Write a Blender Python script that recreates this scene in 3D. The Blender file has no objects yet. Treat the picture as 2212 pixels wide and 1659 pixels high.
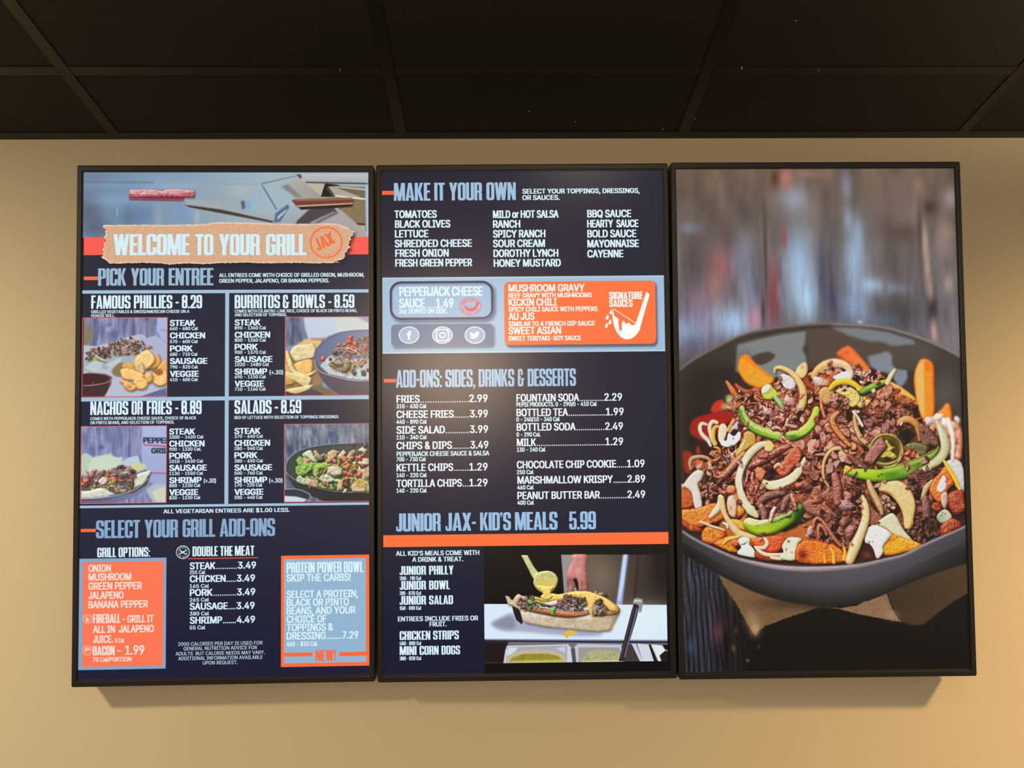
import bpy, bmesh, math, os
import numpy as np
from mathutils import Matrix, Vector

sc = bpy.context.scene
# ------------------------------------------------------------------ camera
EYE = 1.6
PITCH, YAW, ROLL, DIST, FPX = 0.30138, 0.02098, -0.01436, 1.42874, 1659.0
F = Vector((math.sin(YAW)*math.cos(PITCH), math.cos(YAW)*math.cos(PITCH), math.sin(PITCH)))
R0 = Vector((math.cos(YAW), -math.sin(YAW), 0)); U0 = R0.cross(F)
Rv = R0*math.cos(ROLL)+U0*math.sin(ROLL); Uv = -R0*math.sin(ROLL)+U0*math.cos(ROLL)
cd = bpy.data.cameras.new('camera'); cd.sensor_width = 36; cd.lens = 36*FPX/2212; cd.clip_start = .02
cam = bpy.data.objects.new('camera', cd); sc.collection.objects.link(cam); sc.camera = cam
M = Matrix((Rv, Uv, -F)).transposed().to_4x4(); M.translation = (0, -DIST, EYE); cam.matrix_world = M
# ------------------------------------------------------------------ ambient light of the dining room
w = bpy.data.worlds.new('room_light'); sc.world = w; w.use_nodes = True
w.node_tree.nodes['Background'].inputs[0].default_value = (1.0, .86, .66, 1); w.node_tree.nodes['Background'].inputs[1].default_value = 0.5
sc.view_settings.view_transform = 'Standard'; sc.view_settings.look = 'None'; sc.view_settings.exposure = 0; sc.view_settings.gamma = 1
sc.view_settings.use_curve_mapping = False

def lamp(name, kind, loc, target, power, col, size=.1, spot=None, blend=.6):
    L = bpy.data.lights.new(name, kind); L.energy = power; L.color = col
    if kind == 'AREA': L.shape = 'DISK'; L.size = size
    else: L.shadow_soft_size = size
    if kind == 'SPOT': L.spot_size = math.radians(spot); L.spot_blend = blend
    o = bpy.data.objects.new(name, L); sc.collection.objects.link(o); o.location = loc
    d = Vector(target)-Vector(loc); o.rotation_euler = d.to_track_quat('-Z', 'Y').to_euler()
    return o
# warm ceiling downlights in front of the wall, left to right
lamp('downlight_left', 'SPOT', (-1.95, -1.45, 2.57), (-1.75, 0, .85), 208, (1.0, .83, .575), .11, 122, .85)
lamp('downlight_centre', 'SPOT', (.30, -1.85, 2.57), (.30, 0, .9), 9, (1.0, .82, .56), .11, 120, .8)
lamp('downlight_right', 'SPOT', (1.95, -1.30, 2.57), (1.72, 0, .72), 345, (1.0, .66, .32), .11, 108, 1.0)
# added warm uplight out of view at right, brightens the corner tiles
lamp('tile_fill_uplight', 'SPOT', (1.42, -.78, 2.22), (1.42, -.78, 2.6), 60, (1.0, .72, .42), .05, 150, 1.0)
# unseen warm light behind the camera, placed to mirror weakly in the centre display
lamp('unseen_rear_lamp', 'AREA', (-0.27, -2.9, 1.45), (.05, 0, 1.9), 16, (1.0, .71, .47), .6)

# ------------------------------------------------------------------ picture engine
# The three displays show flat artwork. It is drawn here, shape by shape, into
# numpy arrays (no file is read) and becomes the lit picture of each screen.
CW, CH = 1260, 2240                                   # pixels of one display
ACT = [((179, 371.3), (797, 372), (798, 1457.7), (166.8, 1471)),
       ((825.5, 370.5), (1431, 364.6), (1451.2, 1453.2), (829, 1460.7)),
       ((1461.6, 364), (2063, 361), (2100.7, 1448.3), (1478.8, 1455.3))]
rs = np.random.RandomState(7)

def homography(src, dst):
    A, B = [], []
    for (x, y), (u, v) in zip(src, dst):
        A += [[x, y, 1, 0, 0, 0, -u*x, -u*y], [0, 0, 0, x, y, 1, -v*x, -v*y]]
        B += [u, v]
    return np.append(np.linalg.solve(np.array(A, float), np.array(B, float)), 1).reshape(3, 3)

class Canvas:
    def __init__(s, k):
        s.H = homography(ACT[k], [(0, 0), (CW, 0), (CW, CH), (0, CH)])
        s.a = np.zeros((CH, CW, 3), np.float32)
        s.q = CW/615.0                                # canvas pixels per unit of the artwork's own grid
    def P(s, pts):
        p = np.atleast_2d(np.asarray(pts, float))
        r = np.c_[p, np.ones(len(p))] @ s.H.T
        return r[:, :2]/r[:, 2:]
    def vs(s, x, y):
        a = s.P([(x, y-10), (x, y+10)]); return (a[1][1]-a[0][1])/20
    def put(s, x0, y0, m, col, alpha=1.0):
        h, w = m.shape
        ax, ay = max(x0, 0), max(y0, 0); bx, by = min(x0+w, CW), min(y0+h, CH)
        if ax >= bx or ay >= by: return
        mm = (m[ay-y0:by-y0, ax-x0:bx-x0]*alpha)[..., None]
        c = np.asarray(col, np.float32)
        if c.ndim == 3: c = c[ay-y0:by-y0, ax-x0:bx-x0]
        t = s.a[ay:by, ax:bx]
        t += (c-t)*mm

def rast(loops, x0, y0, w, h, sub=4):
    acc = np.zeros((h*sub, w+2), np.float32)
    E = []
    for L in loops:
        L = np.asarray(L, float); E.append(np.c_[L, np.roll(L, -1, 0)])
    E = np.concatenate(E); E[:, [0, 2]] -= x0; E[:, [1, 3]] = (E[:, [1, 3]]-y0)*sub
    d = np.sign(E[:, 3]-E[:, 1]); ya = np.minimum(E[:, 1], E[:, 3]); yb = np.maximum(E[:, 1], E[:, 3])
    ra = np.clip(np.ceil(ya-.5), 0, h*sub).astype(int); rb = np.clip(np.ceil(yb-.5), 0, h*sub).astype(int)
    n = np.maximum(rb-ra, 0)
    if n.sum() == 0: return np.zeros((h, w), np.float32)
    i = np.repeat(np.arange(len(E)), n)
    row = np.arange(n.sum())-np.repeat(np.cumsum(n)-n, n)+ra[i]
    t = (row+.5-E[i, 1])/(E[i, 3]-E[i, 1])
    x = np.clip(E[i, 0]+t*(E[i, 2]-E[i, 0]), 0, w)
    xi = np.floor(x).astype(int); fr = x-xi
    np.add.at(acc, (row, xi), d[i]*(1-fr)); np.add.at(acc, (row, xi+1), d[i]*fr)
    m = np.clip(np.abs(np.cumsum(acc, 1)), 0, 1)[:, :w]
    return m.reshape(h, sub, w).mean(1)

def box1(a, r, ax):
    n = a.shape[ax]; r = int(r)
    if r < 1: return a
    pad = [(0, 0)]*a.ndim; pad[ax] = (r+1, r)
    c = np.cumsum(np.pad(a, pad, mode='edge'), axis=ax, dtype=np.float64)
    return ((np.take(c, range(2*r+1, 2*r+1+n), ax)-np.take(c, range(0, n), ax))/(2*r+1)).astype(np.float32)
def blur(a, r):
    for _ in range(2):
        a = box1(box1(a, r, 0), r, 1)
    return a

def noise(h, w, cell, oct=4, cellx=None, seed=None):
    R = rs if seed is None else np.random.RandomState(seed)
    out = np.zeros((h, w), np.float32); amp = 1.0; tot = 0; cx = cellx or cell
    for _ in range(oct):
        gh, gw = int(h/cell)+3, int(w/cx)+3
        g = R.rand(gh, gw).astype(np.float32)*2-1
        y = np.arange(h)/cell; x = np.arange(w)/cx
        yi = y.astype(int); xi = x.astype(int)
        fy = (y-yi); fx = (x-xi); fy = fy*fy*(3-2*fy); fx = fx*fx*(3-2*fx)
        a = g[yi]*(1-fy)[:, None]+g[yi+1]*fy[:, None]
        out += amp*(a[:, xi]*(1-fx)+a[:, xi+1]*fx); tot += amp
        amp *= .55; cell = max(cell/2, 1.01); cx = max(cx/2, 1.01)
    return out/tot

def smooth(pts, n=8, closed=True):
    p = np.asarray(pts, float); k = len(p); out = []
    t = np.linspace(0, 1, n, endpoint=False)[:, None]
    for i in range(k if closed else k-1):
        if closed: a, b, c, d = p[i-1], p[i], p[(i+1) % k], p[(i+2) % k]
        else: a, b, c, d = p[max(i-1, 0)], p[i], p[i+1], p[min(i+2, k-1)]
        out.append(.5*((2*b)+(c-a)*t+(2*a-5*b+4*c-d)*t*t+(3*b-a-3*c+d)*t**3))
    if not closed: out.append(p[-1:])
    return np.concatenate(out)

def bbox(L, pad=2):
    L = np.concatenate(L)
    x0, y0 = np.floor(L.min(0)).astype(int)-pad; x1, y1 = np.ceil(L.max(0)).astype(int)+pad
    x0 = max(x0, -200); y0 = max(y0, -200); x1 = min(x1, CW+200); y1 = min(y1, CH+200)
    return x0, y0, max(x1-x0, 1), max(y1-y0, 1)

def poly(cv, pts, col, soft=0, alpha=1, curve=False, jag=0, shade=None, tex=0, texcell=6):
    """filled outline in photo units; soft = edge blur, tex = mottling, shade = (colour2, dx, dy) gradient"""
    p = smooth(pts) if curve else np.asarray(pts, float)
    if jag: 
        q = []
        for a, b in zip(p, np.roll(p, -1, 0)):
            n = max(int(np.hypot(*(b-a))/3), 1)
            for t in range(n): q.append(a+(b-a)*t/n+rs.randn(2)*jag)
        p = np.array(q)
    L = [cv.P(p)]; pad = 2+int(soft*2*2.2)
    x0, y0, w, h = bbox(L, pad)
    m = rast(L, x0, y0, w, h)
    if soft: m = blur(m, max(int(round(soft)), 1))
    c = np.asarray(col, np.float32)
    if shade is not None or tex:
        c = np.broadcast_to(c, (h, w, 3)).astype(np.float32).copy()
        if shade is not None:
            c2, dx, dy = shade
            yy, xx = np.mgrid[0:h, 0:w]
            t = (xx/w*dx+yy/h*dy)/(abs(dx)+abs(dy))
            if dx+dy < 0: t = t+1
            t = np.clip(t, 0, 1)[..., None]
            c += (np.asarray(c2, np.float32)-c)*t
        if tex: c *= (1+tex*noise(h, w, texcell, 3))[..., None]
    cv.put(x0, y0, m, c, alpha)

def rect(cv, x0, y0, x1, y1, col, r=0, soft=0, alpha=1):
    """a rectangle squared to the display: the corners are read off as the upper left and lower right"""
    a = cv.P([(x0, y0), (x1, y1)])
    prect(cv, *a[0], *a[1], col, r*cv.q, soft, alpha)
def prect(cv, ax, ay, bx, by, col, r=0, soft=0, alpha=1):
    if r:
        t = np.linspace(0, np.pi/2, 9); L = []
        for cx, cy, o in ((bx-r, by-r, 0), (ax+r, by-r, 1), (ax+r, ay+r, 2), (bx-r, ay+r, 3)):
            L += [(cx+r*np.cos(u+o*np.pi/2), cy+r*np.sin(u+o*np.pi/2)) for u in t]
    else: L = [(ax, ay), (bx, ay), (bx, by), (ax, by)]
    L = [np.array(L)]; x0, y0, w, h = bbox(L, 2+int(soft*4))
    m = rast(L, x0, y0, w, h)
    if soft: m = blur(m, soft)
    cv.put(x0, y0, m, col, alpha)

def glow(cv, x, y, rx, ry, col, alpha=1, ang=0, p=2):
    """soft elliptical dab"""
    c = cv.P([(x, y)])[0]; rx *= 2.05; ry *= 2.05; R = int(max(rx, ry)*2)+2
    x0, y0 = int(c[0])-R, int(c[1])-R
    yy, xx = np.mgrid[0:2*R, 0:2*R].astype(np.float32); xx -= c[0]-x0; yy -= c[1]-y0
    ca, sa = np.cos(ang), np.sin(ang)
    d = (((xx*ca+yy*sa)/rx)**2+((-xx*sa+yy*ca)/ry)**2)
    cv.put(x0, y0, np.exp(-d**(p/2.)), col, alpha)

LIGHT = np.array([-.35, -.62, .70])
def shadepatch(cv, x0, y0, m, hgt, col, gain=1.0, spec=.5, gloss=18, amb=.38, speccol=(255, 240, 232), alpha=1, tint=None):
    gy, gx = np.gradient(hgt)
    n = np.stack([-gx*gain, -gy*gain, np.ones_like(gx)], -1); n /= np.linalg.norm(n, axis=-1, keepdims=True)
    d = np.clip(n@LIGHT, 0, 1)
    hv = LIGHT+np.array([0, 0, 1]); hv /= np.linalg.norm(hv)
    sp = np.clip(n@hv, 0, 1)**gloss*spec
    c = np.asarray(col, np.float32)*(amb+(1.18-amb)*d)[..., None]
    c = c+(np.asarray(speccol, np.float32)-c)*np.clip(sp, 0, .95)[..., None]
    cv.put(x0, y0, m, np.clip(c, 0, 255), alpha)

def tube(cv, pts, wid, col, spec=.35, gloss=14, shadow=.5, bump=0.0, edge=None, flat=.6, amb=.4, soft=0, curve=True, alpha=1, col2=None, rimw=.25, nshad=3):
    """tapered rounded strip along a line: wid = half widths at the points; edge = colour of its outer rim"""
    p = smooth(pts, 6, False) if curve and len(pts) > 2 else np.asarray(pts, float)
    w0 = np.interp(np.linspace(0, 1, len(p)), np.linspace(0, 1, len(wid)), wid)*2.05
    c = cv.P(p); R = w0.max()+3+nshad*3
    x0, y0 = np.floor(c.min(0)-R).astype(int); x1, y1 = np.ceil(c.max(0)+R).astype(int)
    h, w = y1-y0, x1-x0
    if h > 2600 or w > 2600: return
    yy, xx = np.mgrid[0:h, 0:w].astype(np.float32); xx += x0+.5; yy += y0+.5
    best = np.full((h, w), 1e9, np.float32); V = np.zeros((h, w), np.float32); T = np.zeros((h, w), np.float32); D = np.zeros((h, w), np.float32)
    for i in range(len(c)-1):
        a, b = c[i], c[i+1]; e = b-a; l2 = e@e+1e-6
        t = np.clip(((xx-a[0])*e[0]+(yy-a[1])*e[1])/l2, 0, 1)
        dx = xx-a[0]-t*e[0]; dy = yy-a[1]-t*e[1]
        d = np.sqrt(dx*dx+dy*dy); ww = w0[i]+(w0[i+1]-w0[i])*t
        s = d-ww; k = s < best
        sg = np.where(e[0]*dy-e[1]*dx > 0, 1, -1)
        best[k] = s[k]; V[k] = (d/np.maximum(ww, .5)*sg)[k]; T[k] = ((i+t)/(len(c)-1))[k]; D[k] = ww[k]
    m = np.clip(.5-best, 0, 1)
    if soft: m = blur(m, soft)
    if shadow:
        sm = blur(np.clip(.5-best, 0, 1), 3); cv.put(x0+nshad, y0+nshad+1, sm, (14, 6, 4), shadow)
    u = np.clip(np.abs(V), 0, 1)
    hg = D*np.sqrt(np.clip(1-u*u, 0, 1))*flat
    hg = hg+bump*noise(h, w, 5, 3)
    cc = np.broadcast_to(np.asarray(col, np.float32), (h, w, 3)).copy()
    if col2 is not None: cc += (np.asarray(col2, np.float32)-cc)*T[..., None]
    if edge is not None:
        e = np.clip((V-(1-rimw*2))/.15, 0, 1)[..., None]; cc += (np.asarray(edge, np.float32)-cc)*e
    cc *= (1+.10*noise(h, w, 9, 3))[..., None]
    shadepatch(cv, x0, y0, m, blur(hg, 1), cc, 1.0, spec, gloss, amb, alpha=alpha)

def lump(cv, x, y, r, col, asp=1.5, ang=None, rough=.28, spec=.5, gloss=10, bump=1.6, shadow=.45, amb=.36, gain=1.0, cell=6, soft=0, alpha=1, sides=11):
    """one irregular crumb with a lit, pitted surface"""
    ang = rs.rand()*np.pi if ang is None else ang
    t = np.linspace(0, 2*np.pi, sides, endpoint=False)
    rr = 1+rough*rs.randn(sides)
    u = rr*np.cos(t)*r*asp**.5; v = rr*np.sin(t)*r/asp**.5
    p = np.c_[x+u*np.cos(ang)-v*np.sin(ang), y+u*np.sin(ang)+v*np.cos(ang)]
    L = [cv.P(smooth(p, 3))]
    x0, y0, w, h = bbox(L, 5)
    if w < 3 or h < 3: return
    m = rast(L, x0, y0, w, h, 3)
    if shadow: cv.put(x0+2, y0+3, blur(m, 2), (12, 5, 3), shadow)
    k = max(int(r*.75), 1)
    dome = blur(m, k)
    n = noise(h, w, cell, 3)
    hg = dome*r*1.5+bump*n
    c = np.asarray(col, np.float32)*(1+.16*noise(h, w, 8, 2))[..., None]
    if soft: m = blur(m, soft)
    shadepatch(cv, x0, y0, m, hg, c, gain, spec, gloss, amb, alpha=alpha)

def panel(cv, pts, col, spec=.25, gloss=12, bump=2.0, dome=6, shadow=.5, curve=True, amb=.42, cell=6, soft=0, jag=0, shade=None, gain=1.0, alpha=1, rim=None):
    """larger outlined piece of food with rounded edges and a lit surface"""
    p = smooth(pts, 6) if curve else np.asarray(pts, float)
    if jag: p = p+rs.randn(*p.shape)*jag
    L = [cv.P(p)]; x0, y0, w, h = bbox(L, 8+int(soft*4))
    m = rast(L, x0, y0, w, h)
    if shadow: cv.put(x0+3, y0+5, blur(m, 4), (12, 5, 3), shadow)
    mm = blur(m, dome)
    hg = np.sqrt(np.clip(mm*2-1, 0, 1)+.02)*dome*1.3+bump*.8*noise(h, w, cell*1.3, 2)
    c = np.broadcast_to(np.asarray(col, np.float32), (h, w, 3)).copy()
    if shade is not None:
        c2, dx, dy = shade; yy, xx = np.mgrid[0:h, 0:w]
        t = np.clip((xx/w*dx+yy/h*dy)/(abs(dx)+abs(dy))+(1 if dx+dy < 0 else 0), 0, 1)[..., None]
        c += (np.asarray(c2, np.float32)-c)*t
    if rim is not None:
        e = np.clip(1-(mm-.5)*3.2, 0, 1)[..., None]; c += (np.asarray(rim, np.float32)-c)*e
    c *= (1+.12*noise(h, w, 12, 3))[..., None]
    if soft: m = blur(m, soft)
    shadepatch(cv, x0, y0, m, hg, c, gain, spec, gloss, amb, alpha=alpha)

def fibres(k, n=10, size=420):
    R = np.random.RandomState(50+k); g = R.rand(size*2, size//5*2).astype(np.float32)*2-1
    yy, xx = np.mgrid[0:size, 0:size].astype(np.float32)-size/2; a = np.pi*k/n
    u = (xx*np.cos(a)+yy*np.sin(a))/11+size/5; v = (-xx*np.sin(a)+yy*np.cos(a))/1.7+size
    ui, vi = u.astype(int), v.astype(int); fu, fv = u-ui, v-vi
    ui %= g.shape[1]-1; vi %= g.shape[0]-1
    t = g[vi, ui]*(1-fu)*(1-fv)+g[vi, ui+1]*fu*(1-fv)+g[vi+1, ui]*(1-fu)*fv+g[vi+1, ui+1]*fu*fv
    return t
FIB = [fibres(k) for k in range(10)]
def flake(cv, x, y, r, col, asp=1.6, ang=None, R=rs, tilt=.5, fib=.8, spec=.35, gloss=8, shadow=.6, dark=.45, edge=2):
    """thin slice of grilled meat: sharp-cornered, fibrous, tipped some way or other"""
    ang = R.rand()*np.pi if ang is None else ang; n = R.randint(5, 9)
    t = np.sort((np.arange(n)+R.uniform(-.32, .32, n))/n*2*np.pi); rr = R.uniform(.7, 1.2, n)
    u, v = rr*np.cos(t)*r*asp**.5, rr*np.sin(t)*r/asp**.5
    bend = R.uniform(-.5, .5)/max(r, 1); v = v+bend*u*u*.5
    p = np.c_[x+u*np.cos(ang)-v*np.sin(ang), y+u*np.sin(ang)+v*np.cos(ang)]
    q = smooth(p, 4)*.55+np.repeat(p, 4, 0)*.0+.45*np.array([p[i//4]+(p[(i//4+1) % n]-p[i//4])*(i % 4)/4 for i in range(4*n)])
    q = q+R.randn(*q.shape)*r*.05
    L = [cv.P(q)]; x0, y0, w, h = bbox(L, 6)
    if w < 4 or h < 4 or w > 400 or h > 400: return
    m = rast(L, x0, y0, w, h, 3)
    if shadow: cv.put(x0+2, y0+4, blur(m, 3), (14, 5, 3), shadow)
    f = FIB[int(ang/np.pi*10) % 10]; ox, oy = R.randint(0, 420-w), R.randint(0, 420-h)
    f = f[oy:oy+h, ox:ox+w]
    mm = blur(m, edge)
    yy, xx = np.mgrid[0:h, 0:w]; tx, ty = R.uniform(-tilt, tilt, 2)
    hg = np.sqrt(np.clip(mm*2-1, 0, 1)+.03)*edge*1.5+xx*tx+yy*ty+fib*f+1.6*blur(noise(h, w, max(r, 5), 2), 1)*r/6
    e = np.clip(1-(mm-.5)*2.2, 0, 1)[..., None]
    c = np.asarray(col, np.float32)*(1+.10*f)[..., None]*(1-dark*.5*e)
    shadepatch(cv, x0, y0, m, hg, c, 1.0, spec, gloss, .34)

# ------------------------------------------------------------------ lettering
def load_face():
    try:
        return bpy.data.fonts.load(os.path.join(bpy.utils.resource_path('LOCAL'), 'datafiles', 'fonts', 'Inter.woff2'))
    except Exception:
        return None
FACE = load_face()
_cache = {}
def outlines(s):
    """closed outlines of a line of text set in the plain face that ships inside Blender"""
    if s in _cache: return _cache[s]
    cu = bpy.data.curves.new('line', 'FONT'); cu.body = s; cu.fill_mode = 'NONE'; cu.resolution_u = 4
    if FACE: cu.font = FACE
    ob = bpy.data.objects.new('line', cu)
    me = bpy.data.meshes.new_from_object(ob)
    n = len(me.vertices); co = np.empty(n*3); me.vertices.foreach_get('co', co); co = co.reshape(-1, 3)[:, :2]
    ed = np.empty(len(me.edges)*2, int); me.edges.foreach_get('vertices', ed); ed = ed.reshape(-1, 2)
    nb = [[] for _ in range(n)]
    for a, b in ed: nb[a].append(b); nb[b].append(a)
    seen = np.zeros(n, bool); loops = []
    for i in range(n):
        if seen[i] or not nb[i]: continue
        L = [i]; seen[i] = True; cur = i
        nx = [j for j in nb[i] if j == i+1] or nb[i]
        cur = nx[0]
        while not seen[cur]:
            seen[cur] = True; L.append(cur)
            f = [j for j in nb[cur] if not seen[j]]
            if not f: break
            cur = f[0]
        if len(L) > 2: loops.append(co[L])
    bpy.data.objects.remove(ob); bpy.data.meshes.remove(me); bpy.data.curves.remove(cu)
    _cache[s] = loops
    return loops
CAP = 1.0
def setcap():
    global CAP
    CAP = np.concatenate(outlines('H'))[:, 1].max()

def text(cv, s, x0, y, x1, cap, col=(222, 243, 250), bold=.055, alpha=1, rot=0, cy=None):
    """s from photo (x0, y = baseline at x0) to x1, cap = capital height"""
    global CAP
    if CAP == 1.0: setcap()
    L = outlines(s); A = np.concatenate(L); lo, hi = A[:, 0].min(), A[:, 0].max()
    a = cv.P([(x0, y)])[0]; b = cv.P([(x1, y)])[0]; v = cv.vs(x0, y)
    if cy is not None: a[1] = cy
    k = cap*v/CAP; bd = bold*(.8 if cap > 9 else .66)*cap*v; kx = (b[0]-a[0]-2*bd)/(hi-lo)
    M = [np.c_[a[0]+bd+(l[:, 0]-lo)*kx, a[1]-bd*.5-l[:, 1]*(k*(1-bold*1.0))] for l in L]
    if rot:
        ca, sa = np.cos(rot), np.sin(rot)
        M = [np.c_[a[0]+(l[:, 0]-a[0])*ca-(l[:, 1]-a[1])*sa, a[1]+(l[:, 0]-a[0])*sa+(l[:, 1]-a[1])*ca] for l in M]
    bx, by, w, h = bbox(M, 3)
    m = None
    for dx, dy in ((-1, -.4), (-1, .4), (1, .4), (1, -.4), (0, 0), (-.5, .4), (.5, -.4)):
        t = rast([l+np.array([dx*bd, dy*bd]) for l in M], bx, by, w, h)
        m = t if m is None else np.maximum(m, t)
    cv.put(bx, by, m, col, alpha)

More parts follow.
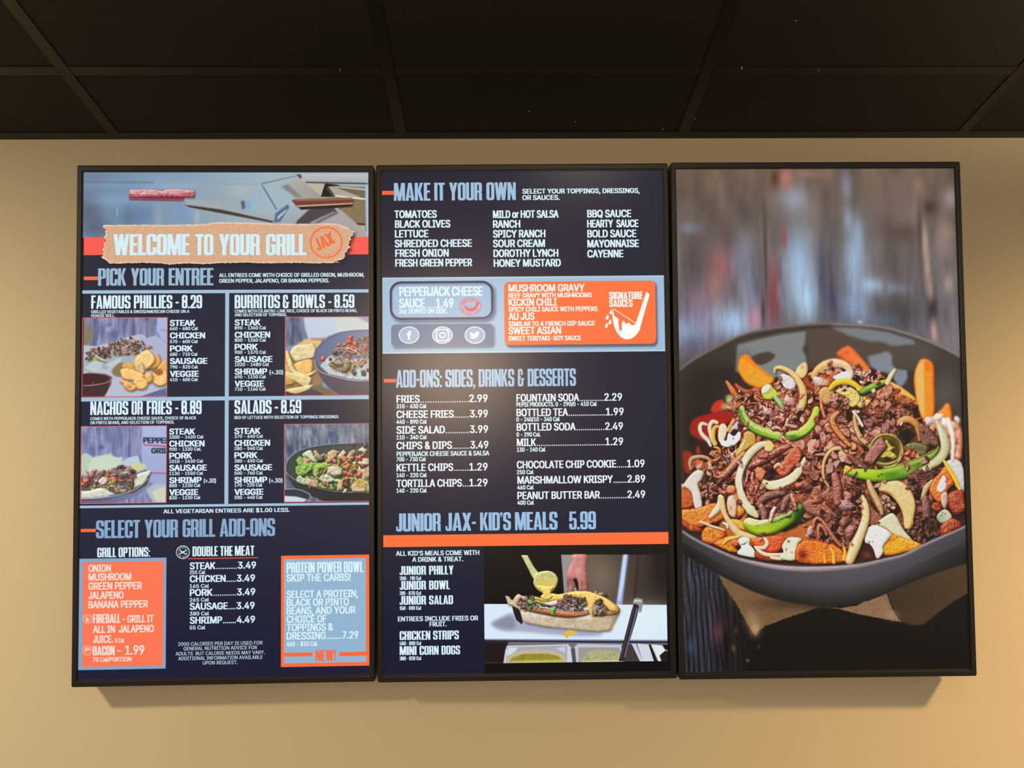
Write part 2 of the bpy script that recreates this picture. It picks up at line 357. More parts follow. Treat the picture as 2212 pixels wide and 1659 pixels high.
# heavy condensed display letters: (sign, outline) lists on a 100-high body
def RR(x0, y0, x1, y1, r=0, c='1111'):
    pts = []
    for (cx, cy, sx, sy, a0, f) in ((x1, y1, -1, -1, 0, c[1]), (x0, y1, 1, -1, 90, c[0]), (x0, y0, 1, 1, 180, c[3]), (x1, y0, -1, 1, 270, c[2])):
        if f == '1' and r:
            for t in range(0, 91, 15):
                u = np.radians(a0+t); pts.append((cx+sx*r+r*np.cos(u), cy+sy*r+r*np.sin(u)))
        else: pts.append((cx, cy))
    return pts
def slot(a, b, x0=17, x1=26): return ('-', RR(x0, a, x1, b, 3.5))
O_ = ('+', RR(0, 0, 43, 100, 14))
def flip(p): return [(43-x, 100-y) for x, y in p]
NS = [(26, 66), (44, 66), (44, 46), (26, 57), (17, 62), (17, 66)]
G = {
 'O': (43, [O_, slot(13, 87)]), '0': (43, [O_, slot(13, 87)]),
 'D': (43, [('+', RR(0, 0, 43, 100, 14, '0110')), slot(13, 87)]),
 'C': (42, [O_, slot(13, 87), ('-', [(26, 38), (44, 38), (44, 64), (26, 64)])]),
 'G': (43, [O_, slot(13, 87), ('-', [(26, 52), (44, 52), (44, 65), (26, 65)]), ('+', [(21, 40), (43, 40), (43, 52), (21, 52)]), ('-', [(34, -1), (37, -1), (34, 8)])]),
 'S': (43, [O_, slot(62, 87), slot(13, 38), ('-', NS), ('-', flip(NS))]),
 'U': (43, [('+', RR(0, 0, 43, 100, 14, '0011')), ('-', [(17, 101), (26, 101), (26, 14), (17, 14)])]),
 'J': (33, [('+', RR(0, 0, 33, 100, 12, '0011')), ('-', [(-1, 101), (16, 101), (16, 14), (10, 12), (10, 28), (-1, 28)])]),
 'H': (43, [('+', RR(0, 0, 43, 100)), ('-', RR(17, -1, 26, 44)), ('-', RR(17, 56, 26, 101))]),
 'I': (17, [('+', RR(0, 0, 17, 100))]), 'L': (33, [('+', RR(0, 0, 17, 100)), ('+', RR(0, 0, 33, 13))]),
 'E': (34, [('+', RR(0, 0, 17, 100)), ('+', RR(0, 0, 34, 12)), ('+', RR(0, 88, 34, 100)), ('+', RR(0, 45, 32, 57))]),
 'F': (33, [('+', RR(0, 0, 17, 100)), ('+', RR(0, 88, 33, 100)), ('+', RR(0, 44, 31, 56))]),
 'T': (37, [('+', RR(10, 0, 27, 100)), ('+', RR(0, 87, 37, 100))]),
 'P': (42, [('+', RR(0, 0, 17, 100)), ('+', RR(0, 40, 42, 100, 13, '0110')), ('-', RR(17, 51, 25, 88, 3))]),
 'R': (43, [('+', RR(0, 0, 17, 100)), ('+', RR(0, 42, 42, 100, 13, '0110')), ('-', RR(17, 53, 25, 88, 3)), ('+', [(17, 53), (30, 53), (42, 40), (42, 8), (44, 0), (27, 0), (25, 8), (25, 40), (22, 43), (17, 43)])]),
 'B': (43, [('+', RR(0, 47, 42, 100, 13, '0110')), ('+', RR(0, 0, 43, 56, 13, '0110')), ('-', RR(17, 58, 25, 88, 3)), ('-', RR(17, 12, 26, 46, 3))]),
 'N': (44, [('+', RR(0, 0, 15, 100)), ('+', RR(29, 0, 44, 100)), ('+', [(0, 100), (17, 100), (44, 0), (27, 0)])]),
 'M': (58, [('+', RR(0, 0, 14, 100)), ('+', RR(44, 0, 58, 100)), ('+', [(0, 100), (20, 100), (36, 0), (22, 0)]), ('+', [(58, 100), (38, 100), (22, 0), (36, 0)])]),
 'W': (66, [('+', [(0, 100), (16, 100), (28, 0), (11, 0)]), ('+', [(66, 100), (50, 100), (38, 0), (55, 0)]), ('+', [(25, 100), (41, 100), (28, 0), (12, 0)]), ('+', [(41, 100), (25, 100), (38, 0), (54, 0)])]),
 'A': (46, [('+', [(0, 0), (14, 100), (32, 100), (46, 0), (30, 0), (27.5, 18), (18, 18), (16, 0)]), ('-', [(19.5, 29), (23, 72), (26.5, 29)])]),
 'Y': (45, [('+', RR(14, 0, 31, 46)), ('+', [(0, 100), (17, 100), (31, 40), (14, 40)]), ('+', [(45, 100), (28, 100), (14, 40), (31, 40)])]),
 'V': (45, [('+', [(0, 100), (16, 100), (31, 0), (14, 0)]), ('+', [(45, 100), (29, 100), (14, 0), (31, 0)])]),
 'X': (45, [('+', [(0, 100), (17, 100), (45, 0), (28, 0)]), ('+', [(45, 100), (28, 100), (0, 0), (17, 0)])]),
 'K': (45, [('+', RR(0, 0, 17, 100)), ('+', [(43, 100), (27, 100), (15, 50), (24, 38)]), ('+', [(45, 0), (28, 0), (16, 48), (27, 66)])]),
 'Z': (38, [('+', RR(0, 87, 37, 100)), ('+', RR(0, 0, 37, 13)), ('+', [(20, 90), (37, 90), (17, 10), (0, 10)])]),
 '&': (46, [('+', RR(1, 42, 36, 100, 13)), ('+', RR(0, 0, 40, 57, 13)), ('-', RR(16, 58, 22, 87, 3)), ('-', RR(16, 13, 24, 44, 3)), ('-', [(22, 47), (37, 47), (37, 64), (22, 64)]), ('+', [(23, 47), (46, 47), (46, 36), (23, 36)])]),
 '8': (43, [O_, slot(61, 87), slot(13, 43), ('-', [(-1, 45), (-1, 59), (3, 52)]), ('-', [(44, 45), (44, 59), (40, 52)])]),
 '9': (43, [O_, slot(50, 87), slot(13, 38), ('-', [(-1, 29), (17, 29), (17, 39), (26, 39), (26, 36), (10, 39), (-1, 42)])]),
 '6': (43, [('+', flip(RR(0, 0, 43, 100, 14))), slot(13, 50), slot(62, 87), ('-', [(44, 71), (26, 71), (26, 61), (44, 58)])]),
 '5': (42, [('+', RR(2, 88, 39, 100)), ('+', RR(2, 46, 17, 100)), ('+', RR(0, 0, 42, 64, 13, '0111')), ('-', slot(13, 54)[1]), ('-', [(-1, 33), (17, 33), (17, 46), (-1, 46)])]),
 '2': (42, [('+', RR(0, 44, 42, 100, 14, '1100')), ('+', [(42, 60), (26, 52), (0, 14), (0, 0), (42, 0), (42, 13), (19, 13), (42, 46)]), ('-', slot(54, 87)[1]), ('-', [(-1, 40), (17, 40), (17, 66), (-1, 66)]), ('-', [(17, 40), (26, 53), (17, 60)])]),
 '3': (42, [O_, slot(60, 87), slot(13, 44), ('-', [(-1, 34), (17, 34), (17, 68), (-1, 68)])]),
 '1': (24, [('+', RR(7, 0, 24, 100)), ('+', [(0, 84), (0, 74), (10, 74), (10, 90)])]),
 '7': (38, [('+', RR(0, 87, 38, 100)), ('+', [(22, 90), (38, 90), (24, 0), (7, 0)])]),
 '4': (44, [('+', RR(20, 0, 36, 100)), ('+', RR(0, 18, 44, 30)), ('+', [(0, 30), (14, 100), (28, 100), (12, 30)])]),
 '-': (22, [('+', RR(1, 37, 21, 50))]), '.': (15, [('+', RR(0, 0, 14, 14))]), ':': (15, [('+', RR(0, 0, 14, 14)), ('+', RR(0, 52, 14, 66))]),
 ',': (15, [('+', [(0, 14), (14, 14), (14, 2), (6, -14), (0, -14), (5, 0), (0, 0)])]), "'": (14, [('+', [(0, 100), (13, 100), (13, 88), (5, 72), (0, 72), (5, 86), (0, 86)])]),
 '!': (17, [('+', [(0, 100), (17, 100), (13, 26), (4, 26)]), ('+', RR(1, 0, 16, 15))]),
 'a': (36, [('+', RR(0, 0, 36, 66, 10)), ('-', RR(14, 10, 22, 24, 3)), ('-', RR(14, 36, 22, 56, 3)), ('-', [(-1, 40), (14, 40), (14, 30), (-1, 34)])]),
 'l': (15, [('+', RR(0, 0, 15, 100))]), ' ': (18, []),
}
def display(cv, s, x0, y, x1, cap, col=(150, 183, 208), gap=2.1, bold=0, alpha=1, rot=0, sp=None, cy=None):
    if bold: gap, bold = gap+1.4, 0
    W = sum((sp if (c == ' ' and sp) else G[c][0])+gap for c in s)-gap
    a = cv.P([(x0, y)])[0]; b = cv.P([(x1, y)])[0]
    if cy is not None: a[1] = cy
    kx = (b[0]-a[0])/W; ky = cap*cv.vs(x0, y)/100; cur = 0
    for c in s:
        w, parts = G[c]
        if c == ' ' and sp: w = sp
        if parts:
            PL = []
            for sg, p in parts:
                p = np.asarray(p, float); q = np.c_[(p[:, 0]+cur)*kx, -p[:, 1]*ky]
                if rot:
                    q = np.c_[q[:, 0]*np.cos(rot)-q[:, 1]*np.sin(rot), q[:, 0]*np.sin(rot)+q[:, 1]*np.cos(rot)]
                PL.append((sg, q+a))
            bx, by, ww, hh = bbox([q for _, q in PL], 3)
            m = np.zeros((hh, ww), np.float32)
            for sg, q in PL:
                t = rast([q], bx, by, ww, hh)
                m = np.maximum(m, t) if sg == '+' else m*(1-t)
            if bold:
                k = bold; o = m.copy()
                for dx, dy in ((k, 0), (-k, 0), (0, k), (0, -k)): o = np.maximum(o, np.roll(np.roll(m, dx, 1), dy, 0))
                m = o
            cv.put(bx, by, m, col, alpha)
        cur += w+gap
def ring(cv, x, y, rx, ry, w, col, alpha=1, fill=None):
    t = np.linspace(0, 2*np.pi, 60, endpoint=False); c = cv.P([(x, y)])[0]; k = 2.05
    o = np.c_[c[0]+rx*k*np.cos(t), c[1]+ry*k*np.sin(t)]; i = np.c_[c[0]+(rx-w)*k*np.cos(-t), c[1]+(ry-w)*k*np.sin(-t)]
    bx, by, ww, hh = bbox([o], 2)
    if fill is not None: cv.put(bx, by, rast([o], bx, by, ww, hh), fill)
    cv.put(bx, by, rast([o, i], bx, by, ww, hh), col, alpha)
def arctext(cv, s, x, y, rx, ry, a0, a1, cap, col, inner=False, disp=True):
    """small letters set round a badge"""
    c = cv.P([(x, y)])[0]; n = len(s)
    for i, ch in enumerate(s):
        if ch == ' ': continue
        a = np.radians(a0+(a1-a0)*(i+.5)/n); k = 2.05
        px, py = c[0]+rx*k*np.cos(a), c[1]+ry*k*np.sin(a)
        th = a+np.pi/2 if not inner else a-np.pi/2
        w, parts = G[ch]; s1 = cap*k/100; L = []
        m = None
        PL = []
        for sg, p in parts:
            p = np.asarray(p, float); u = (p[:, 0]-w/2)*s1*1.15; v = -(p[:, 1]-50)*s1
            PL.append((sg, np.c_[px+u*np.cos(th)-v*np.sin(th), py+u*np.sin(th)+v*np.cos(th)]))
        bx, by, ww, hh = bbox([q for _, q in PL], 2); m = np.zeros((hh, ww), np.float32)
        for sg, q in PL:
            t = rast([q], bx, by, ww, hh); m = np.maximum(m, t) if sg == '+' else m*(1-t)
        cv.put(bx, by, m, col)
# ------------------------------------------------------------------ left display: entrees
WHT = (218, 241, 248); BLU = (154, 188, 216); LBL = (160, 192, 218); ORG = (253, 108, 62); NAVY = (25, 28, 52)
def dots(cv, x0, y, x1, n, col=WHT, size=2.6, cy=None):
    for i in range(n):
        x = x0+(x1-x0)*(i+.5)/n; c = cv.P([(x, y)])[0]; k = size*1.0
        if cy is not None: c[1] = cy
        prect(cv, c[0]-k, c[1]-2*k, c[0]+k, c[1], col, 0)
def rows(cv, data, cap, col=WHT, bold=.055):
    for s, x0, y, x1 in data: text(cv, s, x0, y, x1, cap, col, bold)
def words(cv, data, y, cap, col=BLU, bold=0, slope=0):
    cy = cv.P([(data[0][1], y)])[0][1]
    for s, x0, x1 in data: display(cv, s, x0, y, x1, cap, col, bold=bold, cy=cy)
def frame(cv, x0, y0, x1, y1, col=(226, 100, 92)):
    a = cv.P([(x0, y0), (x1, y1)]); t = 1.5
    for q in ((a[0][0], a[0][1], a[1][0], a[0][1]+2*t), (a[0][0], a[1][1]-2*t, a[1][0], a[1][1]), (a[0][0], a[0][1], a[0][0]+2*t, a[1][1]), (a[1][0]-2*t, a[0][1], a[1][0], a[1][1])):
        prect(cv, *q, col)

def clip_begin(cv, x0, y0, x1, y1):
    a = cv.P([(x0, y0), (x1, y1)]).round().astype(int)
    return a, cv.a.copy()
def clip_end(cv, st, soft=0):
    a, old = st; (ax, ay), (bx, by) = a; ax = max(ax, 0); ay = max(ay, 0)
    new = cv.a[ay:by, ax:bx].copy()
    if soft: 
        for ch in range(3): new[..., ch] = blur(new[..., ch], soft)
    cv.a = old; cv.a[ay:by, ax:bx] = new

def wood_back(cv, x0, y0, x1, y1, cols, seams, seed=1, cell=60):
    """out-of-focus upright boards"""
    a = cv.P([(x0, y0), (x1, y1)]).round().astype(int); w, h = a[1]-a[0]+4
    n = noise(h, w, cell, 3, cell/5, seed)[..., None]*1.3; n2 = noise(h, w, 14, 3, 3, seed+1)[..., None]
    c0, c1 = np.array(cols[0], float), np.array(cols[1], float)
    im = c0+(c1-c0)*np.clip(.5+n*.8, 0, 1); im *= 1+.10*n2
    for sx, ww, dark in seams:
        c = cv.P([(sx, y0)])[0][0]-a[0][0]; g = np.exp(-((np.arange(w)-c)/(ww*2))**2)[None, :, None]
        im *= 1-dark*g
    cv.put(a[0][0], a[0][1], np.ones((h, w), np.float32), im)

def shreds(cv, pts, n, cols, r0=1.2, r1=2.6, ln=(5, 12), spec=.3, seed=3, ang=None, spread=1.2, shadow=.45, curl=.5):
    """tangle of thin strips scattered inside an outline"""
    R = np.random.RandomState(seed); p = np.array(pts, float); lo, hi = p.min(0), p.max(0); k = 0
    L = [p]
    while k < n:
        x, y = lo+R.rand(2)*(hi-lo)
        inside = False; j = len(p)-1
        for i in range(len(p)):
            if (p[i][1] > y) != (p[j][1] > y) and x < (p[j][0]-p[i][0])*(y-p[i][1])/(p[j][1]-p[i][1])+p[i][0]: inside = not inside
            j = i
        if not inside: continue
        a = (ang if ang is not None else 0)+R.randn()*spread; l = R.uniform(*ln)/2
        q = []
        for t in (-1, -.3, .4, 1):
            q.append((x+np.cos(a)*l*t, y+np.sin(a)*l*t)); a += R.randn()*curl
        c = np.array(cols[R.randint(len(cols))], float)*R.uniform(.75, 1.2); w = R.uniform(r0, r1)
        if c.mean() < 165 and r1 > 1.3 and R.rand() < .6:
            flake(cv, x, y, w*R.uniform(1.5, 2.8), c*np.array((1.12, 1, .94)), R.uniform(1.2, 2.6), (q[-1][1]-q[0][1])*.2 % np.pi, R, .6, .8, spec, 8, shadow*.8, .5, 1); k += 1; continue
        tube(cv, q, [w*.5, w, w, w*.4], c, spec, 9, shadow, bump=.6, nshad=2, amb=.45)
        k += 1

MEAT = [(118, 74, 58), (142, 92, 74), (96, 58, 44), (160, 112, 92), (84, 50, 40)]

def left_display():
    cv = Canvas(0); cv.a[:] = NAVY
    # --- griddle photograph at the top
    st = clip_begin(cv, 179, 371, 797, 512)
    x0, y0, w, h = 0, 0, CW, 300
    base = np.zeros((h, w, 3), np.float32); xx = np.linspace(0, 1, w)[None, :, None]; yy = np.linspace(0, 1, h)[:, None, None]
    base[:] = np.array((112, 140, 168)); base += (np.array((168, 190, 198))-base)*np.clip((xx-.15)*2, 0, 1)*.8
    cv.put(0, 0, np.ones((h, w), np.float32), base)
    for g in ((200, 380, 40, 14, (108, 124, 146), .8), (190, 450, 26, 40, (88, 92, 112), .9), (205, 490, 30, 25, (80, 92, 118), .8), (240, 395, 60, 10, (122, 152, 184), .7), (260, 430, 70, 14, (126, 160, 190), .8),
              (350, 385, 60, 14, (132, 158, 182), .7), (380, 400, 70, 9, (146, 172, 196), .8), (300, 465, 36, 24, (98, 126, 160), .9), (275, 470, 14, 22, (92, 104, 130), .6), (340, 470, 10, 30, (152, 164, 178), .7),
              (400, 455, 30, 30, (112, 146, 184), .8), (425, 465, 6, 26, (178, 182, 186), .8), (415, 440, 10, 20, (130, 176, 214), .6), (470, 440, 60, 40, (150, 164, 172), .8), (520, 410, 30, 14, (182, 180, 176), .7),
              (545, 435, 20, 20, (150, 180, 200), .6), (590, 400, 50, 20, (160, 176, 186), .7), (565, 470, 60, 22, (166, 176, 180), .7), (640, 480, 60, 22, (150, 158, 160), .7)): glow(cv, *g[:4], g[4], g[5])
    poly(cv, [(179, 390), (330, 391), (330, 394), (179, 393)], (92, 104, 128), 3, .8)
    poly(cv, [(560, 396), (480, 395), (480, 396.5), (560, 398)], (130, 150, 160), 1, .6)
    poly(cv, [(250, 446), (253, 446), (253, 466), (250, 464)], (140, 176, 200), 1, .8)
    # strip of raw steak with its reflection
    poly(cv, [(277, 412), (283, 408), (350, 409), (420, 408), (421, 430), (277, 432)], (70, 52, 60), 2, .4)
    panel(cv, [(276, 415), (281, 408), (300, 408), (330, 409), (352, 411), (356, 408), (385, 407), (410, 410), (420, 409), (420, 418), (385, 421), (350, 420), (300, 423), (278, 421)], (206, 122, 134), .5, 6, 3, 4, .2, jag=.5, curve=False, cell=9)
    panel(cv, [(276, 420), (300, 420), (335, 421), (352, 419), (385, 419), (420, 417), (421, 425), (380, 425), (340, 424), (280, 425)], (182, 44, 62), .4, 8, 3, 3, .1, jag=.4, curve=False, cell=6)
    poly(cv, [(278, 426), (400, 426), (395, 434), (340, 433), (300, 432), (280, 431)], (150, 58, 78), 1, .9)
    poly(cv, [(300, 425), (398, 425), (398, 427.5), (310, 427)], (60, 30, 38), 1, .7)
    # fan of spatulas
    poly(cv, [(560, 396), (640, 376), (650, 384), (594, 470), (572, 430)], (160, 182, 190), 2, .8)
    poly(cv, [(398, 428), (470, 432), (592, 474), (590, 480), (470, 462), (402, 445)], (158, 168, 172), 1, .9)
    poly(cv, [(397, 441), (430, 445), (480, 452), (592, 477), (588, 480), (475, 459), (410, 447)], (62, 52, 54), 1)
    for q, c in (([(563, 395), (570, 408), (596, 452), (600, 452), (572, 404)], (86, 112, 140)), ([(563, 394), (640, 378), (640, 380), (566, 397)], (110, 125, 138))): poly(cv, q, c, 1, .9)
    poly(cv, [(612, 404), (640, 382), (648, 380), (698, 424), (660, 430), (640, 430)], (176, 178, 172), 1, shade=((150, 148, 140), 1, 1))
    poly(cv, [(607, 402), (622, 396), (652, 424), (644, 426)], (118, 118, 116), 4, .8)
    poly(cv, [(640, 376), (650, 375), (653, 384), (649, 384), (644, 379)], (70, 62, 62), 1)
    poly(cv, [(646, 380), (652, 384), (704, 424), (699, 425)], (205, 205, 196), 1)
    poly(cv, [(652, 374), (800, 374), (800, 394), (790, 394), (660, 391)], (190, 194, 194), 1, shade=((160, 166, 170), 0, 1))
    poly(cv, [(660, 391), (800, 394), (800, 397), (662, 394)], (60, 56, 58), 1)
    poly(cv, [(662, 394), (706, 396), (695, 424), (700, 426)], (186, 178, 152), 1)
    poly(cv, [(703, 395), (716, 396), (745, 400), (746, 404), (722, 400), (728, 424), (706, 424), (694, 424)], (24, 18, 20), 0)
    poly(cv, [(716, 400), (790, 402), (792, 500), (740, 480), (726, 424)], (112, 100, 82), 1)
    poly(cv, [(709, 401), (722, 402), (780, 424), (778, 425), (724, 421)], (168, 162, 152), 0)
    poly(cv, [(730, 398), (790, 404), (790, 410), (745, 405)], (150, 138, 120), 0); poly(cv, [(724, 401), (791, 408), (791, 410), (726, 403)], (214, 210, 200), 0)
    poly(cv, [(722, 420), (791, 427), (791, 431), (726, 424)], (224, 220, 206), 0)
    poly(cv, [(707, 403), (724, 421), (720, 424), (706, 406)], (84, 66, 62), 0)
    poly(cv, [(740, 432), (790, 430), (790, 482), (760, 480), (736, 452)], (132, 112, 82), 1, tex=.12, texcell=5)
    poly(cv, [(757, 480), (790, 482), (790, 486), (760, 484)], (60, 44, 38), 1); poly(cv, [(760, 486), (790, 486), (790, 500), (768, 498)], (186, 176, 140), 1)
    poly(cv, [(728, 452), (738, 452), (785, 494), (797, 512), (770, 512), (760, 498), (700, 480), (690, 478)], (166, 160, 160), 2)
    poly(cv, [(668, 452), (720, 444), (730, 458), (676, 482), (640, 482), (642, 476)], (72, 62, 68), 2)
    poly(cv, [(676, 480), (726, 456), (732, 460), (688, 482)], (118, 100, 108), 1); poly(cv, [(668, 480), (722, 455), (724, 457), (676, 482)], (176, 170, 172), 1, .7)
    poly(cv, [(595, 460), (622, 440), (626, 446), (606, 478), (592, 480)], (90, 104, 130), 2); poly(cv, [(600, 466), (620, 450), (618, 456), (600, 474)], (170, 192, 208), 1)
    poly(cv, [(631, 432), (634, 430), (720, 426), (764, 428), (766, 434), (764, 444), (650, 450), (642, 446)], (112, 58, 44), 1)
    poly(cv, [(636, 430), (760, 425), (764, 430), (640, 434)], (152, 98, 64), 1, .9); poly(cv, [(640, 443), (764, 437), (764, 439.5), (645, 446)], (206, 184, 160), 0)
    poly(cv, [(646, 446), (764, 440), (760, 446), (700, 450), (650, 452)], (46, 22, 22), 1)
    poly(cv, [(520, 434), (528, 432), (530, 448), (524, 452)], (80, 72, 90), 3, .9); poly(cv, [(532, 434), (542, 432), (543, 452), (533, 456)], (130, 166, 204), 4, .9)
    glow(cv, 794, 440, 3, 60, (170, 200, 214), .6)
    clip_end(cv, st, 1)
    rect(cv, 179, 512, 797, 549, (250, 88, 78))
    # torn strip of brown paper
    paper = [(222, 485), (302, 484.7), (360, 485), (432, 483.4), (472, 479), (500, 479), (543, 480), (592, 482), (650, 483), (700, 482), (733, 482.3), (738, 486), (751, 490), (758, 495), (767, 499),
             (762, 504), (764, 507), (757, 512), (760, 516), (754, 521), (757, 524), (753, 528), (758, 533.5), (752, 538), (751, 542.5), (744, 547), (747, 552), (742, 559), (730, 562), (722, 564), (735, 566), (716, 567.5), (680, 568.5), (640, 567),
             (588, 568), (540, 567), (480, 567.5), (440, 570), (400, 568.5), (367, 571), (340, 568), (313, 567), (280, 568), (235, 569), (230, 564), (224, 560), (217, 555), (221, 550), (219, 547), (222, 542.5), (219, 537), (225, 530), (221, 526), (229, 519), (222, 512), (226, 508), (228, 503), (225, 499), (228, 497), (220.5, 490)]
    P = np.array(paper); S = P+np.array([4, 6]); poly(cv, S, (10, 10, 18), 7, .75)
    poly(cv, P, (236, 200, 176), 0, jag=.5); I = P.copy(); c = np.array([490, 526.]); 
    I = c+(P-c)*np.array([.992, .94]); poly(cv, I, (214, 170, 134), 1, jag=.6, tex=.09, texcell=4)
    R = np.random.RandomState(4)
    for _ in range(420):
        x, y = R.uniform(228, 750), R.uniform(488, 563); l = R.uniform(1, 4); poly(cv, [(x, y), (x+l, y+R.uniform(-1, .3)), (x+l, y+.8)], (165, 118, 84) if R.rand() < .7 else (235, 204, 176), 0, .55)
    for s, a, b in (('WELCOME', 243, 409), ('TO', 421, 460.7), ('YOUR', 472.8, 562), ('GRILL', 574.5, 662.6)):
        display(cv, s, a-.6, 551.6, b+.6, 47.8, (146, 148, 158), bold=1, alpha=.8); display(cv, s, a, 551, b, 46.5, (212, 236, 244))
    ring(cv, 705.7, 523, 35.8, 35.4, 3.6, (243, 112, 62))
    ang = -.42; e = (243, 106, 56)
    for ch, px, py in (('J', 687.5, 541.5), ('A', 698.5, 536.2), ('X', 712, 530)):
        display(cv, ch, px, py, px+(11 if ch == 'J' else 15.5), 26, e, rot=ang)
    arctext(cv, 'PEPPER', 705.7, 523, 27.6, 27.6, -160, -62, 6.4, (240, 130, 84)); arctext(cv, 'GRILL', 705.7, 523, 27.6, 27.6, 100, 28, 6.4, (240, 130, 84), True)
    # --- entree section
    words(cv, [('PICK', 209.7, 271), ('YOUR', 281, 353.5), ('ENTREE', 363, 460.5)], 617, 37.8, (152, 184, 206))
    rect(cv, 179, 597, 210, 604.5, (246, 110, 66))
    rows(cv, [('ALL ENTREES COME WITH CHOICE OF GRILLED ONION, MUSHROOM,', 473, 598.3, 788), ('GREEN PEPPER, JALAPENO, OR BANANA PEPPERS.', 473, 610.6, 712)], 8.9, WHT, .08)
    rect(cv, 170, 627, 797.5, 631.6, LBL); rect(cv, 170, 859.8, 799, 862.8, LBL); rect(cv, 165, 1094.5, 799, 1091.5, LBL)
    rect(cv, 486.3, 630, 492.6, 1094, LBL)
    words(cv, [('FAMOUS', 194.7, 280.4), ('PHILLIES', 287.5, 371.3), ('-', 378, 385.4), ('8.29', 391.8, 436)], 667, 29, WHT, 1)
    words(cv, [('BURRITOS', 506.5, 605), ('&', 611, 625.3), ('BOWLS', 632.2, 702.7), ('-', 709.5, 716.8), ('8.59', 723, 766.5)], 666.2, 29.3, WHT, 1)
    words(cv, [('NACHOS', 192.8, 275.4), ('OR', 282.4, 307), ('FRIES', 315.4, 370), ('-', 377, 384.6), ('8.89', 390.6, 434.8)], 897.8, 29.5, WHT, 1)
    words(cv, [('SALADS', 506, 586.6), ('-', 593, 601), ('8.59', 607, 651.2)], 895, 29.5, WHT, 1)
    rows(cv, [('GRILLED VEGETABLES & SWISS/AMERICAN CHEESE ON A', 194.7, 676.9, 408.3), ('HOAGIE ROLL.', 194.7, 685.2, 247.2),
              ('COMES WITH CILANTRO-LIME RICE, CHOICE OF BLACK OR PINTO BEANS,', 506.5, 675.4, 772.2), ('AND SELECTION OF TOPPINGS.', 506.5, 683.6, 620),
              ('COMES WITH PEPPERJACK CHEESE SAUCE, CHOICE OF BLACK', 192.8, 909, 423), ('OR PINTO BEANS, AND SELECTION OF TOPPINGS.', 192.8, 918, 375.7),
              ('BED OF LETTUCE WITH SELECTION OF TOPPINGS DRESSINGS', 506, 906.3, 731.5)], 7, WHT, .075)
    rows(cv, [('STEAK', 365.8, 704.4, 421.5), ('CHICKEN', 365.8, 731.7, 442.6), ('PORK', 365.8, 759.9, 415.7), ('SAUSAGE', 365.8, 787.2, 447.3), ('VEGGIE', 365.8, 815, 428.7),
              ('STEAK', 506.5, 703.3, 563), ('CHICKEN', 506.5, 730.1, 583.8), ('PORK', 506.5, 756.3, 556.8), ('SAUSAGE', 506.5, 783.1, 588.7), ('SHRIMP', 506.5, 809.8, 577.2), ('VEGGIE', 506.5, 836.3, 570),
              ('STEAK', 364.3, 940.2, 420.4), ('CHICKEN', 364.3, 966.4, 441.2), ('PORK', 364.3, 992.7, 414), ('SAUSAGE', 364.3, 1018.9, 446), ('SHRIMP', 364.3, 1045.7, 434.8), ('VEGGIE', 364.3, 1071.9, 427.4),
              ('STEAK', 505.7, 938.8, 562.5), ('CHICKEN', 505.7, 964.8, 583.4), ('PORK', 505.7, 991.4, 556), ('SAUSAGE', 505.7, 1018.1, 587.7), ('SHRIMP', 505.7, 1044.9, 577.2), ('VEGGIE', 505.7, 1071, 569)], 13.6, WHT, .09)
    rows(cv, [('660 - 680 Cal', 365.8, 713.5, 427), ('570 - 600 Cal', 365.8, 741.8, 426.6), ('680 - 710 Cal', 365.8, 769.5, 426.2), ('790 - 820 Cal', 365.8, 797.1, 426.8), ('410 - 600 Cal', 365.8, 824.5, 426.6),
              ('890 - 1360 Cal', 506.5, 712.1, 574.7), ('800 - 1260 Cal', 506.5, 738.7, 574.7), ('900 - 1370 Cal', 506.5, 765.1, 574.5), ('1020 - 1480 Cal', 506.5, 791.6, 581), ('690 - 1150 Cal', 506.5, 818.4, 574.4), ('710 - 1160 Cal', 506.5, 845, 574),
              ('1000 - 1420 Cal', 364.3, 949.1, 438.7), ('900 - 1330 CaL', 364.3, 975.5, 434.5), ('1010 - 1430 Cal', 364.3, 1001.7, 438), ('1130 - 1550 Cal', 364.3, 1028, 438), ('800 - 1230 Cal', 364.3, 1054.3, 432), ('830 - 1230 Cal', 364.3, 1080.8, 432),
              ('370 - 640 Cal', 505.7, 947.4, 567.9), ('280 - 540 Cal', 505.7, 973.8, 567.9), ('380 - 650 Cal', 505.7, 1000.7, 567.9), ('500 - 760 Cal', 505.7, 1027.1, 567.4), ('170 - 220 Cal', 505.7, 1053.2, 566.3), ('200 - 440 Cal', 505.7, 1079.9, 567)], 7.6, WHT, .08)
    for x0, y, x1 in ((582.2, 809.3, 611.8), (439.2, 1044.6, 466), (581, 1044, 610.2)): text(cv, '(+.30)', x0, y, x1, 9.6, WHT, .06)
    text(cv, 'ALL VEGETARIAN ENTREES ARE $1.00 LESS.', 351.4, 1111, 625.6, 9.2, WHT, .075)
    # --- grill add-ons
    words(cv, [('SELECT', 205, 300.8), ('YOUR', 310.4, 383.5), ('GRILL', 393.2, 464), ('ADD-ONS', 474, 594)], 1165.3, 39, (136, 168, 202), slope=-.0135)
    rect(cv, 172, 1144.8, 205, 1151.4, (244, 106, 62))
    words(cv, [('GRILL', 207.8, 248.9), ('OPTIONS:', 254, 322.8)], 1206.6, 21, WHT, 1, -.01)
    rect(cv, 166, 1209.6, 356.5, 1447, (134, 164, 200)); rect(cv, 177.3, 1217, 350.4, 1440.5, (253, 118, 82))
    OW = (250, 226, 216)
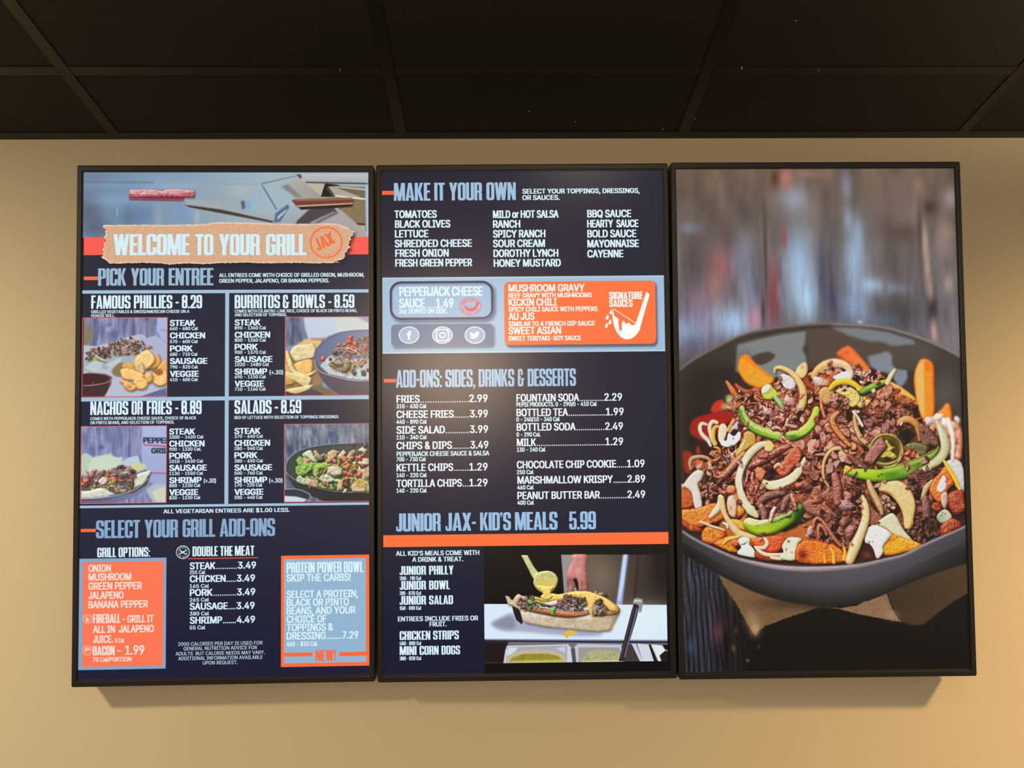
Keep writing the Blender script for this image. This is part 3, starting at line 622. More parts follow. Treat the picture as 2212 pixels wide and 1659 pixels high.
    rows(cv, [('ONION', 188.6, 1238.4, 237.5), ('MUSHROOM', 188.6, 1257.2, 281.8), ('GREEN PEPPER', 188.6, 1277, 305), ('JALAPENO', 188.3, 1297, 265.3), ('BANANA PEPPER', 188.3, 1317, 318),
              ('- GRILL IT', 262, 1347.8, 330.4), ('ALL IN  JALAPENO', 198.7, 1370.6, 331), ('JUICE.', 198.7, 1392, 242)], 16.2, OW, .055)
    display(cv, 'FIREBALL', 198.7, 1349.3, 258.2, 19.6, OW, bold=1); display(cv, 'BACON', 198, 1419, 245.8, 20, OW, bold=1)
    text(cv, '- 1.99', 251.4, 1417.8, 310, 20.5, OW, .05); text(cv, '0 Cal', 246.3, 1391.3, 266.6, 9.4, OW, .06); text(cv, '70 Cal/PORTION', 198, 1433, 282.3, 9.8, OW, .06)
    for y in (1340, 1407.8):
        ring(cv, 186.6, y, 10.4, 10.6, 1.2, (250, 190, 176)); ring(cv, 186.6, y, 6.8, 7, .8, (250, 180, 160))
        arctext(cv, 'GRILL', 186.6, y, 8.6, 8.6, -150, -30, 2.6, (250, 190, 176))
    poly(cv, [(182, 1342), (186, 1336), (190, 1342), (188, 1345), (184, 1345)], (250, 206, 190), 0, curve=True); glow(cv, 186.6, 1346, 3, 1.5, (250, 206, 190), .8)
    poly(cv, [(181, 1405), (187, 1403), (192, 1405), (191, 1408), (186, 1408), (184, 1412), (182, 1409)], (250, 206, 190), 0, curve=True)
    ring(cv, 394, 1195, 14.6, 14.4, 1.5, WHT); ring(cv, 394, 1195, 9.8, 9.6, .8, WHT, .8)
    arctext(cv, 'DOUBLE', 394, 1195, 12, 12, -160, -20, 3.4, WHT); arctext(cv, 'THE MEAT', 394, 1195, 12, 12, 160, 20, 3, WHT, True)
    tube(cv, [(388, 1191), (394, 1196), (401, 1199)], [1, 1.7, 1], WHT, 0, 5, 0); tube(cv, [(401, 1191), (394, 1195), (387, 1199)], [1, 1.7, 1], WHT, 0, 5, 0)
    words(cv, [('DOUBLE', 414.7, 469.6), ('THE', 474.7, 502), ('MEAT', 506.6, 548.9)], 1204, 21.5, WHT, 1, -.012)
    rect(cv, 405, 1208, 557.7, 1207.6, (228, 84, 76))
    for s, x1, p0, p1, y, n, c in (('STEAK', 464.6, 512.9, 552.7, 1232.4, 10, '255 Cal'), ('CHICKEN', 486.8, 510.4, 550.4, 1260.4, 5, '165 Cal'), ('PORK', 458.5, 510.9, 550.9, 1290.2, 11, '265 Cal'),
                                   ('SAUSAGE', 491.4, 509.9, 549.6, 1320, 4, '380 Cal'), ('SHRIMP', 479.2, 510.4, 550.4, 1350.2, 7, '55 Cal')):
        text(cv, s, 408.7, y, x1, 15.6, WHT, .07); text(cv, '4.49' if s == 'SHRIMP' else '3.49', p0, y, p1, 15.6, WHT, .065, cy=cv.P([(408.7, y)])[0][1]); dots(cv, x1+1, y, p0-1, n, cy=cv.P([(408.7, y)])[0][1])
        text(cv, c, 408.4, y+10.4+(1.8 if y > 1240 else 0), 442.5 if len(c) < 7 or s == 'STEAK' else 450.6, 8.5, WHT, .07)
    rows(cv, [('2000 CALORIES PER DAY IS USED FOR', 383.5, 1398, 566.6), ('GENERAL NUTRITION ADVICE FOR', 395.2, 1407.8, 554.7), ('ADULTS  BUT CALORIE NEEDS MAY VARY.', 378, 1419, 571.6),
              ('ADDITIONAL INFORMATION AVAILABLE', 383.5, 1429.2, 566.6), ('UPON REQUEST.', 436.7, 1438.4, 512.9)], 8, (188, 208, 218), .05)
    rect(cv, 607, 1202.3, 801, 1439.5, (255, 108, 58)); rect(cv, 613.7, 1209.4, 791, 1431.6, (146, 180, 208))
    words(cv, [('PROTEIN', 618.7, 680), ('POWER', 685, 738.2), ('BOWL', 742.8, 785)], 1240.2, 23.6, WHT, 1, -.014)
    rows(cv, [('SKIP THE CARBS!', 618.7, 1258.4, 757.7), ('SELECT A PROTEIN,', 618.7, 1294, 773.7), ('BLACK OR PINTO', 618.7, 1311.8, 754), ('BEANS, AND YOUR', 618.7, 1329.6, 768), ('CHOICE OF', 618.7, 1347.8, 705.3),
              ('TOPPINGS &', 618.7, 1365.8, 719.7), ('DRESSING', 618.7, 1384, 704)], 16.4, (216, 242, 248), .055)
    cy = cv.P([(618.7, 1384)])[0][1]; dots(cv, 705, 1383.2, 738.5, 9, WHT, 2.6, cy); text(cv, '7.29', 739.5, 1384, 774.2, 16.4, WHT, .055, cy=cy); text(cv, '460 - 810 Cal', 618.7, 1398.6, 685, 10.4, WHT, .06)
    display(cv, 'NEW!', 681.3, 1430, 725.6, 23.6, (252, 104, 58)); rect(cv, 613, 1412.6, 675, 1419.4, (252, 104, 58)); rect(cv, 732.7, 1410.6, 792, 1418, (252, 104, 58))
    small_photos(cv)
    return cv

def chips(cv, L, col, dark, spec=.3):
    for p in L: panel(cv, p, np.array(col)*rs.uniform(.94, 1.1), spec, 8, 1.5, 5, .4, rim=dark, cell=9, amb=.55)

def small_photos(cv):
    # 1: beef sandwich with kettle chips
    st = clip_begin(cv, 179, 686, 360, 858)
    wood_back(cv, 170, 684, 364, 862, ((98, 104, 142), (150, 156, 192)), [(202, 1.2, .3), (287, 1, .35), (317, 2, .3)], 11)
    for g in ((234, 700, 10, 7, (120, 126, 170), .5), (244, 722, 12, 10, (84, 90, 132), .7), (234, 702, 5, 4, (84, 88, 134), .6), (300, 705, 12, 20, (150, 140, 176), .5), (325, 710, 9, 22, (118, 120, 140), .7), (180, 720, 22, 26, (126, 118, 108), .9)): glow(cv, *g[:4], g[4], g[5], p=4)
    poly(cv, [(170, 700), (182, 702), (193, 712), (197, 730), (188, 744), (170, 748)], (128, 120, 100), 3, curve=True)
    poly(cv, [(338, 686), (362, 686), (362, 745), (345, 730), (338, 715)], (166, 180, 220), 2, 1); poly(cv, [(345, 711), (361, 714), (361, 716.5), (346, 713)], (214, 100, 110), 1)
    poly(cv, [(178, 746), (205, 748), (240, 740), (275, 728), (300, 722), (310, 724), (316, 731), (336, 725), (362, 745), (362, 862), (170, 862)], (184, 188, 208), 1)
    poly(cv, [(300, 722), (316, 731), (336, 725), (362, 748), (362, 790), (330, 770), (300, 750)], (170, 176, 204), 2, .8)
    poly(cv, [(178, 782), (240, 768), (300, 762), (285, 780), (262, 806), (244, 790), (225, 800), (212, 790), (205, 815), (178, 800)], (160, 174, 180), 2)
    poly(cv, [(200, 780), (222, 784), (208, 806), (190, 800), (180, 795)], (188, 200, 200), 1); poly(cv, [(225, 788), (262, 770), (258, 785), (240, 800)], (190, 198, 200), 1)
    poly(cv, [(258, 784), (270, 792), (262, 814), (245, 812), (240, 800)], (130, 116, 80), 3, curve=True)
    shreds(cv, [(180, 770), (196, 754), (222, 750), (238, 762), (232, 778), (206, 772), (184, 784)], 90, [(134, 104, 92), (164, 128, 112), (108, 80, 68)], seed=5, r0=.8, r1=1.8, ln=(5, 13), spec=.2, shadow=.4)
    shreds(cv, [(226, 748), (250, 738), (268, 732), (276, 728), (300, 736), (324, 748), (318, 758), (292, 764), (250, 768), (236, 762)], 130, [(128, 94, 74), (166, 122, 92), (96, 66, 50), (190, 148, 112)], seed=6, r0=.8, r1=1.8, ln=(5, 14), spec=.2, shadow=.5)
    for q in ([(201, 766), (214, 772), (226, 778), (228, 783), (212, 778)],): panel(cv, q, (206, 204, 180), .2, 8, 1, 3, .3)
    poly(cv, [(196, 776), (206, 770), (210, 774), (200, 780)], (168, 168, 70), 1)
    C = (232, 178, 98); D = (196, 130, 50)
    chips(cv, [[(262, 790), (275, 784), (290, 788), (296, 800), (284, 806), (266, 800)], [(315, 796), (330, 775), (340, 764), (346, 778), (343, 792), (322, 800)], [(336, 800), (350, 782), (362, 778), (362, 812), (345, 808)]], (214, 150, 62), D)
    chips(cv, [[(288, 782), (296, 768), (316, 756), (328, 764), (334, 780), (320, 796), (302, 804), (292, 796)]], (226, 184, 112), D)
    chips(cv, [[(287, 788), (296, 782), (308, 786), (312, 804), (306, 810), (296, 806)]], (216, 186, 120), (190, 150, 80))
    chips(cv, [[(258, 800), (268, 796), (290, 800), (312, 812), (300, 822), (270, 822), (260, 812)], [(330, 802), (346, 798), (360, 804), (360, 828), (344, 836), (328, 826)]], C, D)
    poly(cv, [(328, 800), (345, 798), (352, 804), (345, 812), (334, 808)], (140, 74, 24), 2, curve=True, alpha=.8)
    chips(cv, [[(312, 808), (326, 806), (330, 818), (322, 830), (312, 822)], [(286, 824), (300, 814), (318, 824), (314, 840), (298, 843), (290, 836)], [(256, 824), (268, 822), (282, 828), (295, 838), (284, 846), (270, 842), (264, 832)]], (228, 172, 88), (200, 140, 60))
    glow(cv, 278, 836, 5, 3, (176, 94, 34), .7); glow(cv, 300, 830, 6, 6, (240, 206, 140), .4)
    # dip cup
    poly(cv, [(165, 810), (190, 806), (225, 808), (241, 815), (238, 832), (228, 850), (222, 862), (165, 862)], (98, 76, 84), 1, .95)
    poly(cv, [(168, 812), (195, 808), (225, 812), (235, 818), (225, 826), (190, 832), (165, 830)], (62, 22, 24), 1, curve=True)
    poly(cv, [(165, 836), (200, 834), (236, 822), (230, 846), (220, 858), (165, 862)], (62, 36, 40), 1)
    tube(cv, [(166, 809), (196, 804), (228, 808), (241, 816), (232, 826), (200, 833), (166, 834)], [.5, .6, .8, .9, .8, .8, .5], (190, 160, 176), .5, 10, 0, alpha=.8)
    glow(cv, 198.5, 828, 1, .8, (240, 230, 230), .9)
    poly(cv, [(300, 858), (358, 838), (362, 862)], (92, 104, 150), 1, tex=.3, texcell=3)
    clip_end(cv, st, 1); frame(cv, 176, 686.3, 359.8, 857.6)
    # 2: rice bowl and tortilla chips
    st = clip_begin(cv, 616, 684.5, 800, 854.6)
    wood_back(cv, 610, 680, 804, 860, ((78, 92, 124), (140, 150, 172)), [(633, 2, .4)], 21)
    glow(cv, 645, 716, 10, 26, (52, 64, 92), .8); glow(cv, 650, 705, 7, 20, (150, 150, 160), .5)
    poly(cv, [(656, 684), (800, 684), (800, 730), (740, 716), (700, 730), (668, 740), (660, 712)], (192, 206, 222), 3)
    poly(cv, [(722, 684), (800, 684), (800, 720), (730, 716)], (206, 210, 206), 3, .9); poly(cv, [(770, 684), (802, 684), (802, 700)], (150, 158, 196), 3)
    poly(cv, [(615, 760), (640, 748), (690, 736), (700, 800), (690, 860), (615, 860)], (150, 120, 80), 2)
    poly(cv, [(672, 730), (702, 731), (690, 742), (665, 742)], (190, 120, 96), 3)
    poly(cv, [(616, 758), (626, 748), (640, 744), (616, 790)], (130, 146, 180), 2)
    poly(cv, [(642, 745), (660, 732), (695, 736), (690, 760), (650, 762)], (218, 188, 132), 3)
    A = (236, 214, 152); B = (204, 154, 74)
    chips(cv, [[(627, 760), (640, 746), (665, 744), (678, 742), (682, 770), (655, 778), (640, 782), (630, 772)]], (228, 206, 150), (200, 170, 104))
    chips(cv, [[(616, 766), (624, 764), (636, 790), (640, 806), (622, 812), (616, 806)], [(636, 786), (670, 776), (676, 790), (672, 806), (650, 812), (640, 800)]], (222, 172, 84), B)
    panel(cv, [(617, 762), (624, 762), (636, 796), (650, 806), (664, 808), (684, 800), (668, 814), (640, 812), (626, 800)], (238, 216, 150), .25, 8, 1, 4, .4)
    panel(cv, [(616, 804), (640, 808), (668, 814), (673, 822), (662, 838), (640, 826), (616, 816)], (234, 206, 138), .25, 8, 1, 4, .4)
    panel(cv, [(616, 816), (630, 822), (636, 828), (622, 834), (616, 830)], (214, 158, 60), .25, 8, 1, 4, .3); panel(cv, [(620, 842), (650, 836), (676, 832), (664, 846), (640, 852), (622, 848)], (236, 208, 144), .2, 8, 1, 4, .4)
    poly(cv, [(672, 838), (690, 832), (730, 852), (720, 860), (670, 856)], (120, 98, 72), 2); poly(cv, [(640, 852), (672, 840), (700, 852), (700, 860), (630, 860)], (70, 66, 84), 1, tex=.4, texcell=3)
    poly(cv, [(616, 846), (640, 854), (640, 860), (616, 860)], (60, 50, 54), 2)
    # bowl
    poly(cv, [(679, 770), (686, 750), (710, 730), (745, 716), (800, 712), (850, 712), (850, 880), (802, 862), (740, 854), (708, 835), (688, 806)], (96, 96, 118), 1, curve=True, shade=((62, 56, 62), 1, 3))
    poly(cv, [(681, 772), (688, 752), (712, 732), (746, 718), (802, 714), (840, 716), (840, 824), (802, 824), (770, 824), (725, 812), (694, 796)], (130, 142, 176), 2, curve=True, shade=((92, 104, 140), -1, 0))
    tube(cv, [(680, 778), (688, 800), (715, 812), (760, 822), (800, 822)], [.8, 1, 1.2, 1.2, 1], (160, 160, 184), .3, 8, .3)
    poly(cv, [(692, 790), (704, 776), (716, 768), (735, 775), (800, 775), (800, 820), (760, 819), (710, 808)], (196, 208, 210), 1, tex=.12, texcell=3)
    shreds(cv, [(694, 788), (716, 768), (800, 790), (800, 820), (760, 819), (705, 804)], 130, [(214, 224, 222), (182, 198, 200), (226, 228, 216)], seed=8, r0=.5, r1=1, ln=(2, 5), spec=.2, shadow=.25)
    shreds(cv, [(720, 770), (736, 752), (756, 736), (790, 728), (800, 732), (800, 780), (780, 796), (740, 806), (712, 792)], 190, [(150, 104, 70), (186, 136, 94), (108, 72, 52), (204, 156, 112)], seed=9, r0=.8, r1=1.8, ln=(4, 12), spec=.25)
    for x, y, r, c in ((698, 775, 5.5, (226, 74, 50)), (758, 730, 6, (236, 62, 48)), (755, 738, 5, (222, 60, 46)), (768, 744, 6, (226, 86, 70)), (732, 746, 4.5, (228, 74, 52)), (752, 754, 6, (222, 104, 88)), (770, 758, 5, (230, 96, 78)), (790, 752, 4.5, (206, 62, 44)), (745, 744, 3.5, (228, 84, 62))): lump(cv, x, y, r, c, 1.2, spec=.7, gloss=20, rough=.12, bump=.8)
    for x, y, r in ((724, 762, 5.5), (766, 806, 5), (786, 806, 6), (795, 800, 4), (714, 776, 3.5)): lump(cv, x, y, r, (42, 34, 42), 1.3, 1.2, spec=.4, rough=.08, bump=.3)
    panel(cv, [(712, 788), (722, 778), (738, 780), (742, 788), (730, 793), (718, 792)], (160, 138, 110), .3, 8, 1, 4, .5); tube(cv, [(716, 783), (726, 788), (738, 788)], [1.6, 2.5, 1.5], (84, 66, 56), .2, 8, .2)
    panel(cv, [(742, 790), (748, 780), (756, 780), (758, 792), (748, 806), (740, 802)], (112, 98, 44), .4, 10, 2, 4, .6); panel(cv, [(744, 790), (749, 786), (752, 793), (746, 800)], (150, 134, 66), .3, 8, 1, 3, .2)
    for q, c in (([(722, 760), (732, 752), (745, 753)], (244, 158, 50)), ([(758, 748), (772, 752), (784, 764)], (246, 170, 70)), ([(742, 764), (750, 758), (762, 762), (770, 760)], (240, 160, 60)), ([(780, 790), (790, 778), (796, 766)], (244, 170, 66)), ([(742, 814), (756, 804), (764, 790)], (240, 166, 66)),
                 ([(706, 788), (724, 776), (735, 770)], (216, 224, 220)), ([(738, 768), (742, 780), (748, 782)], (214, 220, 214)), ([(752, 752), (768, 758), (780, 768)], (240, 214, 180)), ([(784, 800), (790, 790), (800, 785)], (226, 222, 210))): tube(cv, q, [.8, 1, .8], c, .4, 10, .4)
    clip_end(cv, st, 1); frame(cv, 616, 684.5, 803, 854.8)
    # 3: loaded nachos
    st = clip_begin(cv, 174, 922, 358, 1088)
    wood_back(cv, 165, 918, 362, 1092, ((106, 112, 156), (150, 158, 198)), [(278, 1.2, .35), (200, 1, .2)], 31)
    for g in ((217, 968, 7, 5, (72, 84, 134), .8), (230, 970, 6, 12, (150, 160, 206), .7), (245, 950, 12, 20, (98, 108, 152), .6), (292, 960, 12, 26, (160, 150, 190), .6)): glow(cv, *g[:4], g[4], g[5])
    poly(cv, [(306, 918), (362, 918), (362, 1060), (312, 1040), (304, 990)], (172, 186, 224), 2, 1, shade=((150, 162, 204), 0, 1))
    text(cv, 'PEPPER', 307.6, 958.5, 366, 13, (44, 48, 72), .1, rot=.03); text(cv, 'GRILL', 325, 981, 370, 12.2, (44, 48, 72), .1, rot=.01)
    poly(cv, [(309, 961), (360, 964.5), (360, 967), (309.5, 963.5)], (206, 60, 84), 0); poly(cv, [(322, 1022), (360, 1023), (360, 1025.5), (322, 1024)], (200, 70, 96), 1)
    poly(cv, [(170, 984), (185, 980), (200, 990), (222, 984), (238, 980), (246, 990), (262, 988), (266, 1010), (200, 1030), (170, 1030)], (184, 202, 184), 2, jag=.6); poly(cv, [(196, 990), (225, 984), (262, 992), (250, 1016), (186, 1022)], (206, 220, 200), 3, .7)
    poly(cv, [(250, 1010), (275, 990), (296, 985), (302, 1000), (290, 1020), (262, 1030)], (186, 200, 214), 2); poly(cv, [(270, 1012), (295, 1000), (312, 1004), (316, 1014), (300, 1026), (280, 1028)], (206, 206, 156), 2)
    poly(cv, [(300, 1020), (312, 1014), (323, 1026), (322, 1045), (300, 1070), (250, 1088), (165, 1092), (165, 1060)], (126, 132, 176), 1, shade=((72, 74, 100), -1, 2))
    poly(cv, [(170, 1040), (300, 1025), (322, 1030), (316, 1050), (290, 1066), (240, 1076), (170, 1079)], (96, 84, 84), 1)
    panel(cv, [(286, 1032), (300, 1024), (326, 1017), (324, 1024), (308, 1048), (290, 1056), (284, 1060), (286, 1046), (270, 1044)], (214, 224, 200), .2, 8, 1, 4, .4, curve=False)
    panel(cv, [(272, 1046), (288, 1044), (286, 1056), (280, 1062), (272, 1056)], (78, 66, 50), .2, 8, 2, 4, .3)
    shreds(cv, [(172, 1030), (196, 1018), (232, 1016), (262, 1006), (280, 1012), (290, 1030), (286, 1042), (240, 1040), (172, 1052)], 190, [(146, 98, 86), (176, 124, 110), (112, 72, 60), (192, 142, 124)], seed=12, r0=.9, r1=2, ln=(4, 12), spec=.25)
    for x, y, r, c in ((184, 1042, 6, (196, 80, 62)), (196, 1028, 6, (190, 110, 100)), (232, 1028, 4, (226, 84, 50)), (244, 1036, 5, (230, 96, 56)), (206, 1042, 5, (200, 100, 84)), (176, 1048, 4, (206, 90, 70))): lump(cv, x, y, r, c, 1.3, spec=.6)
    lump(cv, 286, 1020, 5, (48, 40, 44), 1.2, 1, spec=.3, rough=.1); lump(cv, 290, 1019, 2.6, (90, 70, 60), 1.1, 1)
    shreds(cv, [(190, 1056), (210, 1046), (228, 1034), (246, 1040), (246, 1054), (230, 1062), (196, 1062)], 50, [(244, 196, 76), (246, 178, 58), (236, 206, 120)], seed=13, r0=.7, r1=1.2, ln=(5, 12), spec=.4, shadow=.3)
    panel(cv, [(212, 1038), (224, 1032), (230, 1042), (222, 1050), (212, 1046)], (212, 204, 196), .5, 8, 2, 4, .3)
    shreds(cv, [(240, 1050), (276, 1052), (280, 1062), (250, 1068)], 40, [(206, 206, 214), (176, 144, 110), (236, 178, 90)], seed=14, r0=.6, r1=1.3, ln=(5, 10), spec=.3)
    panel(cv, [(165, 1064), (190, 1062), (215, 1056), (236, 1064), (246, 1070), (220, 1078), (165, 1080)], (214, 218, 200), .3, 8, 1, 6, .3)
    tube(cv, [(165, 1079), (210, 1078), (260, 1070), (295, 1056), (318, 1036)], [1, 1, 1, .9, .8], (166, 172, 204), .3, 8, .2)
    poly(cv, [(314, 1060), (330, 1048), (360, 1046), (360, 1092), (330, 1088)], (176, 186, 200), 2); poly(cv, [(326, 1066), (340, 1056), (360, 1054), (360, 1086), (336, 1084)], (206, 210, 186), 2, curve=False)
    tube(cv, [(360, 1047), (332, 1048), (316, 1060), (326, 1080), (345, 1090)], [.6, .8, .8, .7, .6], (150, 170, 180), .4, 8, 0)
    clip_end(cv, st, 1); frame(cv, 173, 922, 358, 1088.2)
    # 4: salad
    st = clip_begin(cv, 615, 917, 800, 1084)
    wood_back(cv, 608, 914, 804, 1090, ((76, 88, 110), (150, 160, 172)), [(652, 1.3, .4), (757, 1.6, .45)], 41, 44)
    for g in ((712, 942, 10, 10, (66, 84, 120), .8), (716, 938, 5, 4, (44, 66, 110), .7), (700, 935, 8, 16, (160, 166, 160), .5), (626, 972, 10, 12, (40, 52, 88), .7), (660, 968, 8, 6, (40, 50, 80), .6), (760, 950, 10, 22, (188, 172, 172), .5), (780, 942, 8, 22, (110, 104, 110), .6), (745, 945, 12, 20, (110, 124, 146), .5), (630, 1040, 8, 26, (66, 74, 96), .7)): glow(cv, *g[:4], g[4], g[5])
    poly(cv, [(617, 1010), (624, 992), (650, 972), (700, 962), (760, 958.5), (804, 959), (804, 1090), (700, 1084), (640, 1060), (622, 1034)], (70, 76, 84), 1, shade=((30, 28, 30), 1, 3))
    poly(cv, [(620, 1012), (628, 994), (654, 976), (704, 965), (804, 961), (804, 1064), (720, 1062), (650, 1042), (628, 1030)], (60, 68, 66), 1, shade=((92, 94, 92), 1, -1))
    tube(cv, [(760, 958.5), (700, 962), (650, 973), (624, 992), (617.5, 1010), (624, 1028), (660, 1048), (720, 1062), (800, 1066)], [.8, .9, 1, 1.1, 1.2, 1.1, 1, 1, .9], (126, 134, 144), .3, 8, .3)
    shreds(cv, [(640, 1004), (660, 980), (700, 985), (760, 975), (804, 975), (804, 1062), (730, 1060), (680, 1048), (645, 1034)], 120, [(140, 170, 80), (190, 206, 140), (96, 130, 50), (206, 196, 150)], seed=15, r0=2, r1=4, ln=(6, 16), spec=.2)
    panel(cv, [(653, 984), (662, 976), (672, 974), (678, 986), (684, 998), (674, 998), (666, 990)], (206, 220, 178), .3, 8, 1, 4, .4)
    for p, c in (([(640, 996), (646, 988), (652, 990), (656, 1002), (676, 1000), (690, 1004), (688, 1014), (674, 1016), (660, 1026), (650, 1030), (640, 1024), (638, 1012), (644, 1006)], (132, 180, 66)), ([(686, 1002), (700, 1000), (712, 998), (716, 1004), (704, 1012), (690, 1016), (688, 1026), (680, 1030), (676, 1018)], (150, 190, 76)), ([(640, 1040), (648, 1028), (656, 1034), (668, 1036), (672, 1044), (655, 1048)], (196, 214, 176)), ([(688, 1046), (700, 1042), (716, 1050), (724, 1058), (705, 1058), (690, 1054)], (150, 190, 90)), ([(690, 1034), (700, 1026), (716, 1030), (722, 1040), (700, 1044)], (206, 214, 180)), ([(772, 1060), (790, 1052), (800, 1050), (800, 1064)], (160, 196, 90))): panel(cv, p, c, .3, 8, 5, 4, .5, jag=.5, cell=8)
    for p, c in (([(707, 992), (708, 978), (720, 972), (730, 976), (728, 986), (716, 996)], (208, 178, 134)), ([(726, 990), (742, 972), (748, 978), (742, 990)], (222, 200, 160)), ([(748, 990), (756, 976), (766, 972), (770, 984), (760, 996)], (202, 168, 126)), ([(708, 1010), (722, 1006), (740, 1012), (738, 1026), (722, 1030), (708, 1022)], (216, 202, 170)), ([(658, 1044), (672, 1036), (688, 1042), (686, 1056), (664, 1050)], (196, 160, 116)), ([(728, 1052), (732, 1036), (742, 1038), (740, 1060), (730, 1060)], (214, 178, 126)), ([(758, 1054), (762, 1046), (792, 1050), (790, 1064), (762, 1064)], (212, 184, 134)), ([(772, 1000), (784, 990), (798, 992), (798, 1004), (782, 1008)], (220, 204, 168)), ([(772, 1018), (790, 1010), (800, 1012), (800, 1030), (786, 1040), (776, 1032)], (200, 168, 124)), ([(772, 974), (784, 966), (794, 972), (790, 980)], (222, 206, 168))): panel(cv, p, c, .3, 8, 2, 4, .5, curve=False)
    for x, y, r, c in ((694, 994, 7, (40, 28, 34)), (764, 962, 4, (52, 32, 36)), (790, 964, 5, (50, 34, 36)), (667, 996, 5, (214, 120, 96)), (710, 996, 5, (228, 120, 86)), (744, 994, 6, (232, 82, 42)), (776, 990, 7, (214, 58, 44)), (752, 1008, 6, (236, 86, 40)), (768, 1010, 5, (222, 72, 44)), (776, 1026, 6, (234, 82, 34)), (734, 1004, 3, (120, 44, 30)), (724, 998, 5, (186, 84, 60)), (784, 1008, 5, (112, 34, 24)), (764, 980, 5, (130, 66, 40)), (786, 984, 5, (150, 56, 36)), (700, 1046, 5, (140, 60, 30)), (708, 1050, 4, (150, 50, 26)), (746, 1024, 6, (160, 60, 36)), (756, 1026, 6, (200, 80, 50)), (750, 1038, 8, (100, 36, 26)), (748, 1050, 7, (84, 34, 28)), (758, 996, 5, (110, 40, 30))): lump(cv, x, y, r, c, 1.3, spec=.6, rough=.2)
    shreds(cv, [(760, 1044), (780, 1036), (798, 1044), (796, 1050), (764, 1050)], 40, [(248, 186, 60), (250, 200, 90)], seed=16, r0=.7, r1=1.1, ln=(6, 12), spec=.4, shadow=.3, ang=.3, spread=.4)
    for q in ([(716, 1004), (726, 1006), (734, 1010)], [(746, 1000), (756, 992), (752, 986)], [(762, 1010), (768, 1000), (770, 994)], [(694, 1032), (700, 1020), (708, 1010)], [(678, 1040), (684, 1032), (690, 1036)], [(716, 982), (724, 976), (734, 978)], [(736, 1008), (744, 1002), (752, 1000)], [(756, 1018), (766, 1014), (776, 1018)], [(730, 992), (742, 988), (750, 990)], [(738, 1040), (748, 1034), (764, 1034)]): tube(cv, q, [.8, 1.1, .8], (246, 186, 80), .4, 10, .4)
    poly(cv, [(608, 1060), (640, 1058), (668, 1068), (671, 1080), (650, 1090), (608, 1090)], (46, 54, 68), 1); poly(cv, [(608, 1072), (640, 1074), (664, 1080), (650, 1090), (608, 1090)], (206, 214, 226), 1)
    tube(cv, [(608, 1059), (640, 1058), (664, 1066), (671, 1075), (662, 1086)], [.8, 1, 1.3, 1.3, 1], (120, 138, 158), .5, 8, .2)
    clip_end(cv, st, 1); frame(cv, 613.8, 917, 803, 1084)

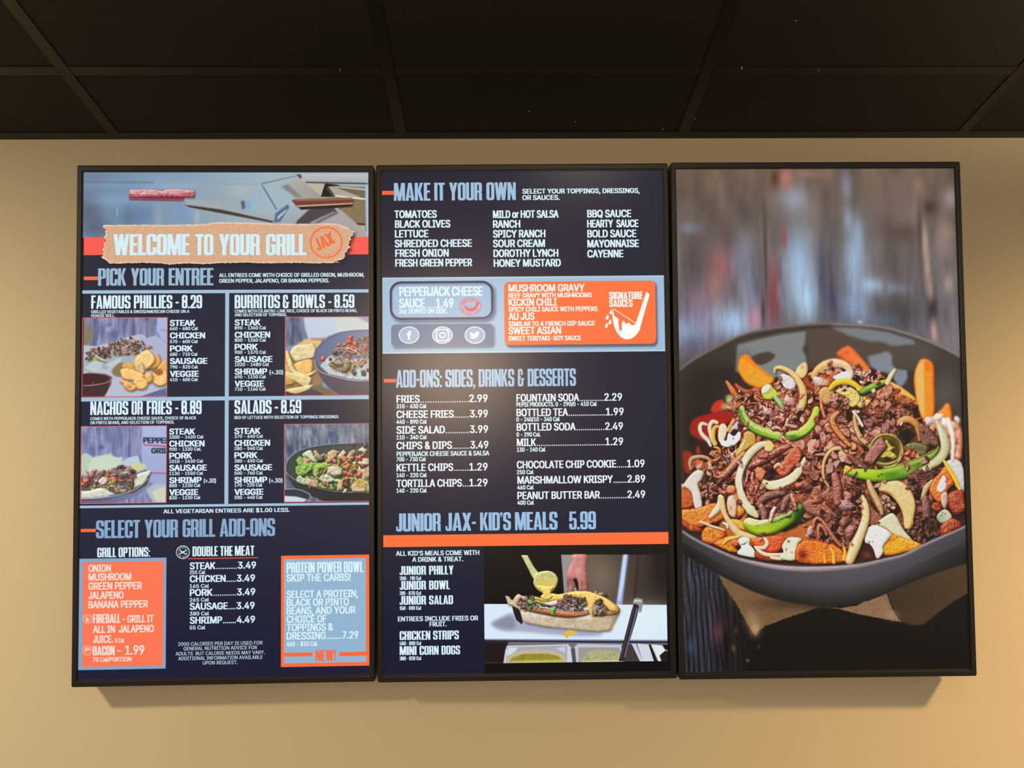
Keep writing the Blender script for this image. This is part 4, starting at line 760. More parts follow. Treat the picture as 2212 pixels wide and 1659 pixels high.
# ------------------------------------------------------------------ centre display: toppings, sides, junior meals
def centre_display():
    cv = Canvas(1); cv.a[:] = (21, 24, 46)
    words(cv, [('MAKE', 851, 929.8), ('IT', 938.2, 961), ('YOUR', 970.5, 1041.8), ('OWN', 1050.8, 1114.7)], 432, 38.8, (158, 190, 218))
    rect(cv, 825, 410.5, 851, 418.8, (250, 98, 56))
    rows(cv, [('SELECT YOUR TOPPINGS, DRESSINGS,', 1128.6, 415.8, 1383.2), ('OR SAUCES.', 1128.6, 429.6, 1209.8)], 11, WHT, .08)
    rows(cv, [('TOMATOES', 851.7, 469.4, 943.7), ('BLACK OLIVES', 853, 490.6, 973.2), ('LETTUCE', 853, 511.7, 925.4), ('SHREDDED CHEESE', 852.5, 532.9, 1019.9), ('FRESH ONION', 853.6, 553.7, 969.7), ('FRESH GREEN PEPPER', 853.6, 574.9, 1020.2),
              ('MILD or HOT SALSA', 1064.9, 468.9, 1207.4), ('RANCH', 1065, 490.1, 1124.5), ('SPICY RANCH', 1065, 511.3, 1179), ('SOUR CREAM', 1065, 532.2, 1178), ('DOROTHY LYNCH', 1066, 553.6, 1207), ('HONEY MUSTARD', 1066.5, 574.8, 1212.4),
              ('BBQ SAUCE', 1269, 467, 1365), ('HEARTY  SAUCE', 1269, 488.7, 1380.4), ('BOLD SAUCE', 1269.4, 510.5, 1376), ('MAYONNAISE', 1269.4, 532.1, 1381.6), ('CAYENNE', 1269.4, 554, 1347.9)], 17, WHT, .07)
    rect(cv, 820, 598.5, 1440, 757, (158, 188, 214))
    st = clip_begin(cv, 826, 598.5, 1440, 757); glow(cv, 1090, 690, 90, 90, (184, 208, 228), .5); clip_end(cv, st); rect(cv, 820, 598.5, 1440, 595, (196, 214, 226), alpha=.7); rect(cv, 820, 761, 1440, 757, (206, 222, 230), alpha=.7)
    rect(cv, 845, 611, 1072, 695, (70, 84, 110), 24, 6, .7); rect(cv, 841.8, 606.8, 1066, 687.6, (40, 38, 76), 24); rect(cv, 846.4, 611.2, 1061.6, 683.2, (118, 138, 168), 20)
    rect(cv, 848, 615, 1061, 683, (158, 186, 214), 17, 3)
    text(cv, 'PEPPERJACK CHEESE', 862.5, 639, 1043, 20.8, WHT, .062); text(cv, 'SAUCE', 862, 664, 918, 20.8, WHT, .062); dots(cv, 919, 663.6, 941, 5); text(cv, '1.49', 941.6, 663.8, 980, 20.8, WHT, .062)
    text(cv, '2oz SERVED ON SIDE.', 862, 676.2, 966.7, 10.4, WHT, .07)
    RD = (242, 82, 74); ring(cv, 1016.2, 660.6, 23.8, 19.2, 1.4, RD); arctext(cv, 'SMOTHER', 1016, 661.5, 18.6, 14.6, -160, -32, 6.2, RD); arctext(cv, 'OUR CHEESE SAUCE', 1016.2, 660.6, 19, 15, 160, 18, 3.6, RD, True)
    poly(cv, [(1002, 659), (1008, 661), (1014, 665), (1018, 664), (1024, 663), (1032, 652), (1034, 651), (1036, 653), (1029, 666), (1022, 671), (1012, 671), (1005, 667)], RD, 0, curve=False)
    poly(cv, [(1003, 658), (1021, 662), (1021, 662.6), (1003, 658.8)], RD); 
    for x, y in ((999, 657), (1000, 662), (997, 664)): glow(cv, x, y, .8, 1.2, RD, 1)
    rect(cv, 848, 703, 1070, 751, (80, 92, 116), 9, 5, .7); rect(cv, 844.8, 700, 1065.4, 744.6, (96, 116, 148), 9)
    for x in (883.6, 955.7, 1026):
        ring(cv, x, 722.8, 22.4, 19, 2, WHT, 1, (158, 176, 200))
    Wt = (236, 246, 252)
    poly(cv, [(881, 733.5), (881, 723), (878, 723), (878, 719.5), (881, 719.5), (881, 717), (883, 713.8), (888.6, 713.2), (888.6, 716.8), (886, 717.2), (885.6, 719.5), (888.8, 719.5), (888.4, 723), (885.6, 723), (885.6, 733.5)], Wt)
    for a, b, r in ((14.5, 13, Wt), (12, 10.8, (158, 176, 200))): rect(cv, 955.7-a, 722.6-b, 955.7+a, 722.6+b, r, 6)
    ring(cv, 955.9, 722.8, 7.6, 6.6, 2.6, Wt); glow(cv, 964.6, 716.2, 1.4, 1.2, Wt, 1, p=6)
    poly(cv, [(1015, 727.5), (1019, 727.5), (1016.5, 724.5), (1018, 724), (1015, 720.5), (1017, 720.5), (1015, 716), (1022, 719.5), (1026, 720.5), (1026.5, 716.5), (1030, 715), (1033, 716), (1036.5, 715.2), (1034.5, 718.6), (1034, 723), (1030, 728), (1024, 730.5), (1018, 730)], Wt, 0)
    rect(cv, 1092, 610, 1423, 747, (70, 74, 92), 11, 4, .8); rect(cv, 1088.9, 606.9, 1419.4, 740.6, (255, 114, 60), 11)
    rows(cv, [('MUSHROOM GRAVY', 1098.7, 628.8, 1263.7), ('KICKIN CHILI', 1098.7, 659.5, 1203.5), ('AU JUS', 1098.7, 689.9, 1155.3), ('SWEET ASIAN', 1098.7, 721.1, 1213)], 16.3, (250, 246, 240), .062)
    rows(cv, [('BEEF GRAVY WITH MUSHROOMS', 1098.7, 641.7, 1279.5), ('SPICY CHILI SAUCE WITH PEPPERS', 1098.7, 672, 1291.9), ('SIMILAR TO A FRENCH DIP SAUCE', 1098.7, 703.5, 1286.3), ('SWEET TERIYAKI-SOY SAUCE', 1098.7, 735, 1256.7)], 10.6, (250, 246, 240), .07)
    SW = (252, 250, 246); display(cv, 'SIGNATURE', 1317, 644.4, 1390, 16, SW, bold=1, gap=2.5); display(cv, 'SAUCES', 1317.5, 661.2, 1368, 16, SW, bold=1, gap=2.5)
    poly(cv, [(1398, 627.6), (1404.8, 634), (1386, 700), (1383.6, 710), (1379, 718), (1370.3, 727), (1362, 731), (1353, 731.5), (1342.5, 727), (1334, 717), (1328, 704), (1324, 684), (1324, 666), (1326.4, 672), (1328, 681), (1333, 683.5), (1337.2, 687), (1337.4, 700), (1340, 712), (1342.6, 713.6),
              (1344.6, 709), (1344.4, 696), (1347.6, 690), (1350, 693), (1353.4, 697.8), (1357, 696), (1360, 694.6), (1364, 699.5), (1369, 700.8), (1374, 698)], SW)
    poly(cv, [(1324, 664.4), (1326.6, 664.4), (1374.4, 695.2), (1374, 697)], SW)
    for x, y, s in ((1320.4, 672, 3), (1312.6, 683.6, 3.2), (1318.4, 694, 3.4), (1311, 701.5, 3)): poly(cv, [(x+1.5, y-6), (x+s, y+2), (x, y+5), (x-s, y+2)], SW, 0, curve=True)
    words(cv, [('ADD-ONS:', 855.4, 955), ('SIDES,', 962, 1027), ('DRINKS', 1034, 1111.6), ('&', 1118.9, 1133), ('DESSERTS', 1140.4, 1245.2)], 837, 38.4, (160, 194, 222), slope=-.006)
    rect(cv, 829, 818.2, 855.6, 825.6, (250, 98, 56))
    for s, x0, x1, p, p0, p1, y, n in (('FRIES', 856.4, 906.6, '2.99', 1013.6, 1053.7, 870.2, 20), ('CHEESE FRIES', 856.2, 980.5, '3.99', 1015, 1054.3, 903.5, 7), ('SIDE SALAD', 856.2, 961.3, '3.99', 1015, 1054.7, 937.3, 11), ('CHIPS & DIPS', 856.2, 976.7, '3.49', 1016, 1055.4, 971.2, 8),
                                     ('KETTLE CHIPS', 856.4, 979.2, '1.29', 1013.8, 1053.7, 1019, 7), ('TORTILLA CHIPS', 856, 998.2, '1.29', 1013.8, 1053.7, 1053.4, 3),
                                     ('FOUNTAIN SODA', 1115.9, 1252, '2.29', 1306.6, 1345.2, 867.4, 12), ('BOTTLED TEA', 1116, 1228, '1.99', 1310, 1348.8, 899.2, 18), ('BOTTLED SODA', 1116.4, 1244.6, '2.49', 1308.3, 1347.3, 930.8, 13), ('MILK', 1116.8, 1158.6, '1.29', 1309, 1347.7, 964.1, 32),
                                     ('CHOCOLATE CHIP COOKIE', 1116.8, 1332.6, '1.09', 1356, 1394.4, 1012.7, 5), ('MARSHMALLOW KRISPY', 1118, 1325.6, '2.89', 1356.8, 1395.8, 1046, 7), ('PEANUT BUTTER BAR', 1118, 1297.3, '2.49', 1356.8, 1395.8, 1079.7, 12)):
        text(cv, s, x0, y, x1, 17, (232, 240, 244), .062); cy = cv.P([(x0, y)])[0][1]; text(cv, p, p0, y, p1, 17, (232, 240, 244), .055, cy=cy); dots(cv, x1+.6, y, p0-.8, n, (228, 236, 240), 2.7, cy)
    rows(cv, [('310 - 630 Cal', 856, 882.2, 921.2), ('440 - 890 Cal', 856, 916, 921.8), ('110 - 340 Cal', 856, 949.7, 921.8), ('700 - 730 Cal', 856, 997.4, 920), ('140 - 220 Cal', 856, 1032, 921.8), ('140 - 220 Cal', 856, 1065.4, 921.8),
              ('PEPSI PRODUCTS. 0 - 290/0 - 410 Cal', 1115.7, 878.2, 1290.4), ('0 - 240/10 - 340 Cal', 1115.7, 910.4, 1210), ('0 - 290 CaL', 1116, 943.4, 1169), ('130 - 140 Cal', 1116.8, 976.3, 1179), ('250 Cal', 1116.8, 1025.2, 1153.3), ('460 Cal', 1117.6, 1058.4, 1153.4), ('400 Cal', 1118, 1091.6, 1154)], 9.7, WHT, .075)
    text(cv, 'PEPPERJACK CHEESE SAUCE & SALSA', 856.4, 986.2, 1057.3, 10.6, WHT, .07)
    words(cv, [('JUNIOR', 855.4, 952.4), ('JAX-', 962.3, 1028.8), ("KID'S", 1037.4, 1104.3), ('MEALS', 1113, 1205.4), ('5.99', 1230.7, 1288.9)], 1149.6, 39.4, (154, 190, 222), slope=-.011)
    rect(cv, 820, 1157.6, 1446, 1176.5, (255, 112, 58))
    a = cv.P([(1045.2, 1185)])[0]; prect(cv, a[0], a[1]-6, CW, CH, (9, 8, 10))
    rows(cv, [("ALL KID'S MEALS COME WITH", 855, 1202.4, 1035.7), ('A DRINK & TREAT.', 890.2, 1215.6, 1001), ('ENTREES INCLUDE FRIES OR', 859.2, 1344.9, 1033.2), ('FRUIT.', 927.7, 1356.2, 965)], 10.8, WHT, .07)
    for L, y, c in (([('JUNIOR', 863, 920.3), ('PHILLY', 926.7, 979.8)], 1244, '260 - 710 Cal'), ([('JUNIOR', 863, 920.3), ('BOWL', 926.7, 971.8)], 1276.3, '310 - 670 Cal'), ([('JUNIOR', 863, 920.3), ('SALAD', 926.7, 978.8)], 1308.8, '150 - 610 Cal'),
                  ([('CHICKEN', 863, 929.6), ('STRIPS', 935.5, 991.4)], 1385.4, '560 - 890 Cal'), ([('MINI', 863, 899.7), ('CORN', 906, 947.6), ('DOGS', 953.5, 994)], 1418.2, '380 - 820 Cal')):
        words(cv, L, y, 19.4, WHT, 1, -.012); display(cv, c, 863, y+11.3, 909.5, 8.2, WHT)
    sandwich_photo(cv)
    return cv

def sandwich_photo(cv):
    st = clip_begin(cv, 1045.3, 1201.5, 1444.8, 1432)
    poly(cv, [(1045, 1200), (1450, 1200), (1450, 1436), (1045, 1436)], (10, 8, 9))
    poly(cv, [(1213, 1200), (1450, 1200), (1450, 1312), (1222, 1312)], (112, 98, 84), 0, shade=((40, 32, 28), 1, 0)); poly(cv, [(1213, 1200), (1240, 1200), (1240, 1300), (1221, 1300)], (150, 146, 146), 2)
    glow(cv, 1300, 1250, 40, 50, (126, 110, 94), .7); glow(cv, 1430, 1220, 24, 60, (22, 18, 18), .8)
    poly(cv, [(1347, 1200), (1359, 1200), (1345, 1312), (1332, 1312)], (150, 166, 206), 3); poly(cv, [(1349, 1200), (1356, 1200), (1349, 1262), (1341, 1300), (1336, 1300)], (196, 214, 246), 2)
    poly(cv, [(1377, 1200), (1383, 1200), (1376, 1300), (1370, 1300)], (58, 40, 34), 1)
    # hand reaching down
    S = (212, 138, 128)
    panel(cv, [(1237, 1200), (1267, 1200), (1268, 1226), (1270, 1245), (1273, 1268), (1270, 1280), (1252, 1280), (1250, 1262), (1245, 1252), (1238, 1262), (1241, 1282), (1230, 1282), (1226, 1262), (1225, 1244), (1232, 1222), (1238, 1212)], S, .2, 8, .3, 9, .0, shade=((168, 92, 90), 1, 1), amb=.55)
    poly(cv, [(1240, 1254), (1246, 1252), (1250, 1264), (1250, 1280), (1246, 1280), (1244, 1266)], (30, 14, 16), 1, curve=True); poly(cv, [(1243, 1272), (1246, 1272), (1246, 1282), (1243, 1282)], (200, 190, 186), 1)
    for x, y in ((1232, 1254), (1258, 1262), (1268, 1264)): glow(cv, x, y, 3, 6, (112, 44, 48), .5)
    glow(cv, 1250, 1236, 7, 12, (236, 172, 160), .5); glow(cv, 1228, 1262, 3, 10, (80, 34, 40), .5)
    # white board, shadow
    poly(cv, [(1045, 1307), (1444, 1309.5), (1446, 1387), (1045, 1384)], (216, 232, 246)); glow(cv, 1400, 1340, 60, 30, (224, 240, 244), .8)
    poly(cv, [(1060, 1350), (1085, 1335), (1110, 1328), (1150, 1350), (1300, 1372), (1250, 1378), (1130, 1368), (1085, 1366)], (160, 164, 190), 6, .9, curve=True)
    poly(cv, [(1066, 1350), (1100, 1334), (1115, 1350), (1105, 1362), (1080, 1358)], (120, 118, 132), 6, .6, curve=True)
    poly(cv, [(1045, 1383), (1446, 1386), (1446, 1391), (1045, 1386)], (120, 128, 168), 1); poly(cv, [(1045, 1386), (1447, 1389), (1447, 1394), (1045, 1389)], (44, 30, 40), 0)
    # steam table pans
    poly(cv, [(1045, 1389), (1447, 1393), (1447, 1436), (1045, 1436)], (112, 110, 116)); poly(cv, [(1045, 1389), (1100, 1389), (1094, 1400), (1088, 1436), (1045, 1436)], (28, 20, 22), 3)
    poly(cv, [(1096, 1398), (1228, 1395), (1236, 1404), (1240, 1436), (1088, 1436), (1092, 1408)], (206, 208, 216), 1); poly(cv, [(1097, 1401), (1226, 1398), (1226, 1436), (1092, 1436)], (168, 166, 176), 1)
    poly(cv, [(1098, 1402), (1120, 1402), (1108, 1416), (1094, 1420)], (206, 220, 240), 1); poly(cv, [(1222, 1400), (1200, 1404), (1222, 1414)], (190, 204, 230), 2)
    poly(cv, [(1096, 1424), (1110, 1412), (1150, 1406), (1195, 1408), (1216, 1416), (1224, 1428), (1224, 1436), (1092, 1436)], (196, 178, 150), 2, curve=False)
    poly(cv, [(1100, 1436), (1106, 1424), (1130, 1416), (1180, 1415), (1205, 1420), (1218, 1430), (1218, 1436)], (150, 138, 48), 1, tex=.15, texcell=10)
    poly(cv, [(1104, 1431), (1218, 1428), (1218, 1436), (1100, 1436)], (206, 200, 120), 1, .7)
    poly(cv, [(1242, 1400), (1250, 1394), (1346, 1396), (1350, 1436), (1244, 1436)], (190, 194, 204), 1); poly(cv, [(1250, 1402), (1340, 1402), (1344, 1436), (1252, 1436)], (156, 152, 150), 1)
    poly(cv, [(1234, 1404), (1243, 1404), (1246, 1436), (1238, 1436)], (84, 76, 84), 1)
    poly(cv, [(1256, 1430), (1270, 1412), (1295, 1407), (1330, 1410), (1344, 1418), (1344, 1436), (1256, 1436)], (172, 170, 126), 1, tex=.12, texcell=10); poly(cv, [(1258, 1432), (1344, 1430), (1344, 1436), (1256, 1436)], (212, 208, 160), 1)
    for x, y in ((1272, 1426), (1290, 1422), (1303, 1418), (1320, 1420), (1328, 1417), (1312, 1426), (1288, 1425)): glow(cv, x, y, .9, .8, (50, 46, 26), .9)
    poly(cv, [(1344, 1398), (1378, 1394), (1392, 1436), (1350, 1436)], (66, 54, 56), 1); poly(cv, [(1366, 1394), (1376, 1394), (1392, 1436), (1386, 1436)], (196, 204, 220), 0)
    poly(cv, [(1378, 1394), (1404, 1396), (1420, 1436), (1392, 1436)], (206, 214, 228), 0); poly(cv, [(1403, 1396), (1408, 1396), (1424, 1436), (1416, 1436)], (30, 20, 24), 0); poly(cv, [(1408, 1396), (1414, 1396), (1432, 1436), (1426, 1436)], (216, 222, 232), 0)
    poly(cv, [(1414, 1396), (1432, 1398), (1440, 1408), (1426, 1420), (1432, 1436), (1428, 1436)], (224, 232, 240), 0); poly(cv, [(1434, 1396), (1447, 1397), (1447, 1407), (1438, 1406)], (20, 12, 16), 0); poly(cv, [(1447, 1411), (1438, 1411), (1428, 1420), (1433, 1436), (1447, 1436)], (30, 20, 22), 0)
    # paper boat
    poly(cv, [(1106, 1310), (1122, 1316), (1130, 1345), (1128, 1352), (1116, 1342), (1110, 1326)], (30, 24, 28), 0)
    PB = (206, 194, 168)
    panel(cv, [(1092, 1289), (1100, 1291), (1107, 1300), (1114, 1290), (1120, 1285), (1128, 1289), (1140, 1292), (1150, 1310), (1130, 1330), (1120, 1318), (1108, 1312), (1098, 1310)], (214, 186, 150), .15, 8, .6, 4, .3, curve=False)
    panel(cv, [(1124, 1322), (1150, 1330), (1230, 1337), (1300, 1334), (1326, 1328), (1340, 1318), (1338, 1330), (1320, 1366), (1296, 1369), (1270, 1367), (1180, 1358), (1140, 1350), (1130, 1345)], PB, .08, 8, .2, 6, .35, curve=False, shade=((190, 168, 134), 1, 1), amb=.6)
    for _ in range(26):
        x = rs.uniform(1186, 1244); y = 1343+rs.uniform(-4, 5); tube(cv, [(x, y), (x+rs.uniform(-6, 6), y+rs.uniform(-4, 4))], [.5, .4], (120, 98, 68), 0, 5, 0, alpha=.55)
    poly(cv, [(1325, 1328), (1333, 1330), (1325, 1362), (1318, 1362)], (170, 148, 110), 1, .8)
    # roll, sausage, toppings
    panel(cv, [(1300, 1300), (1318, 1300), (1334, 1310), (1341, 1320), (1334, 1330), (1300, 1334), (1280, 1332)], (196, 128, 74), .35, 8, 1, 6, .3)
    tube(cv, [(1132, 1312), (1150, 1318), (1190, 1325), (1230, 1330), (1268, 1325)], [5, 6.5, 7.5, 7.5, 5], (176, 94, 44), .55, 12, .5, bump=1.5, amb=.45)
    tube(cv, [(1240, 1333), (1262, 1330), (1280, 1325)], [2, 3, 1], (150, 80, 44), .3, 8, .3)
    shreds(cv, [(1116, 1306), (1124, 1296), (1140, 1290), (1180, 1294), (1210, 1300), (1220, 1316), (1180, 1312), (1130, 1316)], 120, [(92, 68, 58), (124, 96, 84), (60, 44, 38), (150, 120, 106)], seed=21, r0=1, r1=2.2, ln=(5, 12), spec=.4)
    shreds(cv, [(1202, 1312), (1210, 1298), (1235, 1294), (1262, 1294), (1268, 1310), (1258, 1324), (1238, 1320), (1214, 1318)], 130, [(118, 88, 86), (148, 118, 114), (80, 58, 56), (176, 146, 142)], seed=22, r0=1, r1=2.2, ln=(4, 10), spec=.5)
    shreds(cv, [(1284, 1326), (1290, 1308), (1296, 1294), (1312, 1300), (1318, 1316), (1305, 1332), (1290, 1334)], 80, [(110, 78, 72), (84, 56, 52), (140, 108, 100)], seed=23, r0=1, r1=2, ln=(4, 10), spec=.5)
    shreds(cv, [(1218, 1284), (1230, 1278), (1300, 1282), (1314, 1290), (1300, 1296), (1230, 1294)], 60, [(120, 92, 84), (150, 126, 118), (196, 176, 130)], seed=24, r0=1, r1=2, ln=(4, 10), spec=.4)
    Y = (240, 196, 92)
    panel(cv, [(1172, 1290), (1190, 1284), (1206, 1286), (1220, 1284), (1240, 1280), (1270, 1280), (1296, 1288), (1316, 1298), (1330, 1310), (1336, 1322), (1320, 1322), (1304, 1306), (1290, 1302), (1284, 1312), (1280, 1334), (1272, 1320), (1266, 1300), (1240, 1292), (1222, 1296), (1210, 1300), (1190, 1302), (1178, 1298)], Y, .35, 10, .9, 6, .4, amb=.6)
    shreds(cv, [(1218, 1290), (1238, 1288), (1232, 1298), (1220, 1300)], 16, [(112, 68, 50), (140, 92, 70)], seed=25, r0=1, r1=2, ln=(4, 8)); shreds(cv, [(1290, 1296), (1304, 1298), (1300, 1306), (1288, 1306)], 14, [(84, 56, 50), (110, 80, 74)], seed=26, r0=1, r1=2, ln=(4, 8)); shreds(cv, [(1244, 1296), (1262, 1294), (1268, 1306), (1250, 1306)], 30, [(70, 52, 50), (100, 78, 74)], seed=27, r0=1, r1=2, ln=(4, 8))
    tube(cv, [(1158, 1294), (1170, 1298), (1182, 1302)], [3, 2.6, 1.5], (222, 196, 30), .5, 12, .4); tube(cv, [(1158, 1300), (1176, 1306), (1192, 1310)], [2.5, 3, 2], (190, 150, 100), .3, 8, .4)
    panel(cv, [(1176, 1306), (1190, 1302), (1204, 1300), (1204, 1308), (1190, 1311)], (232, 224, 206), .4, 8, .5, 3, .3)
    G1 = (70, 150, 34); panel(cv, [(1140, 1300), (1147, 1298), (1153, 1304), (1150, 1309), (1141, 1306)], G1, .6, 12, 1, 3, .5); tube(cv, [(1160, 1308), (1168, 1312), (1170, 1320)], [1.5, 2.5, 1], (110, 170, 60), .5, 10, .4)
    tube(cv, [(1146, 1314), (1144, 1322)], [2.5, 2], (54, 120, 24), .5, 10, .4); panel(cv, [(1190, 1320), (1196, 1315), (1201, 1317), (1198, 1326), (1200, 1332), (1192, 1331), (1189, 1326)], (80, 160, 30), .6, 12, 1, 3, .5); tube(cv, [(1258, 1310), (1266, 1306)], [2, 1.5], (76, 140, 30), .5, 10, .4); tube(cv, [(1298, 1326), (1302, 1320)], [2.4, 2], (100, 140, 50), .4, 10, .4)
    tube(cv, [(1166, 1314), (1180, 1316), (1190, 1318)], [1, 1.6, .8], (206, 206, 190), .4, 8, .3)
    glow(cv, 1262, 1287, 3, 2, (240, 200, 20), .8)
    poly(cv, [(1220, 1370), (1232, 1364), (1246, 1368), (1246, 1372), (1232, 1376), (1226, 1382), (1221, 1378)], (226, 184, 66), 0, curve=True); poly(cv, [(1328, 1354), (1334, 1356), (1330, 1362), (1326, 1361)], (240, 232, 160), 1)
    # ladle pouring cheese
    panel(cv, [(1126, 1201), (1140, 1201), (1154, 1226), (1166, 1242), (1164, 1254), (1156, 1256), (1150, 1248), (1138, 1224)], (206, 206, 128), .25, 8, .4, 4, 0, curve=False)
    panel(cv, [(1154, 1252), (1158, 1242), (1168, 1237), (1184, 1235), (1198, 1240), (1206, 1252), (1204, 1266), (1196, 1278), (1186, 1284), (1170, 1282), (1158, 1272), (1153, 1262)], (196, 192, 100), .4, 8, .4, 5, 0, rim=(240, 236, 170))
    panel(cv, [(1160, 1268), (1166, 1266), (1184, 1269), (1200, 1268), (1194, 1276), (1190, 1284), (1196, 1292), (1180, 1300), (1168, 1292), (1174, 1284), (1164, 1276)], (246, 216, 88), .4, 10, .6, 5, 0)
    poly(cv, [(1162, 1260), (1176, 1256), (1200, 1262), (1198, 1268), (1180, 1267), (1162, 1266)], (222, 190, 92), 2, .8, curve=True); glow(cv, 1180, 1252, 1.4, 1, (250, 252, 230), .9)
    # tongs
    poly(cv, [(1371, 1306), (1384, 1308), (1378, 1334), (1360, 1396), (1350, 1432), (1338, 1432), (1352, 1376), (1366, 1322)], (42, 34, 44), 0)
    poly(cv, [(1377, 1316), (1380, 1317), (1352, 1424), (1349, 1424)], (128, 124, 140), 0, .8); poly(cv, [(1370, 1314), (1372, 1315), (1344, 1426), (1342, 1426)], (86, 78, 92), 0, .8)
    poly(cv, [(1371, 1296), (1378, 1294), (1390, 1297), (1391, 1304), (1388, 1324), (1382, 1327), (1382, 1312), (1378, 1308), (1369, 1307)], (150, 140, 148), 0, curve=False); poly(cv, [(1372, 1298), (1388, 1299), (1388, 1303), (1371, 1303)], (206, 200, 206), 1)
    clip_end(cv, st)
# ------------------------------------------------------------------ right display: one large food photograph
def inside(p, x, y):
    r = False; j = len(p)-1
    for i in range(len(p)):
        if (p[i][1] > y) != (p[j][1] > y) and x < (p[j][0]-p[i][0])*(y-p[i][1])/(p[j][1]-p[i][1])+p[i][0]: r = not r
        j = i
    return r
def crumbs(cv, pts, n, colf, r0=2.5, r1=7, spec=.5, seed=1, rough=.3, soft=0, bump=1.6, shadow=.55, asp=(1.1, 2.4), strips=.35, gloss=9):
    """pile of torn meat: angular crumbs and short ragged strips, far ones first"""
    R = np.random.RandomState(seed); p = np.array(pts, float); lo, hi = p.min(0), p.max(0); L = []
    while len(L) < n:
        x, y = lo+R.rand(2)*(hi-lo)
        if inside(p, x, y): L.append((x, y))
    L = sorted(L, key=lambda t: t[1]*.35+R.rand()*60)
    for i, (x, y) in enumerate(L):
        if r1 > 3.5:
            t = i/n; r = R.uniform(r0, r1)*(1.25-.3*t); c = np.array(colf(x, y, R), float)*R.uniform(.82, 1.12)*np.array((1.04, .98, .92))
            if R.rand() < strips*.45:
                a = R.uniform(0, np.pi); l = r*R.uniform(1.2, 2.2); q = []
                for s in (-1, -.4, .2, 1):
                    q.append((x+np.cos(a)*l*s, y+np.sin(a)*l*s)); a += R.randn()*.5
                w = r*R.uniform(.3, .5); tube(cv, q, [w*.5, w*1.1, w*.9, w*.4], c, spec*.8, gloss, shadow, bump=1.2, nshad=3, amb=.4, flat=.6)
            else: flake(cv, x, y, r, c, R.uniform(*asp), None, R, .55, 1.1, spec, gloss, shadow)
            continue
        t = i/n; r = R.uniform(r0, r1)*(1.15-.3*t); c = np.array(colf(x, y, R), float)
        if R.rand() < strips:
            a = R.uniform(0, np.pi); l = r*R.uniform(1.2, 2.4); q = []
            for s in (-1, -.4, .2, 1):
                q.append((x+np.cos(a)*l*s, y+np.sin(a)*l*s)); a += R.randn()*.45
            w = r*R.uniform(.35, .6)
            tube(cv, q, [w*.6, w*1.1, w*.9, w*.5], c, spec, gloss, shadow, bump=1.6, nshad=3, amb=.38, flat=.8, soft=soft)
        else: lump(cv, x, y, r, c, R.uniform(*asp), None, rough, spec, gloss, bump, shadow, .34, 1.0, 5, soft, sides=9)

